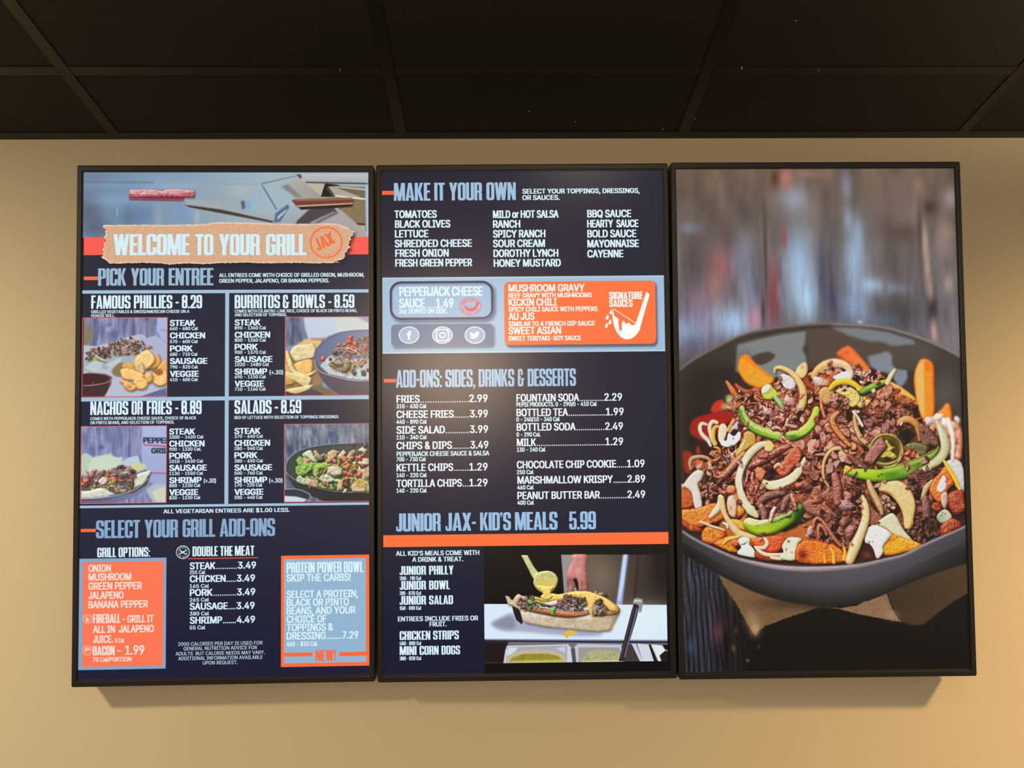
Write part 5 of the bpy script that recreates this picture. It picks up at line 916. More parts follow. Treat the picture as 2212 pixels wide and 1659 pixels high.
def right_display():
    cv = Canvas(2); cv.a[:] = (20, 17, 15)
    # weathered boards behind, out of focus; reflected screen haze painted into the top brown
    H_ = 960; yy = np.linspace(0, 1, H_)[:, None, None]; xx = np.linspace(0, 1, CW)[None, :, None]
    b = np.array((110, 91, 76.))+(np.array((100, 96, 102.))-np.array((110, 91, 76.)))*np.clip(yy*1.6, 0, 1)
    b = b*(1+.16*blur(noise(H_, CW, 160, 3, 50, 5), 6)[..., None])*(1+.07*blur(noise(H_, CW, 70, 2, 14, 6), 3)[..., None]*np.clip(yy*2, .3, 1)); b = b+0*xx; b *= (1+.22*blur(noise(H_, CW, 220, 3, 60, 66), 8))[..., None]
    cv.put(0, 0, np.ones((H_, CW), np.float32), b)
    for g in ((1726, 570, 34, 85, (150, 166, 182), .75), (1745, 640, 26, 46, (160, 178, 194), .75), (1716, 425, 30, 30, (150, 150, 160), .6), (1848, 560, 24, 70, (148, 164, 178), .7), (1856, 500, 12, 40, (150, 160, 172), .5), (1830, 400, 12, 34, (136, 132, 144), .6), (1834, 470, 10, 26, (146, 156, 168), .5),
              (1890, 615, 28, 18, (160, 174, 190), .7), (1936, 620, 28, 12, (140, 146, 158), .6), (1850, 660, 30, 36, (134, 150, 172), .6), (1780, 600, 10, 80, (84, 78, 92), .7), (1800, 640, 9, 46, (72, 68, 84), .65), (1806, 560, 7, 50, (90, 84, 98), .5), (1786, 420, 12, 30, (92, 80, 80), .6), (1669, 644, 10, 66, (132, 70, 76), .75), (1676, 600, 9, 40, (130, 76, 82), .5),
              (1695, 507, 6, 24, (140, 80, 86), .75), (1700, 380, 14, 24, (172, 112, 104), .7), (1745, 372, 30, 10, (150, 112, 102), .5), (1675, 382, 9, 18, (86, 62, 40), .7), (1555, 575, 28, 44, (146, 92, 96), .65), (1540, 620, 16, 30, (150, 112, 106), .6), (1510, 660, 26, 44, (136, 110, 128), .6), (1587, 696, 44, 34, (156, 172, 192), .8), (1485, 715, 34, 30, (130, 146, 164), .7), (1500, 745, 24, 20, (104, 96, 120), .6), (1520, 690, 22, 30, (140, 130, 150), .5),
              (1607, 560, 26, 60, (128, 126, 142), .5), (1570, 500, 20, 34, (92, 76, 72), .5), (1500, 560, 26, 60, (84, 72, 74), .55), (1490, 490, 22, 12, (124, 126, 136), .5), (1625, 650, 18, 46, (132, 128, 146), .5), (1632, 686, 14, 26, (168, 124, 136), .7), (1655, 540, 3.5, 90, (66, 54, 52), .6), (1650, 672, 4, 34, (74, 50, 58), .7), (1687, 585, 5, 30, (96, 82, 96), .5), (1680, 665, 8, 24, (112, 70, 80), .6),
              (1950, 500, 44, 22, (84, 72, 66), .6), (1935, 430, 40, 40, (112, 96, 94), .5), (1943, 668, 44, 34, (74, 72, 72), .75), (1905, 690, 26, 16, (100, 110, 128), .5), (1860, 694, 5, 4, (170, 196, 214), .8), (1960, 580, 26, 46, (94, 86, 84), .5), (2012, 444, 14, 17, (74, 56, 48), .85), (2018, 664, 9, 24, (46, 38, 38), .85), (2000, 520, 7, 40, (170, 152, 130), .7), (2006, 575, 6, 40, (164, 142, 126), .7), (2013, 622, 6, 24, (166, 136, 130), .6), (1990, 500, 5, 60, (70, 60, 54), .5),
              (2047, 540, 18, 80, (132, 116, 110), .6), (2052, 610, 9, 16, (160, 142, 130), .6), (2056, 424, 16, 24, (150, 140, 138), .6), (2048, 500, 14, 20, (146, 124, 104), .5), (2052, 565, 12, 16, (104, 90, 92), .6), (2021, 715, 6, 28, (196, 146, 142), .8), (2052, 700, 16, 40, (110, 98, 98), .5), (1986, 396, 9, 16, (140, 112, 98), .5), (1915, 610, 10, 60, (110, 100, 104), .4), (1955, 690, 7, 30, (60, 62, 66), .5), (1925, 700, 10, 20, (84, 88, 98), .4)):
        gc = np.array(g[4], float); gc = 104+(gc-104)*1.18; gc = gc*(np.array((.97, 1.02, 1.07)) if gc[2] > gc[0]+8 else 1); glow(cv, g[0], g[1], g[2]*1.08, g[3]*1.08, gc, min(g[5]*1.34, .96))
    h0 = 960; n = blur(noise(h0, CW, 110, 3, 9, 9), 2)*1.1; f = np.clip((np.arange(h0)-260)/260., 0, 1)[:, None]
    cv.a[:h0] *= (1+.16*n*f)[..., None]; 
    # table boards below left
    W2 = noise(560, 420, 160, 4, 5, 12); base = np.array((38, 38, 46.))*(1+.75*W2[..., None]); wob = blur(noise(560, 420, 200, 2, 60, 17), 4)*14
    st = np.abs(((np.arange(420)[None, :]+np.linspace(0, -34, 560)[:, None]+wob)/24.) % 1-.5); base *= (.4+.9*np.clip(st*3.2, 0, 1))[..., None]
    fade = np.clip((290-np.arange(420))/190., 0, 1)[None, :, None]; base = base*fade+np.array((20, 17, 15))*(1-fade)
    hl = noise(560, 420, 9, 3, 2, 14); base += (np.clip(hl-.12, 0, 1)*120*(np.exp(-((np.arange(560)-150)/90.)**2)+.22)[:, None]*fade[..., 0]*np.clip(st*2.4, 0, 1))[..., None]*np.array((.72, .86, 1.05))
    cv.put(0, CH-560, np.ones((560, 420), np.float32), base)
    for g in ((1552, 1368, 12, 26, (130, 70, 74), .5), (1568, 1356, 4, 18, (150, 50, 50), .5), (1585, 1404, 5, 7, (130, 96, 44), .6), (1590, 1364, 3, 8, (120, 70, 34), .6), (1616, 1430, 4, 3, (190, 130, 110), .6), (1640, 1400, 3, 4, (110, 96, 50), .5), (1492, 1400, 10, 18, (70, 92, 130), .5), (1569, 1400, 6, 60, (14, 10, 10), .9)): glow(cv, *g[:4], g[4], g[5])
    # brown paper
    poly(cv, [(1552, 1240), (1564, 1266), (1575.7, 1283.7), (1590, 1302.5), (1599, 1321), (1609, 1338.7), (1620, 1358), (1633.7, 1377), (1643, 1364), (1656, 1355), (1698, 1339), (1740, 1325), (1775, 1313), (1790, 1290), (1700, 1240)], (112, 84, 56), 1, jag=.5, tex=.12, texcell=10, shade=((136, 104, 72), -1, 1))
    glow(cv, 1632, 1360, 12, 16, (196, 158, 112), .8); glow(cv, 1624, 1338, 14, 18, (160, 124, 84), .7); glow(cv, 1700, 1305, 60, 12, (70, 50, 32), .8); glow(cv, 1600, 1290, 20, 16, (128, 96, 64), .5); glow(cv, 1770, 1308, 40, 10, (46, 32, 22), .8)
    poly(cv, [(1919, 1276), (1927.6, 1303.5), (1938, 1328), (1949.6, 1346), (1966, 1352), (1980, 1354), (1998, 1352), (2015, 1340), (2033.4, 1325), (2062, 1304), (2102, 1280), (2102, 1200), (2000, 1230)], (60, 46, 30), 1, tex=.08, texcell=12, shade=((76, 58, 36), 1, 0)); glow(cv, 1985, 1335, 30, 14, (78, 60, 40), .5)
    poly(cv, [(1782, 1314), (1815, 1316), (1852, 1311.4), (1868, 1303), (1886.8, 1297.5), (1905, 1290), (1917, 1279), (1921, 1290), (1928.7, 1312), (1938, 1330), (1951, 1347), (1928.7, 1342.8), (1890, 1336), (1851.9, 1328), (1815, 1318)], (138, 104, 76), 1, jag=.35, tex=.12, texcell=8); glow(cv, 1930, 1332, 14, 10, (172, 134, 104), .6)
    # bowl
    rim_o = [(1440, 812), (1468, 798), (1500, 775), (1550, 748), (1600, 724), (1650, 711), (1720, 702), (1800, 697), (1900, 703), (1960, 717), (2020, 738), (2070, 762), (2110, 785)]
    rim_b = [(2110, 1124), (2083, 1139), (2040, 1158), (2000, 1176), (1960, 1196), (1920, 1207), (1850, 1222), (1760, 1228), (1680, 1224), (1600, 1207), (1540, 1182), (1500, 1162), (1475, 1146), (1440, 1120)]
    out = [(2110, 1215), (2050, 1232), (2000, 1250), (1950, 1270), (1900, 1292), (1840, 1308), (1780, 1312), (1700, 1302), (1630, 1280), (1560, 1246), (1510, 1218), (1475, 1196), (1440, 1170)]
    poly(cv, rim_b[:-1][::-1]+[(1440, 1130)]+out[::-1][0:]+[(2110, 1124)], (74, 70, 74), 2)
    bw = cv.P([(1440, 1120)])[0][1].astype(int)
    x0, y0 = 0, bw; hh = CH-60-bw
    o = [cv.P(smooth([(1440, 1120), (1475, 1146), (1500, 1162), (1540, 1182), (1600, 1207), (1680, 1224), (1760, 1228), (1850, 1222), (1920, 1207), (1960, 1196), (2000, 1176), (2040, 1158), (2083, 1139), (2110, 1124)], 4, False)), cv.P(smooth(out, 4, False))]
    m = blur(rast([np.concatenate(o)], x0, y0, CW, hh), 2)
    yyp = np.arange(hh)[:, None]+y0; xs = np.arange(CW)
    top = np.interp(xs, o[0][:, 0], o[0][:, 1]); bot = np.interp(xs, o[1][::-1][:, 0], o[1][::-1][:, 1]); t = np.clip((yyp-top)/(bot-top), 0, 1)[..., None]
    c1, c2, c3 = np.array((78, 72, 78.)), np.array((66, 66, 70.)), np.array((30, 26, 22.)); sidex = (np.abs(xs-760)/760.)[None, :, None]
    cc = np.where(t < .45, c1+(c2-c1)*t/.45, c2+(c3-c2)*(t-.45)/.55)*(1.12-.42*sidex**1.5)
    cv.put(x0, y0, m, cc)
    poly(cv, rim_o+rim_b, (58, 48, 44), 2); 
    for g in ((1510, 850, 46, 70, (36, 30, 27), .95), (1560, 800, 40, 30, (44, 36, 33), .8), (1500, 940, 24, 60, (20, 16, 14), .95), (2040, 850, 40, 60, (88, 80, 76), .9), (2060, 900, 18, 30, (60, 52, 50), .8), (1985, 760, 40, 30, (92, 84, 78), .8), (1960, 830, 14, 30, (74, 66, 62), .6)): glow(cv, *g[:4], g[4], g[5])
    poly(cv, [(1594, 742), (1640, 730), (1690, 719), (1744, 712), (1741, 742), (1735, 752), (1742, 765), (1750, 800), (1700, 830), (1640, 820), (1590, 800)], (122, 128, 128), 5); poly(cv, [(1620, 773), (1640, 762), (1662, 758), (1676, 766), (1668, 776), (1648, 786), (1628, 782)], (70, 56, 50), 3, curve=True); glow(cv, 1612, 785, 14, 24, (60, 50, 46), .8)
    poly(cv, [(1744, 708), (1800, 706), (1830, 716), (1860, 730), (1890, 732), (1930, 745), (1950, 760), (1960, 800), (1900, 800), (1800, 800), (1750, 800)], (80, 66, 58), 5)
    poly(cv, [(1796, 704), (1860, 705), (1920, 714), (1975, 731), (1980, 738), (1975, 744), (1930, 745), (1905, 736), (1880, 735), (1860, 730), (1835, 722)], (118, 122, 126), 5)
    poly(cv, [(1876, 768), (1900, 762), (1920, 756), (1931, 766), (1930, 785), (1940, 795), (1963, 797), (1964, 815), (1955, 830), (1945, 836), (1935, 820), (1925, 805), (1900, 800), (1884, 790)], (124, 130, 138), 5); glow(cv, 1910, 780, 12, 10, (130, 138, 148), .5)
    poly(cv, [(1935, 750), (1960, 742), (1990, 745), (2000, 780), (1985, 800), (1960, 796), (1936, 790), (1931, 770)], (78, 68, 62), 4)
    tube(cv, rim_o, [3.2]*13, (92, 80, 74), .1, 8, .3, soft=2, amb=.8); tube(cv, [(1800, 698), (1900, 704), (1960, 718), (2020, 739), (2070, 763), (2105, 785)], [2, 2.4, 2.6, 3, 3.4, 3.4], (116, 108, 104), .1, 8, 0, soft=2, amb=.8)
    # dark inside of the pile
    pile = [(1478, 1000), (1500, 960), (1530, 930), (1570, 900), (1590, 860), (1610, 838), (1650, 835), (1680, 812), (1720, 800), (1760, 795), (1800, 775), (1850, 780), (1900, 800), (1930, 820), (1960, 850), (1990, 880), (2030, 890), (2064, 905), (2080, 960), (2090, 1060), (2086, 1120), (2000, 1170), (1950, 1190), (1880, 1214), (1760, 1222), (1680, 1216), (1600, 1200), (1540, 1172), (1500, 1140), (1474, 1080)]
    poly(cv, pile, (56, 27, 17), 5)
    # blurred chips standing up at the back
    def fry(p, c, c2, dx=1, dy=1, soft=3, bump=.5, rim=None): panel(cv, p, c, .15, 6, bump, 8, .3, True, .7, 8, soft, 0, (c2, dx, dy), rim=rim)
    fry([(1600, 772), (1611, 764), (1621, 768), (1633, 783), (1672, 816), (1664, 830), (1646, 838), (1630, 834), (1613, 825), (1603, 812), (1596, 795)], (255, 128, 4), (255, 150, 60), 1, 1)
    poly(cv, [(1600, 772), (1611, 764), (1621, 768), (1633, 783), (1672, 814), (1660, 812), (1630, 790), (1612, 776)], (240, 120, 20), 3, .7)
    fry([(1809, 762), (1832, 745), (1843, 749), (1867, 775), (1884, 798), (1877, 812), (1852, 796), (1829, 780)], (206, 70, 18), (246, 130, 50), 1, 1)
    fry([(1914, 835), (1923, 822), (1937, 827), (1960, 841), (1982, 860), (1984, 876), (1967, 882), (1944, 868), (1929, 852)], (244, 176, 112), (250, 138, 30), 1, 1, 2)
    fry([(1988, 780), (1997, 773), (2009, 775), (2020, 788), (2022, 834), (2023, 872), (2019, 906), (2000, 912), (1988, 882), (1981, 849), (1978, 811)], (250, 130, 26), (246, 122, 18), 1, 1)
    poly(cv, [(1982, 800), (1988, 784), (1999, 778), (2000, 840), (2001, 905), (1990, 884), (1983, 850)], (244, 178, 116), 3, .85); poly(cv, [(2000, 778), (2010, 777), (2019, 790), (2018, 800), (2002, 800)], (236, 110, 30), 3, .7)
    fry([(2028, 893), (2038, 882), (2048, 870), (2056, 873), (2060, 895), (2058, 914), (2040, 914)], (240, 108, 20), (250, 134, 22), 1, 1, 2)
    # out-of-focus edge of the pile at left
    for p, c, s in (([(1491, 920), (1500, 904), (1530, 893), (1575, 886), (1588, 900), (1560, 922), (1530, 950), (1505, 945), (1492, 935)], (158, 34, 20), 3), ([(1536, 884), (1545, 868), (1562, 862), (1566, 882), (1545, 890)], (196, 60, 40), 3), ([(1477, 976), (1494, 977), (1500, 1001), (1496, 1020), (1480, 1018)], (146, 44, 22), 3), ([(1504, 976), (1509, 962), (1514, 978)], (150, 60, 40), 2)): poly(cv, p, c, s, .95, True)
    for g in ((1578, 857, 10, 7, (196, 190, 130), .8), (1570, 876, 12, 8, (186, 176, 120), .8), (1590, 872, 8, 8, (180, 170, 90), .6), (1575, 864, 6, 5, (214, 212, 170), .7)): glow(cv, *g[:4], g[4], g[5], p=3)
    CH_ = (240, 216, 190)
    tube(cv, [(1527, 916), (1517, 914), (1513, 924), (1518, 938), (1530, 950), (1536, 962)], [3, 4, 4.5, 4.5, 4.5, 3], CH_, .3, 8, .4, soft=1, amb=.6); glow(cv, 1520, 929, 2.4, 2.6, (34, 26, 26), .9)
    tube(cv, [(1550, 912), (1540, 910), (1534, 922), (1538, 944), (1545, 960)], [4, 4.5, 4.5, 4, 3], (240, 210, 170), .3, 8, .4, soft=1, amb=.6); tube(cv, [(1553, 920), (1544, 924), (1542, 944), (1548, 958)], [3, 4, 4, 3], (250, 166, 44), .3, 8, .3, soft=1, amb=.6)
    panel(cv, [(1556, 918), (1566, 914), (1572, 926), (1566, 950), (1556, 955), (1552, 940)], (250, 214, 170), .4, 8, .5, 5, .3, soft=1, amb=.6)
    panel(cv, [(1590, 907), (1605, 901), (1610, 922), (1600, 932), (1588, 926), (1577, 936), (1576, 926)], (226, 190, 186), .4, 8, .6, 5, .4, soft=1, amb=.6)
    tube(cv, [(1597, 884), (1588, 902), (1579, 918), (1572, 930)], [2, 3, 3.5, 3], (248, 156, 54), .3, 8, .3, soft=1, amb=.6)
    # torn meat
    def mcol(x, y, R):
        t = np.clip((x-1560)/480., 0, 1)+np.clip((y-1000)/260., 0, .5)
        pal = [(210, 130, 104), (176, 94, 68), (230, 160, 140), (150, 68, 46), (206, 110, 62)] if y < 880 else [(186, 112, 90), (154, 84, 66), (206, 134, 114), (128, 62, 46), (182, 92, 56)]
        c = np.array(pal[R.randint(5)], float)*(1.14-.36*t)
        return c
    meat = [(1560, 985), (1590, 950), (1585, 905), (1588, 870), (1590, 845), (1625, 840), (1650, 846), (1680, 820), (1720, 812), (1760, 806), (1800, 784), (1850, 792), (1905, 806), (1930, 835), (1960, 868), (1990, 905), (2025, 925), (2040, 990), (2025, 1080), (2010, 1150), (1960, 1160), (1900, 1150), (1850, 1190), (1780, 1180), (1740, 1168), (1700, 1140), (1640, 1110), (1600, 1120), (1550, 1100), (1515, 1080), (1500, 1030), (1490, 1000)]
    crumbs(cv, meat, 460, mcol, 6, 12, .35, 31, .3, strips=.4)
    R = np.random.RandomState(40)
    for _ in range(240):
        x, y = R.uniform(1500, 2030), R.uniform(840, 1180)
        if inside(meat, x, y): glow(cv, x, y, R.uniform(3, 10), R.uniform(2, 7), (30, 11, 7), R.uniform(.5, .95), R.rand()*3)
    crumbs(cv, meat, 240, mcol, 4, 8, .45, 33, .36, strips=.6)
    crumbs(cv, meat, 240, mcol, 9, 17, .42, 32, .34, strips=.3, asp=(1.3, 2.4))
    crumbs(cv, meat, 90, mcol, 3, 6, .6, 34, .34, strips=.5)
    for _ in range(110):
        x, y = R.uniform(1500, 2030), R.uniform(850, 1180)
        if inside(meat, x, y): glow(cv, x, y, R.uniform(2, 5), R.uniform(1.5, 4), (26, 9, 6), R.uniform(.6, .95), R.rand()*3)
    crumbs(cv, [(1590, 860), (1600, 842), (1650, 845), (1690, 818), (1720, 812), (1716, 850), (1690, 900), (1640, 910), (1600, 890)], 110, lambda x, y, R: np.array([(206, 130, 104), (176, 84, 56), (232, 190, 178), (150, 62, 40), (214, 112, 60)][R.randint(5)]), 2.5, 6, .7, 34, .35, soft=0, strips=.4)
    crumbs(cv, [(1775, 800), (1800, 776), (1840, 785), (1860, 796), (1900, 798), (1930, 806), (1900, 824), (1860, 830), (1820, 800)], 60, lambda x, y, R: np.array([(226, 150, 130), (190, 110, 92), (240, 200, 190), (160, 84, 64)][R.randint(4)]), 2.5, 5.5, .7, 35, .3, soft=1)
    # large identifiable pieces -------------------------------------------
    ON = (236, 214, 160)
    # back row
    panel(cv, [(1682, 812), (1694, 806), (1712, 812), (1722, 826), (1714, 840), (1700, 838), (1690, 826)], (226, 200, 200), .8, 7, 2.2, 5, .4, amb=.6, jag=.4)
    panel(cv, [(1720, 803), (1729, 787), (1742, 781), (1747, 793), (1745, 806), (1735, 816), (1726, 812)], (246, 200, 124), .3, 8, .6, 5, .4, amb=.6); glow(cv, 1735, 790, 4, 5, (196, 110, 96), .8); glow(cv, 1734, 788, 2, 2, (240, 200, 200), .8)
    tube(cv, [(1675.5, 804), (1677, 794), (1691, 793), (1713, 805), (1728, 823), (1737, 846), (1735, 872), (1721, 897), (1699, 916)], [1.5, 3.5, 5, 6, 7, 8, 8.5, 6, 2], (240, 184, 108), .35, 9, .6, .5, (190, 120, 60), amb=.55, rimw=.12)
    tube(cv, [(1730, 838), (1733, 860), (1724, 885)], [1, 2, 1], (250, 226, 180), .3, 8, 0, alpha=.7)
    tube(cv, [(1758, 812), (1768, 798), (1785, 787), (1806, 782), (1828, 787), (1840, 802), (1838, 818)], [5, 8, 10, 10, 8, 6, 4], (238, 146, 64), .3, 8, .5, .5, (250, 224, 190), amb=.6, col2=(252, 222, 186), soft=1)
    panel(cv, [(1802, 812), (1815, 805), (1832, 800), (1842, 812), (1838, 822), (1828, 818), (1818, 822), (1806, 818)], (238, 238, 240), .5, 8, 2, 4, .2, jag=.6, soft=1, amb=.6)
    lump(cv, 1770, 822, 11, (224, 170, 160), 1.2, .5, .15, .9, 8, 2, .4, .5); lump(cv, 1788, 828, 8, (206, 130, 100), 1.2, 1.5)
    panel(cv, [(1773, 842), (1785, 834), (1800, 840), (1806, 856), (1796, 870), (1782, 872), (1772, 858)], (202, 136, 70), .4, 9, 1, 6, .5, amb=.5)
    panel(cv, [(1808, 842), (1836, 836), (1858, 848), (1860, 868), (1844, 878), (1832, 868), (1824, 856)], (226, 190, 84), .6, 10, 3, 4, .4, amb=.5, cell=7)
    tube(cv, [(1795, 838), (1808, 826), (1828, 822), (1846, 827), (1862, 840), (1871, 856), (1868, 868)], [4, 6.5, 7, 6, 5, 3.5, 2], (244, 182, 20), .4, 10, .5, .3, (240, 226, 150), amb=.55); tube(cv, [(1852, 836), (1864, 850), (1864, 866)], [1, 2, 1], (236, 224, 150), .4, 8, 0)
    tube(cv, [(1866, 846), (1888, 835), (1906, 827), (1921, 821)], [8, 9, 7, 4], (66, 112, 18), .4, 10, .6, .3, (36, 70, 12), amb=.45, col2=(130, 174, 26)); tube(cv, [(1920, 826), (1926, 812), (1936, 797)], [5, 5, 3], (246, 200, 136), .3, 8, .3, soft=1, amb=.6)
    panel(cv, [(1855, 872), (1872, 862), (1884, 864), (1876, 876), (1862, 880)], (236, 176, 90), .4, 9, .6, 5, .5, amb=.55)
    crumbs(cv, [(1800, 860), (1815, 845), (1832, 850), (1836, 880), (1820, 900), (1800, 890)], 16, lambda x, y, R: (176, 100, 84), 6, 10, .8, 36, .25, strips=.2)
    crumbs(cv, [(1872, 880), (1900, 862), (1940, 868), (1980, 900), (1990, 930), (1950, 900), (1900, 900)], 60, lambda x, y, R: np.array([(150, 84, 64), (120, 62, 44), (176, 104, 80)][R.randint(3)]), 4, 9, .45, 37)
    tube(cv, [(1846, 888), (1854, 899), (1860, 908), (1866, 919)], [2.5, 3.5, 3, 2.5], (236, 232, 206), .4, 10, .5, amb=.6)
    # green pepper, upper arc
    panel(cv, [(1654, 835), (1664, 829), (1672, 836), (1684, 850), (1676, 858), (1660, 862), (1650, 856), (1646, 842)], (196, 200, 50), .4, 9, .8, 5, .4, amb=.55); panel(cv, [(1648, 836), (1660, 828), (1668, 834), (1660, 846), (1648, 848)], (240, 240, 200), .5, 9, .8, 4, .2, amb=.6)
    tube(cv, [(1675, 856), (1686, 870), (1694, 886)], [5, 7, 5], (140, 176, 110), .4, 9, .5, .3, (70, 120, 40), amb=.5)
    crumbs(cv, [(1606, 880), (1625, 870), (1680, 870), (1730, 880), (1745, 900), (1720, 930), (1660, 925), (1620, 900)], 70, lambda x, y, R: np.array([(190, 110, 86), (150, 76, 56), (216, 140, 116), (120, 50, 36)][R.randint(4)]), 3, 8, .7, 38)
    lump(cv, 1706, 863, 12, (196, 122, 108), 1.2, .4, .25, .8, 8, 2.5); lump(cv, 1660, 888, 11, (206, 140, 136), 1.3, .7, .25, .9, 8, 2.5); lump(cv, 1693, 902, 9, (178, 96, 76), 1.4, 1.3, .25, .8, 8, 2)
    GP = (128, 182, 52)
    tube(cv, [(1604, 880), (1607, 896), (1618, 913), (1640, 928), (1665, 936), (1690, 942), (1715, 940), (1738, 930), (1754, 914), (1763, 897), (1767, 884)], [6, 8, 9, 10, 10, 10, 10, 10, 9, 9, 8], (164, 190, 104), .45, 12, .7, 1.0, (76, 136, 18), flat=.5, amb=.5, rimw=.26, col2=(168, 196, 44))
    tube(cv, [(1601, 884), (1604, 900), (1614, 917), (1638, 933), (1664, 942), (1690, 948), (1714, 946), (1740, 936), (1758, 919), (1768, 900)], [2, 3.4, 4, 4.4, 4.4, 4.4, 4.4, 4.6, 4, 2.6], (74, 134, 14), .5, 12, 0, .3, amb=.42, col2=(128, 180, 18))
    glow(cv, 1714, 943, 16, 6, (52, 84, 22), .75); glow(cv, 1696, 940, 6, 6, (60, 80, 26), .6)
    for q in ([(1704, 905), (1700, 920), (1692, 934), (1690, 950), (1697, 957)], [(1690, 928), (1680, 923), (1672, 925)], [(1700, 918), (1712, 920), (1722, 922)], [(1694, 944), (1708, 958), (1722, 966)]): tube(cv, q, [4, 5, 4.5, 4, 3][:len(q)], (176, 84, 66), .8, 8, .7, 2, amb=.4)
    # left hand pieces
    panel(cv, [(1575, 935), (1587, 941), (1597, 931), (1602, 937), (1599, 949), (1587, 961), (1573, 965), (1561, 962), (1557, 955), (1561, 948), (1570, 951)], (244, 246, 242), .4, 9, .5, 5, .5, amb=.7); glow(cv, 1585, 946, 2, 2.5, (60, 64, 84), .8); glow(cv, 1581, 962, 3, 2, (60, 50, 80), .8)
    panel(cv, [(1609, 935), (1619, 930), (1633, 939), (1634, 958), (1620, 967), (1610, 974), (1592, 984), (1599, 961), (1607, 947)], (206, 156, 56), .4, 9, .8, 5, .5, amb=.5, shade=((186, 130, 50), 1, 0)); tube(cv, [(1610, 950), (1606, 962), (1600, 974)], [1, 2.4, 1], (236, 216, 150), .3, 8, 0)
    tube(cv, [(1493, 1013), (1491, 1000), (1497, 989), (1515, 986), (1530, 990), (1539, 998)], [3, 4, 4.5, 4.5, 4, 3], (184, 134, 96), .4, 8, .5, .6, amb=.5)
    crumbs(cv, [(1535, 975), (1560, 965), (1580, 975), (1575, 1010), (1545, 1015), (1530, 1000)], 40, lambda x, y, R: np.array([(214, 130, 60), (150, 76, 50), (196, 116, 80), (110, 50, 40)][R.randint(4)]), 3, 7, .5, 41)
    tube(cv, [(1566, 984), (1573, 992), (1577, 1003)], [3, 4, 3], (64, 34, 44), .9, 8, .5, 1.5)
    tube(cv, [(1609, 979), (1600, 990), (1590, 1001), (1573, 1020), (1552, 1042)], [5, 8, 8.5, 8, 4], (132, 48, 34), .6, 7, .7, 2.2, (190, 84, 40), amb=.42)
    crumbs(cv, [(1520, 1015), (1545, 1010), (1550, 1050), (1540, 1090), (1518, 1080), (1512, 1045)], 60, lambda x, y, R: np.array([(166, 92, 74), (128, 60, 44), (196, 124, 100), (90, 40, 30)][R.randint(4)]), 3, 7, .6, 42)
    panel(cv, [(1470, 1049), (1489, 1056), (1501, 1074), (1498, 1096), (1470, 1096)], (216, 92, 20), .4, 9, 1.2, 6, .4, shade=((150, 44, 12), 1, 1)); 
    panel(cv, [(1470, 1040), (1476, 1046), (1489, 1029), (1506, 1015), (1521, 1020), (1515, 1037), (1508, 1046), (1514, 1066), (1517, 1096), (1502, 1098), (1495, 1066), (1482, 1053), (1474, 1052)], (222, 204, 188), .5, 9, .8, 6, .5, amb=.6)
    # onion ring pair
    crumbs(cv, [(1618, 1000), (1650, 975), (1700, 965), (1730, 990), (1715, 1030), (1680, 1040), (1640, 1060), (1620, 1060), (1610, 1030)], 60, lambda x, y, R: np.array([(130, 52, 38), (90, 34, 26), (160, 78, 58), (60, 24, 20)][R.randint(4)]), 3, 8, .5, 43)
    glow(cv, 1668, 1018, 16, 12, (30, 12, 10), .9); glow(cv, 1700, 1034, 20, 5, (28, 14, 12), .8)
    tube(cv, [(1622, 1008), (1634, 1001), (1648, 995), (1662, 987), (1680, 974), (1706, 962)], [5, 7, 7, 7, 8, 5], (138, 34, 20), .7, 7, .7, 3.0, (210, 90, 40), amb=.4)
    glow(cv, 1626, 1008, 5, 4, (40, 16, 34), .7)
    panel(cv, [(1691, 998), (1702, 982), (1717, 966), (1733, 975), (1731, 994), (1716, 1010), (1706, 1023), (1690, 1030), (1676, 1014), (1674, 1003)], (208, 86, 44), .45, 8, 1.6, 5, .7, amb=.45, shade=((170, 62, 36), 1, 1), jag=.4); glow(cv, 1710, 996, 7, 6, (160, 52, 34), .6)
    tube(cv, [(1676, 1009), (1684, 1003), (1692, 1010)], [4, 5, 4], (224, 120, 84), .7, 8, .4, 1)
    panel(cv, [(1635, 970), (1646, 967), (1661, 978), (1659, 989), (1640, 988)], (168, 76, 60), .5, 8, 1.4, 4, .6, jag=.5)
    tube(cv, [(1668, 958), (1652, 958), (1638, 964), (1620, 981), (1605, 1006), (1597, 1034), (1599, 1058), (1609, 1084), (1622, 1102), (1636, 1115)], [4, 6.5, 8.5, 9, 8, 8, 8, 9.5, 11, 5], (228, 216, 168), .35, 8, .7, .5, (190, 138, 70), amb=.52, rimw=.14, flat=.5)
    tube(cv, [(1616, 988), (1604, 1010), (1600, 1034), (1604, 1056)], [2, 3.4, 3, 1.5], (252, 252, 240), .3, 8, 0, alpha=.7, amb=.8)
    panel(cv, [(1655, 955), (1664, 951), (1675, 962), (1668, 974), (1654, 972)], (238, 196, 112), .3, 9, .8, 4, .4, amb=.55)
    tube(cv, [(1650, 1037), (1657, 1046), (1670, 1049), (1692, 1044), (1713, 1033), (1728, 1017), (1738, 998), (1740, 988)], [3, 8, 10.5, 10.5, 10, 8.5, 5.5, 2], (232, 212, 154), .35, 8, .7, .5, (190, 130, 60), amb=.6, rimw=.12, flat=.45)
    tube(cv, [(1674, 1052), (1694, 1047), (1714, 1036)], [1.5, 3, 1.5], (252, 248, 224), .3, 8, 0, alpha=.7, amb=.8)
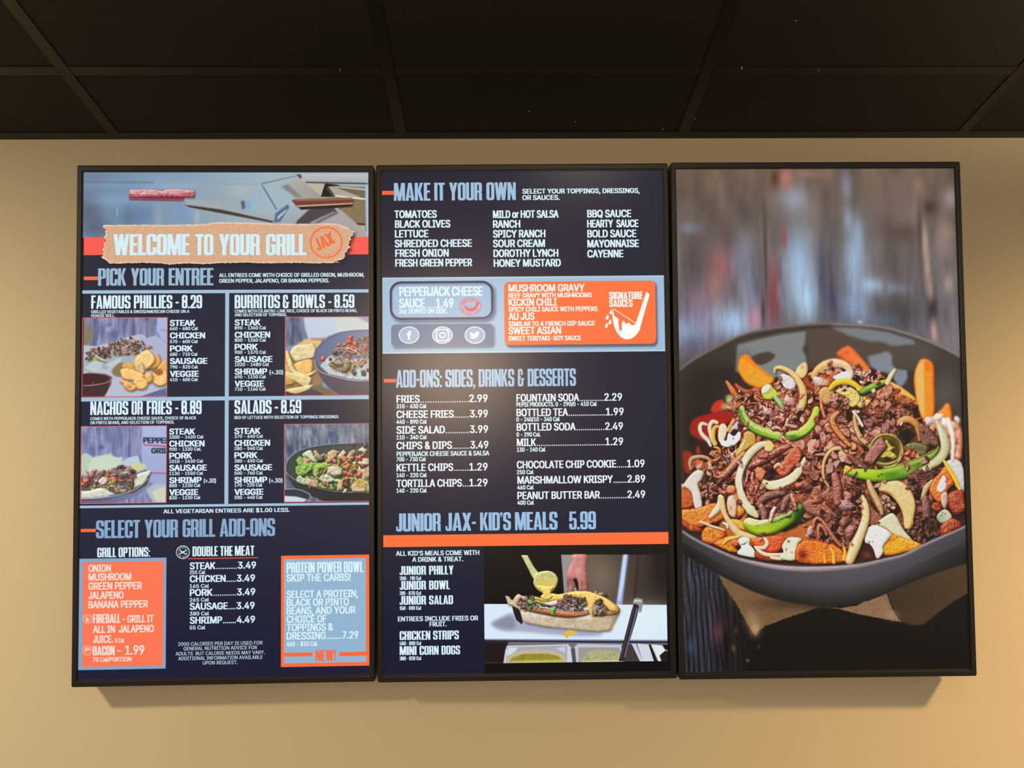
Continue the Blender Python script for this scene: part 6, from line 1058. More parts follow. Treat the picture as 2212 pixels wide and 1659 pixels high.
    panel(cv, [(1634, 1013), (1640, 1008), (1656, 1019), (1646, 1039), (1640, 1036), (1633, 1028)], (218, 100, 60), .5, 8, 1.4, 4, .6, jag=.4); tube(cv, [(1628, 1022), (1626, 1034), (1630, 1046), (1634, 1056)], [3, 4, 4, 3], (176, 86, 60), .6, 8, .5, 1.5); tube(cv, [(1617, 1024), (1614, 1040)], [3, 4], (120, 34, 26), .8, 8, .4, 1)
    panel(cv, [(1568, 1056), (1578, 1048), (1590, 1052), (1588, 1064), (1574, 1066)], (214, 104, 60), .5, 8, 1.4, 4, .6, jag=.4)
    crumbs(cv, [(1614, 1056), (1632, 1052), (1640, 1080), (1626, 1088), (1614, 1076)], 14, lambda x, y, R: (180, 90, 66), 5, 8, .6, 44)
    crumbs(cv, [(1640, 1070), (1690, 1055), (1720, 1070), (1725, 1095), (1690, 1110), (1645, 1112)], 36, lambda x, y, R: np.array([(132, 80, 68), (108, 62, 52), (150, 94, 80)][R.randint(3)]), 6, 13, .35, 45, .25)
    tube(cv, [(1640, 1090), (1652, 1076), (1672, 1068), (1694, 1066)], [6, 8, 8, 5], (126, 74, 62), .35, 8, .7, 2.5); tube(cv, [(1706, 1072), (1698, 1086), (1692, 1102)], [5, 7, 5], (124, 76, 70), .4, 8, .6, 2); tube(cv, [(1646, 1095), (1652, 1110), (1652, 1124)], [7, 8, 6], (134, 84, 76), .4, 8, .6, 2)
    crumbs(cv, [(1732, 1080), (1760, 1072), (1800, 1086), (1806, 1110), (1770, 1122), (1740, 1112)], 14, lambda x, y, R: (150, 86, 68), 9, 16, .35, 46, .22); panel(cv, [(1736, 1086), (1756, 1078), (1780, 1092), (1806, 1108), (1804, 1118), (1778, 1118), (1752, 1112), (1740, 1102)], (150, 88, 72), .3, 8, 2.2, 7, .6, jag=.4); lump(cv, 1766, 1082, 9, (168, 88, 56), 1.2, .2, .2, .4)
    # bottom left: fries, melted cheese
    BR = (176, 104, 58); poly(cv, [(1560, 1110), (1620, 1140), (1700, 1150), (1760, 1120), (1770, 1170), (1700, 1180), (1600, 1180), (1550, 1160)], BR, 3, .95, tex=.15, texcell=10)
    def crisp(p, c, c2, dx=1, dy=1, rim=(150, 50, 12)): 
        panel(cv, p, c, .4, 8, 1.9, 7, .6, True, .5, 5, 0, .6, (c2, dx, dy), rim=rim); q = np.array(p, float); lo, hi = q.min(0), q.max(0); RR_ = np.random.RandomState(int(lo[0]))
        for _ in range(26):
            x, y = lo+RR_.rand(2)*(hi-lo)
            if inside(p, x, y): glow(cv, x, y, RR_.uniform(1, 5), RR_.uniform(1, 3), [(120, 34, 10), (255, 190, 70), (200, 70, 16)][RR_.randint(3)], RR_.uniform(.25, .6), RR_.rand()*3)
    crisp([(1472, 1102), (1490, 1100), (1511, 1097), (1545, 1087), (1561, 1101), (1566, 1120), (1541, 1132), (1511, 1140), (1490, 1136), (1474, 1124)], (236, 130, 34), (206, 84, 18)); crisp([(1472, 1124), (1492, 1134), (1512, 1140), (1518, 1150), (1500, 1150), (1478, 1140)], (150, 60, 20), (100, 34, 12))
    crisp([(1516, 1166), (1518, 1148), (1529, 1137), (1541, 1137), (1561, 1143), (1571, 1155), (1561, 1165), (1541, 1177), (1526, 1174)], (246, 136, 28), (196, 74, 16))
    panel(cv, [(1580, 1122), (1600, 1124), (1612, 1134), (1612, 1146), (1590, 1140), (1576, 1134)], (240, 150, 50), .3, 8, .8, 5, .4, amb=.6)
    crisp([(1596, 1089), (1605, 1096), (1613, 1104), (1605, 1114), (1594, 1118), (1590, 1104)], (252, 160, 40), (220, 110, 30))
    CZ = (236, 200, 152)
    panel(cv, [(1573, 1076), (1584, 1070), (1592, 1084), (1592, 1106), (1588, 1118), (1578, 1114), (1572, 1096)], (226, 180, 150), .5, 9, .8, 6, .5, amb=.6, alpha=.95); glow(cv, 1580, 1098, 4, 5, (186, 104, 66), .6)
    tube(cv, [(1557, 1073), (1556, 1090), (1547, 1104), (1535, 1117)], [5, 7, 7, 3.5], (240, 204, 160), .5, 9, .5, amb=.6); tube(cv, [(1560, 1076), (1563, 1098), (1568, 1114), (1578, 1130), (1590, 1146), (1604, 1156), (1633, 1162)], [6, 6, 5, 6, 8, 8, 5], (228, 178, 118), .45, 9, .5, amb=.6, bump=.8)
    tube(cv, [(1514, 1128), (1526, 1132), (1538, 1137), (1552, 1141), (1566, 1146)], [3, 3, 2.6, 2.6, 2], (232, 184, 140), .5, 9, .5, amb=.6); tube(cv, [(1563, 1130), (1571, 1134), (1573, 1141)], [2, 3.4, 2], (240, 200, 180), .8, 9, .3, amb=.6)
    crisp([(1542, 1176), (1555, 1166), (1578, 1158), (1597, 1160), (1606, 1170), (1590, 1182), (1598, 1194), (1580, 1194), (1560, 1186)], (222, 92, 18), (252, 140, 20), 0, 1)
    tube(cv, [(1562, 1177), (1572, 1167), (1584, 1163), (1598, 1160)], [2, 4, 4.5, 3], (250, 160, 40), .5, 9, .4, amb=.6); panel(cv, [(1580, 1172), (1590, 1166), (1602, 1168), (1600, 1178), (1586, 1182)], (170, 66, 26), .5, 8, 2, 4, .4)
    panel(cv, [(1597, 1165), (1609, 1161), (1621, 1166), (1620, 1177), (1627, 1184), (1633, 1194), (1631, 1205), (1614, 1203), (1597, 1199), (1594, 1193), (1602, 1184), (1598, 1175)], (240, 238, 216), .4, 9, .3, 6, .4, amb=.7); poly(cv, [(1602, 1178), (1616, 1170), (1619, 1168), (1610, 1178)], (90, 110, 70), 0, .9); glow(cv, 1603, 1177, 1.6, 1.4, (26, 28, 24), .9)
    panel(cv, [(1623, 1168), (1634, 1162), (1648, 1158), (1677, 1158), (1698, 1162), (1694, 1178), (1683, 1193), (1660, 1195), (1641, 1188), (1630, 1180)], (232, 78, 20), .4, 9, 1.6, 7, .5, amb=.55, shade=((206, 62, 20), 1, 0))
    panel(cv, [(1632, 1192), (1650, 1196), (1700, 1200), (1690, 1214), (1650, 1212), (1634, 1206)], (150, 50, 26), .3, 8, 1.2, 6, .4)
    for q in ([(1652, 1162), (1659, 1174), (1652, 1184), (1640, 1184), (1632, 1182)], [(1634, 1184), (1645, 1194), (1662, 1200), (1694, 1199)], [(1668, 1206), (1686, 1208), (1700, 1206)]): tube(cv, q, [3, 4, 4.5, 3.5, 2][:len(q)], (240, 200, 158), .5, 9, .4, amb=.6)
    lump(cv, 1645, 1166, 4, (200, 110, 70), 1.2, 0, .1, .5)
    panel(cv, [(1700, 1166), (1713, 1161), (1733, 1165), (1725, 1177), (1726, 1193), (1720, 1210), (1703, 1212), (1686, 1206), (1694, 1193), (1691, 1181)], (224, 216, 172), .5, 9, .4, 7, .4, amb=.68)
    for x, y, a_, b_ in ((1705, 1170, 4, 3), (1700, 1188, 2, 3), (1712, 1194, 2, 1)): glow(cv, x, y, a_, b_, (60, 62, 50), .8)
    crisp([(1720, 1194), (1727, 1176), (1742, 1167), (1764, 1168), (1784, 1172), (1806, 1178), (1824, 1192), (1828, 1214), (1790, 1220), (1750, 1220), (1723, 1214)], (236, 92, 14), (214, 96, 20), 1, 1, (150, 40, 10)); glow(cv, 1736, 1200, 10, 12, (84, 26, 10), .8); glow(cv, 1780, 1205, 14, 9, (236, 130, 20), .6); glow(cv, 1765, 1180, 12, 5, (255, 120, 10), .6)
    for q, w in (([(1797, 1186), (1803, 1198), (1804, 1216)], 3.5), ([(1783, 1200), (1785, 1216)], 3), ([(1823, 1180), (1828, 1192), (1826, 1210)], 3.5)): tube(cv, q, [w*.8, w, w*1.2][:len(q)], (250, 150, 30), .5, 9, .3, amb=.65)
    # lower green pepper
    lowgp = [(1606, 1130), (1613, 1144), (1630, 1155), (1646, 1158), (1670, 1154), (1692, 1145), (1718, 1129), (1732, 1111), (1738, 1094), (1728, 1088), (1720, 1100), (1699, 1111), (1681, 1117), (1665, 1122), (1642, 1124), (1619, 1119)]
    panel(cv, lowgp, (132, 168, 10), .45, 9, .5, 10, .8, amb=.5, shade=((30, 88, 14), 1, -.6)); glow(cv, 1725, 1112, 12, 16, (24, 70, 16), .75); glow(cv, 1650, 1146, 22, 5, (176, 206, 30), .6)
    panel(cv, [(1608, 1129), (1612, 1122), (1620, 1119), (1642, 1124), (1662, 1122), (1660, 1130), (1644, 1136), (1624, 1136)], (232, 226, 130), .7, 9, 3, 4, 0, amb=.65, jag=.4); panel(cv, [(1664, 1124), (1682, 1116), (1700, 1110), (1718, 1100), (1712, 1112), (1690, 1124), (1670, 1130)], (112, 158, 60), .5, 9, 1.5, 4, 0, amb=.55)
    tube(cv, [(1676, 1098), (1670, 1108), (1666, 1126)], [4, 5, 3], (220, 150, 130), 1, 7, .5, 1.5); tube(cv, [(1712, 1070), (1716, 1082), (1720, 1094)], [4, 5, 3], (206, 116, 80), .6, 8, .5, 1.5)
    # meat arching over the front
    crumbs(cv, [(1780, 1110), (1830, 1110), (1850, 1140), (1840, 1170), (1810, 1175), (1790, 1140)], 44, lambda x, y, R: np.array([(138, 80, 70), (110, 58, 48), (92, 48, 40)][R.randint(3)]), 5, 11, .4, 48, .25)
    lump(cv, 1840, 1150, 15, (146, 84, 74), 1.8, 2.0, .15, .4, 8, 2); lump(cv, 1826, 1130, 10, (136, 78, 66), 1.4, 1.6, .2, .4)
    lump(cv, 1754, 1150, 12, (196, 134, 126), 1.8, 2.1, .2, .5, 7, 3); tube(cv, [(1760, 1140), (1762, 1126), (1769, 1120), (1780, 1128), (1790, 1142), (1800, 1158), (1818, 1180)], [3, 4, 4, 4, 5, 5, 4], (160, 92, 66), .4, 8, .7, 1.2); tube(cv, [(1772, 1162), (1770, 1146), (1774, 1136), (1782, 1142), (1788, 1156)], [3, 3.4, 3.4, 3.4, 3], (178, 104, 72), .4, 8, .6, 1)
    glow(cv, 1780, 1158, 6, 10, (40, 16, 12), .6)
    # centre strips
    tube(cv, [(1832, 974), (1818, 968), (1804, 969), (1791, 979), (1782, 998), (1780, 1022), (1785, 1040), (1794, 1053)], [3.5, 5, 5, 4.5, 4, 3.6, 3, 1.5], (206, 168, 104), .4, 9, .6, .4, (150, 96, 50), amb=.52)
    for x, y, r, c, a in ((1824, 988, 13, (214, 150, 124), .6), (1836, 994, 10, (206, 134, 116), .3), (1805, 985, 9, (196, 118, 96), .8), (1796, 1012, 13, (146, 90, 84), 1.9), (1808, 1002, 9, (170, 108, 104), 2.2), (1795, 925, 12, (202, 120, 84), 1.2), (1780, 945, 11, (170, 92, 78), 1.6), (1830, 935, 12, (172, 96, 68), .7), (1824, 960, 10, (180, 100, 70), .9), (1846, 965, 9, (214, 140, 90), 1), (1765, 905, 8, (190, 92, 54), 1.7), (1820, 905, 12, (140, 78, 66), .3), (1880, 915, 13, (128, 76, 66), 1.3), (1915, 925, 12, (120, 72, 64), 1.8), (1900, 895, 10, (160, 92, 70), .5), (1750, 985, 11, (150, 84, 70), .6), (1745, 1010, 14, (172, 108, 92), 1.6), (1760, 1030, 11, (140, 84, 72), .9), (1745, 1050, 13, (150, 88, 76), .3), (1765, 960, 9, (176, 92, 74), 2)): lump(cv, x, y, r*.8, c, 1.5, a, .2, .5, 7, 1.4); flake(cv, x+1, y-1, r*.95, c, 1.5, a, rs, .4, 1.2, .45)
    tube(cv, [(1812, 890), (1800, 905), (1806, 925), (1822, 945), (1838, 962)], [5, 7, 7, 6, 4], (214, 124, 70), .4, 8, .6, 2, (150, 70, 50), amb=.42)
    tube(cv, [(1775, 862), (1778, 880), (1784, 900)], [2, 4, 3], (214, 84, 54), .8, 8, .5, 1)
    tube(cv, [(1806, 1028), (1811, 1055), (1812, 1085)], [8, 11, 9], (156, 90, 76), .35, 8, .7, 2.5, amb=.42); tube(cv, [(1838, 985), (1856, 1000), (1876, 1014)], [6, 8, 6], (112, 66, 46), .3, 8, .6, 1.5); lump(cv, 1830, 1092, 12, (150, 104, 104), 1.4, .6, .3, .6, 7, 3)
    crumbs(cv, [(1835, 1030), (1880, 1045), (1900, 1090), (1880, 1110), (1850, 1090), (1830, 1060)], 40, lambda x, y, R: np.array([(112, 62, 48), (90, 48, 36), (130, 76, 60)][R.randint(3)]), 5, 10, .3, 49)
    tube(cv, [(1848, 898), (1850, 914), (1854, 930), (1865, 950), (1888, 967)], [4, 5, 6, 6.5, 5], (196, 154, 98), .4, 9, .6, .6, (140, 90, 50), amb=.5)
    # pickled jalapeno
    c = cv.P([(1917, 972)])[0]; k = 2.05
    t = np.linspace(0, 2*np.pi, 40); ringp = [(1917+35*np.cos(a), 972+35*np.sin(a)) for a in t]
    poly(cv, [(1917+38*np.cos(a)+2, 972+38*np.sin(a)+3) for a in t], (16, 8, 4), 4, .6); poly(cv, ringp, (104, 88, 26), 1); 
    tube(cv, [(1917+34*np.cos(a), 972+34*np.sin(a)) for a in t[::3]]+[ringp[0]], [3.2]*15, (120, 108, 34), .5, 9, 0, .5, amb=.5); tube(cv, [(1917+36.5*np.cos(a), 972+36.5*np.sin(a)) for a in np.linspace(-1.3, 1.7, 12)], [1.3]*12, (190, 178, 96), .4, 9, 0, amb=.7)
    poly(cv, [(1917+28*np.cos(a), 974+26*np.sin(a)) for a in t], (84, 66, 22), 2); panel(cv, [(1912, 956), (1920, 950), (1926, 960), (1936, 966), (1928, 974), (1940, 984), (1932, 992), (1918, 986), (1908, 990), (1904, 976)], (186, 170, 40), .6, 9, 3, 4, .4, amb=.5, jag=.6)
    for g in ((1922, 991, 9, 5, (50, 34, 20), .9), (1930, 958, 3, 7, (70, 52, 20), .7), (1898, 990, 10, 12, (90, 72, 24), .7)): glow(cv, *g[:4], g[4], g[5])
    tube(cv, [(1900, 1000), (1920, 1003), (1940, 996)], [3, 4, 3], (132, 112, 44), .4, 8, 0, .5)
    panel(cv, [(1899, 948), (1908, 943), (1914, 952), (1919, 965), (1908, 977), (1898, 990), (1888, 1004), (1877, 999), (1869, 995), (1876, 980), (1890, 958)], (146, 84, 72), .4, 8, 2.4, 6, .8, amb=.45, jag=.4)
    # right: mushroom slices, onion
    glow(cv, 1965, 940, 22, 18, (36, 26, 16), .95); tube(cv, [(1944, 925), (1950, 910), (1966, 906), (1982, 916), (1988, 934), (1990, 950)], [5, 8, 9.5, 9, 7, 4], (184, 118, 52), .4, 8, .5, 1, (120, 66, 26), amb=.48); glow(cv, 1960, 938, 16, 11, (26, 20, 14), .95)
    panel(cv, [(1990, 914), (2008, 922), (2022, 938), (2033, 952), (2028, 966), (2012, 960), (2000, 968), (1992, 948)], (116, 74, 62), .25, 8, 2.2, 7, .6)
    panel(cv, [(1960, 960), (1985, 955), (2010, 965), (2000, 985), (1970, 992), (1962, 980)], (88, 84, 42), .3, 8, 1, 7, .5); crumbs(cv, [(1950, 970), (1975, 968), (1985, 985), (1960, 998), (1950, 990)], 16, lambda x, y, R: (172, 74, 36), 4, 7, .5, 50)
    # cheesy fries at the right edge
    for p, c_, c2 in (([(2000, 905), (2020, 898), (2040, 905), (2064, 908), (2082, 930), (2080, 990), (2062, 1000), (2048, 960), (2030, 930), (2012, 920)], (226, 140, 110), (206, 120, 90)), ([(2044, 1000), (2070, 990), (2085, 1010), (2088, 1060), (2068, 1050), (2055, 1020)], (206, 204, 202), (190, 186, 186))): panel(cv, p, c_, .5, 9, 1.5, 8, .3, amb=.6, shade=(c2, 0, 1), soft=1)
    for x, y, r, c_ in ((2009, 908, 9, (226, 214, 226)), (2030, 900, 9, (250, 214, 190)), (2045, 912, 9, (246, 236, 226)), (2062, 920, 10, (240, 170, 120)), (2066, 950, 9, (232, 100, 50)), (2072, 905, 7, (240, 200, 190)), (2050, 940, 6, (214, 90, 50)), (2060, 975, 8, (214, 140, 90)), (2074, 985, 8, (206, 110, 70)), (2018, 925, 6, (206, 110, 80))): lump(cv, x, y, r, c_, 1.3, None, .15, .7, 9, .6, .2, .6, soft=1)
    tube(cv, [(2052, 905), (2058, 924), (2063, 950), (2062, 992)], [5, 6, 4.5, 3], (236, 230, 216), .5, 9, .4, amb=.65)
    tube(cv, [(1964, 1084), (1962, 1064), (1975, 1060)], [2, 2, 2], (100, 60, 40), .2, 8, .2)
    # green pepper, right
    gp3 = [(1830, 1023), (1840, 1014), (1867, 1012), (1906, 1014), (1944, 1005), (1990, 989), (2021, 974), (2031, 961), (2032, 978), (2014, 1000), (1990, 1016), (1972, 1028), (1944, 1036), (1898, 1041), (1867, 1036), (1846, 1030)]
    panel(cv, gp3, (140, 184, 20), .35, 9, .5, 9, .8, amb=.5, shade=((66, 92, 28), 1.6, -.3)); glow(cv, 1930, 1026, 28, 9, (66, 118, 26), .75); glow(cv, 1985, 1006, 26, 6, (84, 116, 40), .6); glow(cv, 1885, 1020, 20, 5, (182, 220, 40), .6)
    for x, y in ((1908, 1024), (1901, 1028), (1988, 1001)): glow(cv, x, y, 2.4, 1.6, (26, 40, 16), .9, -.6)
    tube(cv, [(1905, 1014), (1944, 1004), (1990, 988), (2024, 970)], [1, 1.8, 1.8, 1], (150, 150, 70), .3, 8, 0, alpha=.8)
    panel(cv, [(1825, 1024), (1828, 1006), (1838, 1007), (1843, 1012), (1834, 1020)], (240, 168, 50), .4, 8, .6, 4, .4)
    tube(cv, [(2026, 907), (2033, 922), (2042, 942), (2046, 964), (2038, 986), (2014, 1006), (1992, 1018), (1974, 1028)], [3, 7, 9.5, 10.5, 10.5, 9, 6, 2], (198, 190, 140), .3, 8, .7, .5, (160, 140, 90), amb=.55, flat=.45)
    tube(cv, [(2030, 918), (2038, 945), (2040, 965)], [2, 3.6, 2], (228, 228, 200), .3, 8, 0, alpha=.7, amb=.75)
    # lower right
    crumbs(cv, [(1965, 1034), (2005, 1022), (2022, 1030), (2012, 1060), (1990, 1066), (1970, 1055)], 34, lambda x, y, R: np.array([(118, 74, 66), (96, 58, 50), (134, 88, 80)][R.randint(3)]), 5, 11, .3, 51)
    tube(cv, [(2018, 1038), (2004, 1056), (1997, 1078)], [3, 6.5, 4], (186, 152, 104), .3, 8, .6, .6, amb=.5); tube(cv, [(2003, 1078), (2005, 1100), (2006, 1128)], [8, 11, 8], (118, 76, 70), .3, 8, .7, 2, amb=.42)
    crumbs(cv, [(1985, 1120), (2020, 1125), (2035, 1150), (2005, 1168), (1985, 1160), (1965, 1155)], 50, lambda x, y, R: np.array([(104, 66, 48), (84, 50, 36), (124, 82, 60)][R.randint(3)]), 4, 9, .35, 52)
    crisp([(2047, 1006), (2058, 1024), (2066, 1044), (2053, 1058), (2046, 1080), (2030, 1086), (2014, 1067), (2011, 1053), (2021, 1035), (2036, 1018)], (236, 112, 36), (222, 84, 30)); panel(cv, [(2041, 1027), (2048, 1033), (2048, 1053), (2038, 1064), (2028, 1058), (2034, 1040)], (228, 210, 204), .5, 9, .4, 4, .2, amb=.68); glow(cv, 2047, 1040, 1.2, 2, (40, 24, 20), .9)
    tube(cv, [(2044, 996), (2054, 1012), (2066, 1032), (2080, 1062)], [3, 4.5, 4.5, 3], (252, 180, 34), .4, 9, .5, amb=.65); crisp([(2052, 1070), (2066, 1060), (2084, 1060), (2090, 1100), (2068, 1112), (2054, 1094)], (156, 52, 24), (120, 40, 20)); panel(cv, [(2038, 1068), (2050, 1064), (2052, 1084), (2046, 1100), (2038, 1090)], (196, 160, 140), .4, 9, .5, 5, .3)
    crisp([(2020, 1086), (2036, 1088), (2040, 1104), (2028, 1106), (2018, 1098)], (130, 40, 20), (110, 34, 18)); panel(cv, [(2027, 1118), (2036, 1105), (2048, 1101), (2060, 1113), (2057, 1125), (2038, 1132)], (196, 202, 172), .5, 9, .5, 5, .5, amb=.6, shade=((110, 124, 90), -1, 0)); crisp([(2036, 1138), (2048, 1128), (2062, 1120), (2080, 1130), (2080, 1142), (2054, 1152), (2038, 1160)], (160, 50, 22), (110, 34, 16))
    for x, y in ((2040, 1107), (2046, 1110), (2038, 1114)): glow(cv, x, y, 1.4, 1.2, (50, 60, 44), .8)
    # big mushroom slice
    ms = [(1901, 1044), (1921, 1040), (1944, 1038), (1960, 1047), (1975, 1066), (1982, 1092), (1978, 1120), (1976, 1136), (1963, 1150), (1956, 1134), (1954, 1115), (1945, 1092), (1929, 1072), (1914, 1064), (1902, 1060)]
    panel(cv, ms, (232, 188, 128), .25, 8, .8, 7, .8, amb=.55, shade=((232, 184, 110), 0, 1), rim=(196, 138, 72), curve=True); glow(cv, 1918, 1064, 12, 3, (120, 76, 60), .7, .3); glow(cv, 1972, 1134, 2, 9, (150, 96, 50), .7, .3)
    glow(cv, 1935, 1100, 9, 18, (32, 16, 12), .9, -.5); crumbs(cv, [(1910, 1068), (1930, 1075), (1938, 1095), (1920, 1110), (1908, 1095)], 18, lambda x, y, R: (156, 108, 84), 3, 7, .6, 53)
    tube(cv, [(1879, 1040), (1884, 1055), (1892, 1072), (1902, 1092), (1908, 1110)], [5, 7.5, 8, 8, 4.5], (192, 154, 104), .4, 9, .6, .8, (150, 104, 64), amb=.5)
    panel(cv, [(1878, 1086), (1895, 1104), (1910, 1118), (1900, 1132), (1885, 1140), (1876, 1120)], (136, 76, 58), .3, 8, 1.6, 6, .5)
    panel(cv, [(1896, 1132), (1912, 1118), (1929, 1109), (1941, 1118), (1955, 1144), (1976, 1170), (1956, 1166), (1926, 1156), (1906, 1142)], (208, 198, 152), .3, 8, .3, 8, .6, amb=.6); tube(cv, [(1902, 1134), (1918, 1142), (1934, 1156)], [1, 2, 1], (150, 130, 90), .2, 8, 0, alpha=.7)
    poly(cv, [(1872, 1176), (1880, 1172), (1894, 1194), (1900, 1208), (1860, 1212), (1862, 1196)], (72, 34, 28), 1); glow(cv, 1876, 1200, 9, 7, (130, 90, 76), .6)
    crisp([(1929, 1154), (1942, 1158), (1956, 1163), (1994, 1176), (1980, 1188), (1963, 1194), (1922, 1202), (1908, 1192), (1907, 1184), (1916, 1168)], (252, 138, 8), (252, 150, 24), 1, 0, (240, 110, 10)); glow(cv, 1940, 1178, 14, 8, (255, 172, 50), .5)
    panel(cv, [(1872, 1148), (1890, 1135), (1907, 1140), (1927, 1153), (1922, 1166), (1911, 1180), (1911, 1194), (1903, 1206), (1896, 1206), (1890, 1188), (1881, 1176), (1872, 1172)], (240, 234, 222), .5, 9, .3, 8, .6, amb=.7)
    for x, y, a_, b_ in ((1881, 1171, 1.4, 2.4), (1888, 1171, 1.4, 2), (1895, 1157, 1, 1), (1909, 1166, 1, 1)): glow(cv, x, y, a_, b_, (40, 46, 54), .8)
    tube(cv, [(1866, 1070), (1870, 1085), (1873, 1104), (1872, 1126), (1863, 1152), (1850, 1182), (1838, 1212)], [1.5, 7, 9, 9, 10, 12, 10], (236, 198, 132), .5, 9, .8, .8, (206, 140, 70), amb=.55, rimw=.16); tube(cv, [(1866, 1120), (1858, 1150), (1848, 1176)], [1, 2.6, 1.4], (252, 236, 204), .4, 8, 0, alpha=.7, amb=.8)
    for x, y in ((1858, 1194), (1867, 1112), (1868, 1125)): glow(cv, x, y, 1.2, 1.8, (120, 76, 40), .8)
    R = np.random.RandomState(77)                         # scraps lying over the edges of the larger pieces
    spots = [(1640, 926), (1662, 932), (1618, 908), (1745, 926), (1604, 1000), (1600, 1062), (1612, 1088), (1630, 1106), (1660, 1040), (1722, 1026), (1735, 1000), (1700, 1112), (1722, 1098), (1690, 822), (1738, 850), (1720, 890), (1790, 990), (1784, 1030), (1856, 935), (1875, 958),
             (1850, 1022), (1870, 1016), (1912, 1010), (1960, 1002), (2000, 990), (1950, 970), (1905, 1042), (1960, 1052), (1975, 1110), (1910, 1100), (1885, 1060), (1866, 1090), (1872, 1130), (1850, 1170), (1905, 1130), (1960, 1150), (2020, 1010), (2000, 1020), (1945, 915), (1988, 930), (1800, 790), (1820, 840), (1850, 850), (1870, 870), (1890, 850), (1905, 826), (1770, 805), (1700, 812), (1660, 850), (1560, 1045), (1590, 985), (1570, 1050), (1530, 1010), (1512, 1010), (1640, 1160), (1690, 1160), (1735, 1130), (1760, 1160), (1800, 1172)]
    for x, y in spots:
        for _ in range(R.randint(0, 3)):
            xx_, yy_ = x+R.randn()*6, y+R.randn()*5; flake(cv, xx_, yy_, R.uniform(2.5, 7), np.array(mcol(xx_, yy_, R))*R.uniform(.8, 1.15), R.uniform(1.2, 2.4), None, R, .55, .8, .5, 9, .55)
    full = cv.a; soft1 = np.stack([blur(full[..., i], 1) for i in range(3)], -1); soft3 = np.stack([blur(full[..., i], 4) for i in range(3)], -1)
    yy, xx = np.mgrid[0:CH, 0:CW].astype(np.float32)
    k = np.clip((940-yy-.00022*(xx-700)**2*0)/140., 0, 1)*.9; kl = np.clip((150-xx)/150., 0, 1)*np.clip((1480-yy)/200., 0, 1)*.8; kr = np.clip((xx-1090)/120., 0, 1)*np.clip((1330-yy)/120., 0, 1)*.8
    k = np.maximum(np.maximum(k, kl), kr)[..., None]
    cv.a = soft1*.6+full*.4; y1 = np.clip((yy-850)/60, 0, 1)*np.clip((1800-yy)/60, 0, 1); g_ = cv.a.mean(-1, keepdims=True); t_ = np.clip((g_+(cv.a-g_)*1.04), 0, 255)/255; t_ = t_*.45+.55*(t_*t_*(3-2*t_))*1.06; cv.a += (t_*254-30*t_**4-cv.a)*y1[..., None]; cv.a += (soft3-cv.a)*k
    # near rim of the bowl covers the pile
    low = [(1440, 1125), (1475, 1149), (1500, 1165), (1540, 1185), (1600, 1210), (1680, 1227), (1760, 1231), (1850, 1225), (1920, 1210), (1960, 1199), (2000, 1179), (2040, 1161), (2083, 1142), (2110, 1127)]
    m2 = blur(rast([np.concatenate([cv.P(smooth(low, 4, False)), cv.P([(2110, 1160), (2000, 1215), (1850, 1260), (1700, 1262), (1560, 1220), (1440, 1150)])])], x0, y0, CW, hh), 1)
    cv.put(x0, y0, m2, cc)
    tube(cv, low, [2, 2.4, 2.8, 3, 3.6, 5, 5.6, 4.6, 3.6, 3.2, 3, 2.8, 2.4, 2], (128, 116, 122), .15, 6, 0, soft=2, amb=.75, flat=.4)
    tube(cv, [(1600, 1209), (1680, 1226), (1760, 1230), (1850, 1224)], [1, 4, 4.4, 1.5], (166, 146, 146), .1, 6, 0, soft=3, amb=.85, alpha=.8)
    return cv
# ------------------------------------------------------------------ materials
def mat(name, col, rough=.5, spec=.5, metal=0):
    m = bpy.data.materials.new(name); m.use_nodes = True; b = m.node_tree.nodes['Principled BSDF']
    b.inputs['Base Color'].default_value = (*col, 1); b.inputs['Roughness'].default_value = rough
    b.inputs['Specular IOR Level'].default_value = spec; b.inputs['Metallic'].default_value = metal
    return m, m.node_tree, b
def add_bump(nt, b, scale, strength, dist, detail=4, kind='ShaderNodeTexNoise'):
    tc = nt.nodes.new('ShaderNodeTexCoord'); n = nt.nodes.new(kind); n.inputs['Scale'].default_value = scale
    if kind == 'ShaderNodeTexNoise': n.inputs['Detail'].default_value = detail
    nt.links.new(tc.outputs['Object'], n.inputs['Vector'])
    bp = nt.nodes.new('ShaderNodeBump'); bp.inputs['Strength'].default_value = strength; bp.inputs['Distance'].default_value = dist
    nt.links.new(n.outputs[0], bp.inputs['Height']); nt.links.new(bp.outputs[0], b.inputs['Normal'])
    return tc, n
PAINT, nt, b = mat('beige_wall_paint', (.60, .47, .315), .62, .35)
tc, n = add_bump(nt, b, 260, .18, .0006, 3)
mx = nt.nodes.new('ShaderNodeMix'); mx.data_type = 'RGBA'; n2 = nt.nodes.new('ShaderNodeTexNoise'); n2.inputs['Scale'].default_value = 1.6
nt.links.new(tc.outputs['Object'], n2.inputs['Vector']); nt.links.new(n2.outputs[0], mx.inputs['Factor'])
mx.inputs['A'].default_value = (.585, .50, .335, 1); mx.inputs['B'].default_value = (.615, .53, .355, 1); nt.links.new(mx.outputs['Result'], b.inputs['Base Color'])

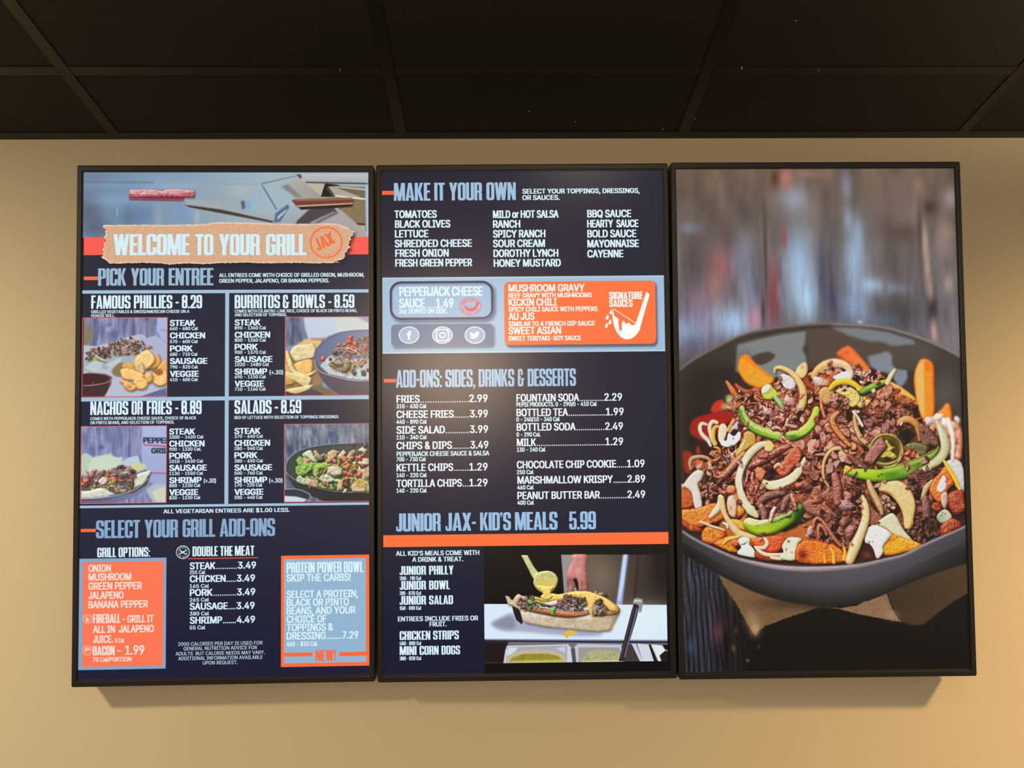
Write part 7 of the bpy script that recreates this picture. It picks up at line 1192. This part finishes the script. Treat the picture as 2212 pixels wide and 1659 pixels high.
TILE, nt, b = mat('black_ceiling_tile', (.030, .0245, .018), .82, .25)
tc, n = add_bump(nt, b, 95, .75, .0012, 5)
vo = nt.nodes.new('ShaderNodeTexVoronoi'); vo.inputs['Scale'].default_value = 210; nt.links.new(tc.outputs['Object'], vo.inputs['Vector'])
rp = nt.nodes.new('ShaderNodeValToRGB'); rp.color_ramp.elements[0].position = .10; rp.color_ramp.elements[0].color = (.008, .006, .005, 1); rp.color_ramp.elements[1].position = .22; rp.color_ramp.elements[1].color = (.022, .020, .0165, 1)
nt.links.new(vo.outputs['Distance'], rp.inputs[0]); nt.links.new(rp.outputs[0], b.inputs['Base Color'])
TEE, nt, b = mat('black_grid_metal', (.013, .0115, .009), .40, .38)
PLENUM, _, _ = mat('dark_plenum', (.01, .01, .01), .9, .1)
BEZEL, nt, b = mat('black_bezel_plastic', (.0125, .0115, .0095), .40, .5)
add_bump(nt, b, 900, .12, .0002, 2)
LIP, _, _ = mat('glossy_bezel_lip', (.045, .043, .038), .28, .7)
CASE, _, _ = mat('black_steel_case', (.012, .012, .012), .5, .4)
BRKT, _, _ = mat('grey_steel_bracket', (.16, .16, .16), .4, .5, 1)
LENS, _, _ = mat('speck', (.55, .5, .42), .7, .3)
FLOOR, nt, b = mat('dark_floor_tile', (.10, .085, .07), .5, .4); add_bump(nt, b, 14, .3, .002)
DARK, _, _ = mat('screen_edge', (.004, .004, .005), .3, .5)

def screen_material(name, arr):
    img = bpy.data.images.new(name, CW, CH, alpha=False); img.colorspace_settings.name = 'sRGB'
    px = np.ones((CH, CW, 4), np.float32); px[..., :3] = np.clip(arr[::-1], 0, 255)/255
    img.pixels.foreach_set(px.ravel()); img.update(); img.pack()
    m, nt, b = mat(name, (.002, .002, .0025), .245, .44)
    t = nt.nodes.new('ShaderNodeTexImage'); t.image = img; t.interpolation = 'Linear'; t.extension = 'EXTEND'
    uv = nt.nodes.new('ShaderNodeUVMap'); uv.uv_map = 'UVMap'; nt.links.new(uv.outputs[0], t.inputs[0])
    nt.links.new(t.outputs[0], b.inputs['Emission Color']); b.inputs['Emission Strength'].default_value = 1.0
    return m

# ------------------------------------------------------------------ mesh helpers
def box(bm, x0, y0, z0, x1, y1, z1, bev=0):
    v = [bm.verts.new(p) for p in ((x0, y0, z0), (x1, y0, z0), (x1, y1, z0), (x0, y1, z0), (x0, y0, z1), (x1, y0, z1), (x1, y1, z1), (x0, y1, z1))]
    fs = [bm.faces.new([v[i] for i in q]) for q in ((0, 3, 2, 1), (4, 5, 6, 7), (0, 1, 5, 4), (1, 2, 6, 5), (2, 3, 7, 6), (3, 0, 4, 7))]
    if bev:
        bmesh.ops.bevel(bm, geom=list({e for f in fs for e in f.edges}), offset=bev, segments=2, affect='EDGES', clamp_overlap=True)
def obj(name, bm, m, parent=None, smooth=False):
    me = bpy.data.meshes.new(name); bmesh.ops.recalc_face_normals(bm, faces=bm.faces); bm.to_mesh(me); bm.free()
    if smooth:
        for p in me.polygons: p.use_smooth = True
    me.materials.append(m); o = bpy.data.objects.new(name, me); sc.collection.objects.link(o)
    if parent: o.parent = parent
    return o
def structure(o, label=None):
    o['kind'] = 'structure'
    if label: o['label'] = label
    return o

# ------------------------------------------------------------------ wall, floor, ceiling grid
CZ = EYE+1.0015; HX = 3.2; FRONT = -3.4
bm = bmesh.new(); box(bm, -HX, 0, 0, HX, .12, CZ+.25); structure(obj('wall_back', bm, PAINT), 'smooth beige painted wall behind the three menu screens')
bm = bmesh.new(); box(bm, -HX, FRONT, -.05, HX, 0, 0); structure(obj('floor', bm, FLOOR), 'dark floor')
ceil = structure(obj('ceiling', (lambda b: (box(b, -HX, FRONT, CZ+.17, HX, 0, CZ+.25), b)[1])(bmesh.new()), PLENUM), 'black suspended tile ceiling')
T0, TS, D1 = -.8065, .6062, -.213
xs = [T0+TS*k for k in range(-3, 6)]; xs = [x for x in xs if -HX < x < HX]
ys = [D1-.6096*k for k in range(0, 6)]; ys = [y for y in ys if y > FRONT]
FW, FT = .0119, .0018
def tee_mesh(length):
    bm = bmesh.new(); box(bm, -FW, 0, 0, FW, length, FT, .0004); box(bm, -.0008, 0, FT, .0008, length, .032); box(bm, -.004, 0, .030, .004, length, .040)
    me = bpy.data.meshes.new('tee'); bmesh.ops.recalc_face_normals(bm, faces=bm.faces); bm.to_mesh(me); bm.free(); me.materials.append(TEE); return me
long_me = tee_mesh(-FRONT-.0235)
for x in xs:
    o = bpy.data.objects.new('main_tee', long_me); sc.collection.objects.link(o); o.parent = ceil; o.location = (x, FRONT, CZ-FT)
cross_me = tee_mesh(TS-2*FW-.001)
for y in ys:
    for x in xs[:-1]:
        o = bpy.data.objects.new('cross_tee', cross_me); sc.collection.objects.link(o); o.parent = ceil; o.rotation_euler = (0, 0, -math.pi/2); o.location = (x+FW+.0005, y, CZ-FT+.0003)
# lay-in tiles resting on the flanges; the row against the wall is cut short
def tile_mesh(w, d):
    bm = bmesh.new(); box(bm, -w/2, -d/2, 0, w/2, d/2, .016, .0012)
    me = bpy.data.meshes.new('tile'); bmesh.ops.recalc_face_normals(bm, faces=bm.faces); bm.to_mesh(me); bm.free(); me.materials.append(TILE); return me
GAP = .007
full = tile_mesh(TS-GAP, .6096-GAP); cut = tile_mesh(TS-GAP, -D1-.002-GAP)
for x in xs[:-1]:
    o = bpy.data.objects.new('ceiling_tile', cut); sc.collection.objects.link(o); o.parent = ceil; o.location = (x+TS/2, D1/2-.001, CZ+.0006)
    for y in ys[:-1]:
        o = bpy.data.objects.new('ceiling_tile', full); sc.collection.objects.link(o); o.parent = ceil; o.location = (x+TS/2, y-.3048, CZ+.0006)
# wall angle under the edge of the tiles
bm = bmesh.new(); box(bm, -HX, -.0235, CZ-FT, HX, -.0003, CZ-.0002, .0003); box(bm, -HX, -.0016, CZ-.0002, HX, -.0003, CZ+.022)
structure(obj('trim_1', bm, TEE), 'thin black metal angle between wall and ceiling')
# pale flecks of dust caught on the grid
R = np.random.RandomState(3)
for fx, fy in ((-.29, -.217), (.47, -.222), (.53, -.34), (.62, -.216), (.07, -.09), (.17, -.055), (.42, -.065), (.36, -.03)):
    bm = bmesh.new(); a = R.uniform(0, 3); l, t = R.uniform(.0015, .0035), R.uniform(.0005, .001)
    box(bm, -l, -t, -.0004, l, t, .0008); o = obj('lint_fleck', bm, LENS, ceil); o.location = (fx, fy, CZ-FT-.0003 if abs(fy-D1) < .012 else CZ+.0004); o.rotation_euler = (0, 0, a)

# ------------------------------------------------------------------ three portrait displays
BW, BH, BZ, DEP = .5012, .875, .0083, .040
VZ = 1.2                                              # the top and bottom rails are a little wider
def ring_mesh():
    """bezel: stations from outer back edge, over the rounded front, down to the glass"""
    prof = [(0, DEP), (0, .0012), (.0006, .0003), (.0014, 0), (BZ-.0010, 0), (BZ-.0003, .0003), (BZ, .0010), (BZ, .0042)]
    bm = bmesh.new(); rows = []
    for ins, y in prof:
        x, z0, z1 = BW/2-ins, ins*VZ, BH-ins*VZ; c = .0022 if ins < .0014 else 0
        pts = [(-x+c, z0), (x-c, z0), (x, z0+c), (x, z1-c), (x-c, z1), (-x+c, z1), (-x, z1-c), (-x, z0+c)] if c else [(-x, z0), (x, z0), (x, z0), (x, z1), (x, z1), (-x, z1), (-x, z1), (-x, z0)]
        rows.append([bm.verts.new((px, y, pz)) for px, pz in pts])
    for a, b2 in zip(rows, rows[1:]):
        for i in range(8):
            j = (i+1) % 8
            try: bm.faces.new((a[i], a[j], b2[j], b2[i]))
            except ValueError: pass
    bmesh.ops.remove_doubles(bm, verts=bm.verts, dist=1e-6)
    return bm
def bead_mesh():
    bm = bmesh.new(); i, t = BZ*VZ+.0002, .0011; x = BW/2-BZ-.0002
    for a in ((-x, i, x, i+t), (-x, BH-i-t, x, BH-i), (-x, i+t, -x+t, BH-i-t), (x-t, i+t, x, BH-i-t)): box(bm, a[0], .0018, a[1], a[2], .0040, a[3], .0004)
    return bm
POSE = [(-.45863, -.09189, -.04967, .00249, .26641, .00996), (.04805, -.0929, -.05443, -.00131, .26307, -.00941), (.55147, -.09554, -.06459, -.0029, .25929, -.00684)]
LAB = ['left portrait menu screen headed WELCOME TO YOUR GRILL with four entree photos',
       'centre portrait menu screen headed MAKE IT YOUR OWN with an orange sauces box',
       'right portrait screen showing one large photo of loaded fries in a grey bowl']
PICT = [left_display, centre_display, right_display]
for k in range(3):
    x, z, y, roll, tilt, yaw = POSE[k]
    root = bpy.data.objects.new('menu_screen', None); sc.collection.objects.link(root); root['label'] = LAB[k]; root['category'] = 'screen'
    root['group'] = 'tilted menu screens on the wall'
    root.matrix_world = Matrix.Translation((x, y, EYE+z)) @ Matrix.Rotation(yaw, 4, 'Z') @ Matrix.Rotation(tilt, 4, 'X') @ Matrix.Rotation(-roll, 4, 'Y')
    bz = obj('bezel', ring_mesh(), BEZEL, root)
    bead = obj('inner_lip', bead_mesh(), LIP, bz)
    cv = PICT[k]()
    bm = bmesh.new(); uvl = bm.loops.layers.uv.new('UVMap'); i = BZ+.0013; u0, u1, v0, v1 = -BW/2+i, BW/2-i, i+BZ*(VZ-1), BH-i-BZ*(VZ-1)
    vs = [bm.verts.new(p) for p in ((u0, .0038, v0), (u1, .0038, v0), (u1, .0038, v1), (u0, .0038, v1))]
    f = bm.faces.new(vs)
    I = .0118; W0 = .5053                                            # the artwork was measured against this inset
    for lp in f.loops:
        c = lp.vert.co; lp[uvl].uv = ((c.x+W0/2-I)/(W0-2*I), (c.z-I)/(BH-2*I))
    me = bpy.data.meshes.new('display_panel'); bm.to_mesh(me); bm.free(); me.materials.append(screen_material('display_picture_%d' % k, cv.a))
    o = bpy.data.objects.new('display_panel', me); sc.collection.objects.link(o); o.parent = root
    bm = bmesh.new(); box(bm, -BW/2+BZ-.004, .0044, BZ-.004, BW/2-BZ+.004, DEP-.002, BH-BZ+.004); obj('panel_backing', bm, DARK, root)
    bm = bmesh.new(); box(bm, -BW/2+.004, DEP-.003, .004, BW/2-.004, DEP+.004, BH-.004, .002); box(bm, -BW/2+.05, DEP+.003, .16, BW/2-.05, DEP+.024, BH-.10, .006); obj('back_case', bm, CASE, root)
    for sx in (-1, 1):                                   # tilting wall arms
        bm = bmesh.new(); box(bm, sx*.12-.012, DEP+.02, .20, sx*.12+.012, DEP+.034, BH-.14, .002)
        zt = BH-.16; wall_y = -(y+(-zt*math.sin(tilt)))/math.cos(tilt)-.0
        arm = obj('mount_rail', bm, BRKT, root)
        bm = bmesh.new(); box(bm, sx*.12-.003, DEP+.03, zt-.03, sx*.12+.003, wall_y-.009, zt, .001)
        a2 = obj('mount_arm', bm, BRKT, root)
